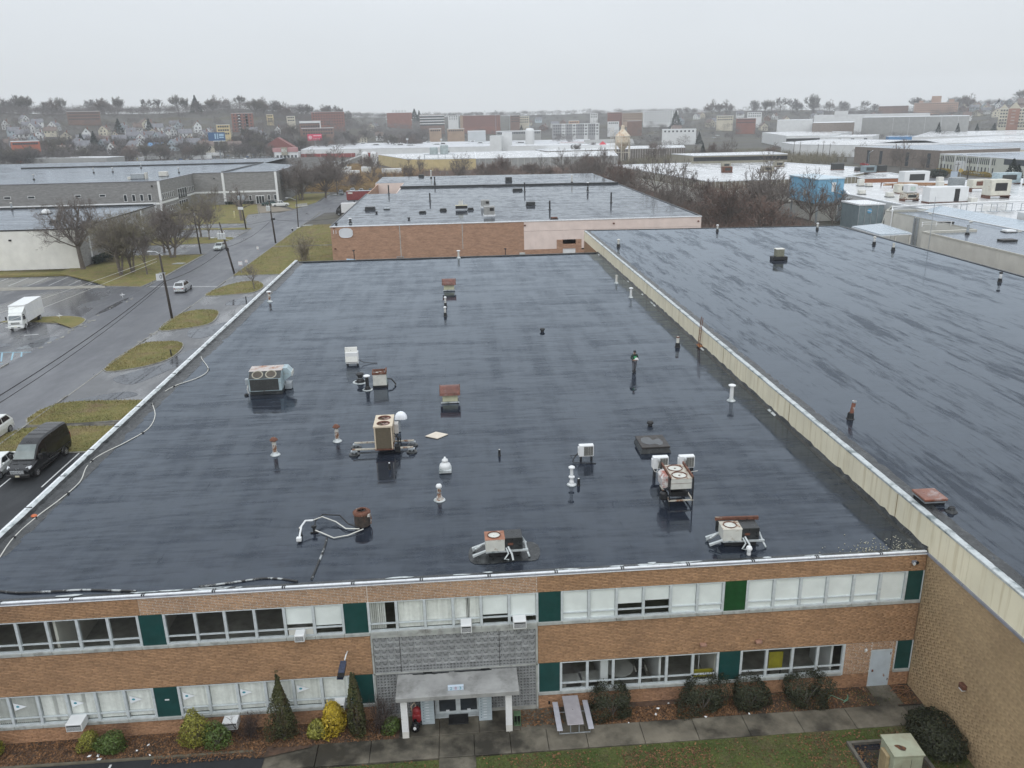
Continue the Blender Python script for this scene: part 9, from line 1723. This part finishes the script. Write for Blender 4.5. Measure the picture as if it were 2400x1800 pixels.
for x,y,h in((42,226,15),(47,210,12),(38,247,12),(36,262,13),(33,240,9),(40,196,10),(34,214,9),(36,282,13),(44,272,10),(50,196,11),(33,300,12),(41,306,12),(35,190,8),(32,176,8),(38,330,12),(31,320,11)):put_tree(FM,x,y,h*1.15,'bare thicket tree beside the warehouse','bare trees in the thicket beside the warehouse',-.1)
for k in range(22):x=rg.uniform(-42,60);put_tree(FM,x,rg.uniform(275,400)+max(0,x)*.4,rg.uniform(7,14),'bare thicket tree behind the warehouse','bare trees in the thicket behind the warehouse',-.1)
for x,y,h in((-62,312,10),(-70,330,11),(-56,330,9),(-75,352,10),(-50,318,9),(-84,372,10),(-60,392,11),(-96,340,8),(-44,300,8),(-66,430,12),(-94,470,11),(-110,500,12),(-75,470,12)):put_tree(FM,x,y,h,'bare shrubby tree in the reed bed','bare trees in the reed bed',-.1)
for x,y,h in((192,352,14),(200,372,9),(204,418,11),(196,340,9),(128,420,12),(118,440,10),(140,452,11),(155,420,12),(106,470,12),(96,455,11),(146,500,12),(166,520,12),(180,480,9),(120,395,11),(226,500,9),(112,520,12),(100,400,11)):put_tree(FM,x,y,h,'spreading bare tree among the sheds','bare trees among the industrial sheds',-.1)
CAND=[]
def clear(x,y):
 for q in HPOS:
  if math.hypot(q[0]-x,q[1]-y)<7:return False
 for lb,t,P_,H,zg in FBD:
  if inpoly(np.array([[x,y,0]]),P_)[0]:return False
 return True
def wood(n,u0,u1,d0,d1,h0,h1,lb,gp,pw=1.0):
 for _ in range(n):
  u=rg.uniform(u0,u1);d=d0+(d1-d0)*rg.random()**pw;p=ray_pt(u,300,d)
  if clear(p.x,p.y):CAND.append((rg.uniform(h0,h1),d,p.x,p.y,lb,gp))
wood(150,-40,640,690,735,9,15,'leafless tree at the hill foot','bare trees at the foot of the left hill')
wood(760,-60,830,740,1240,9,15,'leafless tree on the left hill','bare trees on the left hill')
wood(560,-60,830,1140,1330,11,18,'leafless left skyline tree','bare skyline trees of the left hill')
wood(330,560,1000,780,1300,11,18,'leafless tree in the dense wood','bare trees left of centre')
wood(420,850,1560,900,1700,9,15,'leafless tree in the hazy centre','bare trees in the centre distance')
wood(520,820,1720,1600,2000,12,18,'leafless low-skyline tree','bare trees on the centre skyline')
wood(420,1540,2440,980,1560,9,16,'leafless tree on the right rise','bare trees on the right-hand rise')
wood(340,1560,2460,1400,1720,11,16,'leafless right skyline tree','bare trees on the right-hand skyline')
wood(70,1560,2300,790,980,8,13,'leafless tree before the warehouses','bare trees before the right-hand warehouses');wood(60,1290,1600,560,900,8,12,'leafless tree around the silo','bare trees around the silo')
RGX=random.Random(5)
for u,d,h in(*[(RGX.uniform(-20,830),RGX.uniform(1180,1290),RGX.uniform(18,24))for _ in range(34)],*[(RGX.uniform(1560,2400),RGX.uniform(1500,1620),RGX.uniform(18,23))for _ in range(22)],(622,1180,27),(655,1170,25),(600,1150,24),(674,1160,23),(57,1240,27),(70,1230,24),(130,1240,23),(250,1220,23),(350,1230,22),(425,1220,24),(1668,1600,30),(1699,1600,29),(1763,1590,27),(1825,1560,30),(1855,1540,28),(1905,1540,33),(1790,1580,24),(2020,1600,22),(2140,1560,26),(2225,1480,25),(2266,1480,26)):
 p=ray_pt(u,300,d);CAND.append((h*3,d,p.x,p.y,'tall tree against the sky','tall bare trees on the skyline'))
CAND.sort(key=lambda c:-c[0]/c[1])
for h,d,x,y,lb,gp in CAND[:180]:put_tree(FT,x,y,h/(3 if 'tall' in lb else 1),lb,gp)
def mass(name,rows,protos,mat,kind='stuff'):
 V=[];F=[];n0=0
 data=[]
 for t in protos:
  me=next(c for c in t.children if c.name.startswith('crown')).data;v=np.empty(len(me.vertices)*3,np.float32);me.vertices.foreach_get('co',v);v=v.reshape(-1,4,3);k=RNG.permutation(len(v))[:300];q=v[k];c=q.mean(1,keepdims=True);data.append((c+(q-c)*np.array([1.45,1.45,1.1]))*np.array([1,1,1]))
 for h,d,x,y,*_ in rows:
  q=data[rg.randrange(len(data))].reshape(-1,3).copy();a=rg.uniform(0,6.28);s=h/15.5;ca,sa=math.cos(a)*s*1.1,math.sin(a)*s*1.1
  V.append(np.stack([q[:,0]*ca-q[:,1]*sa+x,q[:,0]*sa+q[:,1]*ca+y,q[:,2]*s*1.05+tz(x,y)-.2-(h*.22 if d>1130 else h*.08)],1));F.append(1)
 v=np.concatenate(V);o=npobj(name,v,np.arange(len(v)).reshape(-1,4),mat);o['kind']=kind;return o
rest=CAND[180:]
mass('woodland',[c for c in rest if c[2]<-60],FT,m_twig_far);mass('woodland',[c for c in rest if c[2]>=-60],FT,m_twig_far)
def conifer_proto():
 t=thing('evergreen_tree','evergreen','tree');n=900;z=RNG.random(n)**1.3;r=(1-z)*.28*(.5+.5*RNG.random(n));a=RNG.uniform(0,6.28,n);c=np.stack([r*np.cos(a),r*np.sin(a),.06+z*.94],1)
 s=RNG.uniform(.02,.045,n)[:,None];p=RNG.normal(size=(n,3));p/=np.linalg.norm(p,axis=1,keepdims=True);q=np.cross(p,RNG.normal(size=(n,3)));q/=np.linalg.norm(q,axis=1,keepdims=True)
 v=np.stack([c-p*s,c+q*s*.6,c+p*s,c-q*s*.6],1).reshape(-1,3);npobj('crown',v,np.arange(len(v)).reshape(-1,4),m_leaf_pine,t);obj('trunk',MB().cyl(0,0,-.02,.5,.016),m_bark_far,t);return t
EV=conifer_proto();first=True
for u,d,h,lb in((215,800,17,'dark evergreen in the middle of the left hill houses'),(185,830,13,'smaller dark evergreen left of the large one on the left hill'),(350,950,15,'round-topped dark evergreen among white houses on the left hill'),(465,1190,22,'pointed dark evergreen on the left skyline'),(278,960,14,'dark evergreen beside the long brown block'),(973,1500,22,'left one of two pointed evergreens on the centre skyline'),(984,1500,19,'right one of two pointed evergreens on the centre skyline'),(1222,1150,12,'dark evergreen by the cream stepped house'),(1583,1150,24,'dark evergreen at the right end of the long white block'),(2200,870,15,'dark evergreen before the dark-grey warehouse, left'),(2245,870,14,'dark evergreen before the dark-grey warehouse, right'),(2290,900,13,'olive evergreen mound right of the dark-grey warehouse'),(2330,940,12,'dark evergreen left of the cream hotel'),(2390,352,9.5,'dark pine at the right edge beside the slit-window office'),(2404,346,8,'shorter dark pine at the right edge'),(1640,800,11,'dark evergreen right of the dealership'),(1650,560,9,'small dark evergreen behind the slab building'),(1050,560,7,'tiny pointed evergreen on the store lot'),(2331,1400,13,'spiky evergreen on the far right slope')):
 p=ray_pt(u,300,d);z=tz(p.x,p.y)-.1
 if first:EV.location=(p.x,p.y,z);EV.scale=(h*1.25,h*1.25,h);EV['label']=lb;EV['category']='tree';first=False
 else:copy_tree(EV,(p.x,p.y,z),rg.uniform(0,6),lb,None,(h*rg.uniform(1.0,1.7),h*rg.uniform(1.0,1.7),h))
def brush(name,pts,hmin,hmax,mat,w=.05,k=7):
 n=len(pts);P0=np.repeat(pts,k,0);h=RNG.uniform(hmin,hmax,len(P0))*np.repeat(RNG.uniform(.5,1,n),k);d=RNG.normal(scale=.38,size=(len(P0),2));J=RNG.normal(scale=.25,size=(len(P0),2))
 P0=P0.copy();P0[:,:2]+=J;P1=P0+np.stack([d[:,0]*h,d[:,1]*h,h],1);a=RNG.uniform(0,6.28,len(P0));ux=np.stack([np.cos(a)*w,np.sin(a)*w,0*a],1);mid=(P0*.35+P1*.65)
 segs=[np.stack([P0-ux,P0+ux,P1+ux*.3,P1-ux*.3],1)]
 for _ in range(3):
  e=RNG.normal(scale=.3,size=(len(P0),3))*h[:,None];e[:,2]=np.abs(e[:,2]);t_=RNG.uniform(.3,.9,len(P0))[:,None];b=P0*(1-t_)+P1*t_;segs.append(np.stack([b-ux*.6,b+ux*.6,b+e+ux*.25,b+e-ux*.25],1))
 v=np.concatenate(segs).reshape(-1,3);o=npobj(name,v,np.arange(len(v)).reshape(-1,4),mat);o['kind']='stuff';return o
def rpoly(poly,n):
 xs=[p[0]for p in poly];ys=[p[1]for p in poly];q=rnd_pts(min(xs),max(xs),min(ys),max(ys),n*2,-.05);return q[inpoly(q,poly)][:n]
m_brush=M('russet_brush',(.235,.165,.135),.9,.3,.08,rand=.2,island=.45);m_brush_d=M('dark_grey_brush',(.12,.104,.1),.9,.3,.08,island=.5);m_reed_b=M('tawny_reeds',(.45,.32,.16),.9,.25,.06,(.3,.2,.11),(.5,.62),.05,island=.4)
brush('thicket',np.concatenate([rpoly([(27.8,128),(56,150),(52,215),(44,320),(34,330),(28,254)],2600),rpoly([(-46,266),(28,258),(45,320),(60,420),(-40,425),(-44,330)],3000),rpoly([(8,108),(66,150),(64,200),(52,196),(44,170),(10,122)],1000)]),1.2,3.6,m_brush,.04)
brush('thicket',np.concatenate([rpoly([(60,425),(150,400),(240,480),(230,540),(140,560),(90,470)],1500),rpoly([(105,350),(200,420),(190,460),(110,420)],900)]),1.5,4.5,m_twig_olive,.08)
q=rpoly([(-480,640),(-240,738),(-150,745),(-160,790),(-260,800),(-520,700)],4500);q[:,2]=terr(q[:,0],q[:,1])-.1;brush('dark_brush',q,3,9,m_brush_d,.22)
q=rpoly([(-420,600),(-330,565),(-240,560),(-180,540),(-150,560),(-420,690)],0+600);brush('thicket',q,1,3.5,m_brush,.12)
tag(obj('reed_bed',MB().poly([(-66,304,-.02),(-46,300,-.02),(-40,330,-.02),(-36,426,-.02),(-60,436,-.02),(-80,500,-.02),(-120,480,-.02),(-84,400,-.02),(-82,312,-.02)]),m_reed),kind='structure')
q=np.concatenate([rpoly([(-66,304),(-46,300),(-40,330),(-36,426),(-60,436),(-80,500),(-120,480),(-84,400),(-82,312)],15000),rpoly([(-40,262),(-20,262),(-10,330),(-42,330)],1500)]);brush('reeds',q,1.4,2.8,m_reed_b,.07,2)
# ==========================================================
hz=MB().box(-1700,1700,-120,2450,-3,112)
o=obj('haze',hz,[]);o['kind']='stuff'
m=bpy.data.materials.new('thin_mist');m.use_nodes=True;t=m.node_tree;t.nodes.clear();oo=_n(t,'OutputMaterial');vv=_n(t,'VolumePrincipled')
vv.inputs['Color'].default_value=(.95,.975,1,1);vv.inputs['Density'].default_value=.00019;vv.inputs['Anisotropy'].default_value=.0
t.links.new(vv.outputs[0],oo.inputs['Volume']);o.data.materials.append(m)
_LM=[(-500,'left edge'),(194,'long brown block'),(363,'blue-roofed house'),(508,'blue billboard'),(566,'red-brick tower'),(726,'white-framed office'),(935,'windowless brick block'),(1012,'brown office block'),(1125,'brick apartments'),(1215,'ribbed grey shed'),(1349,'bay-towered row'),(1458,'rusty silo'),(1549,'long white block'),(1749,'brick school'),(1863,'slanted warehouse'),(2147,'grey warehouse'),(2320,'cream hotel')]
_ORD='first second third fourth fifth sixth seventh eighth ninth tenth eleventh twelfth'.split()
def _ordn(i):
 if i<12:return _ORD[i]
 return f'{i+1}th' if 10<=(i+1)%100<=20 or(i+1)%10 not in(1,2,3)else f'{i+1}{("st", "nd", "rd")[(i+1) % 10-1]}'
_dup={}
for o in COL.objects:
 if o.parent is None and 'label' in o and 'category' in o:_dup.setdefault((o['label'],o.name.split('.')[0]),[]).append(o)
for(lb,nm),os_ in _dup.items():
 if len(os_)<2 or nm=='litter':continue
 col=lambda o:float(px_az(o.location.x,o.location.y));sub_={}
 for o in sorted(os_,key=col):
  key=''
  if len(os_)>14:key=', right of '+[n for u,n in _LM if u<=col(o)][-1]
  sub_.setdefault(key,[]).append(o)
 for key,L in sub_.items():
  for i,o in enumerate(L):
   o['label']=lb+key+(f', {_ordn(i)} from left' if len(L)>1 else '')
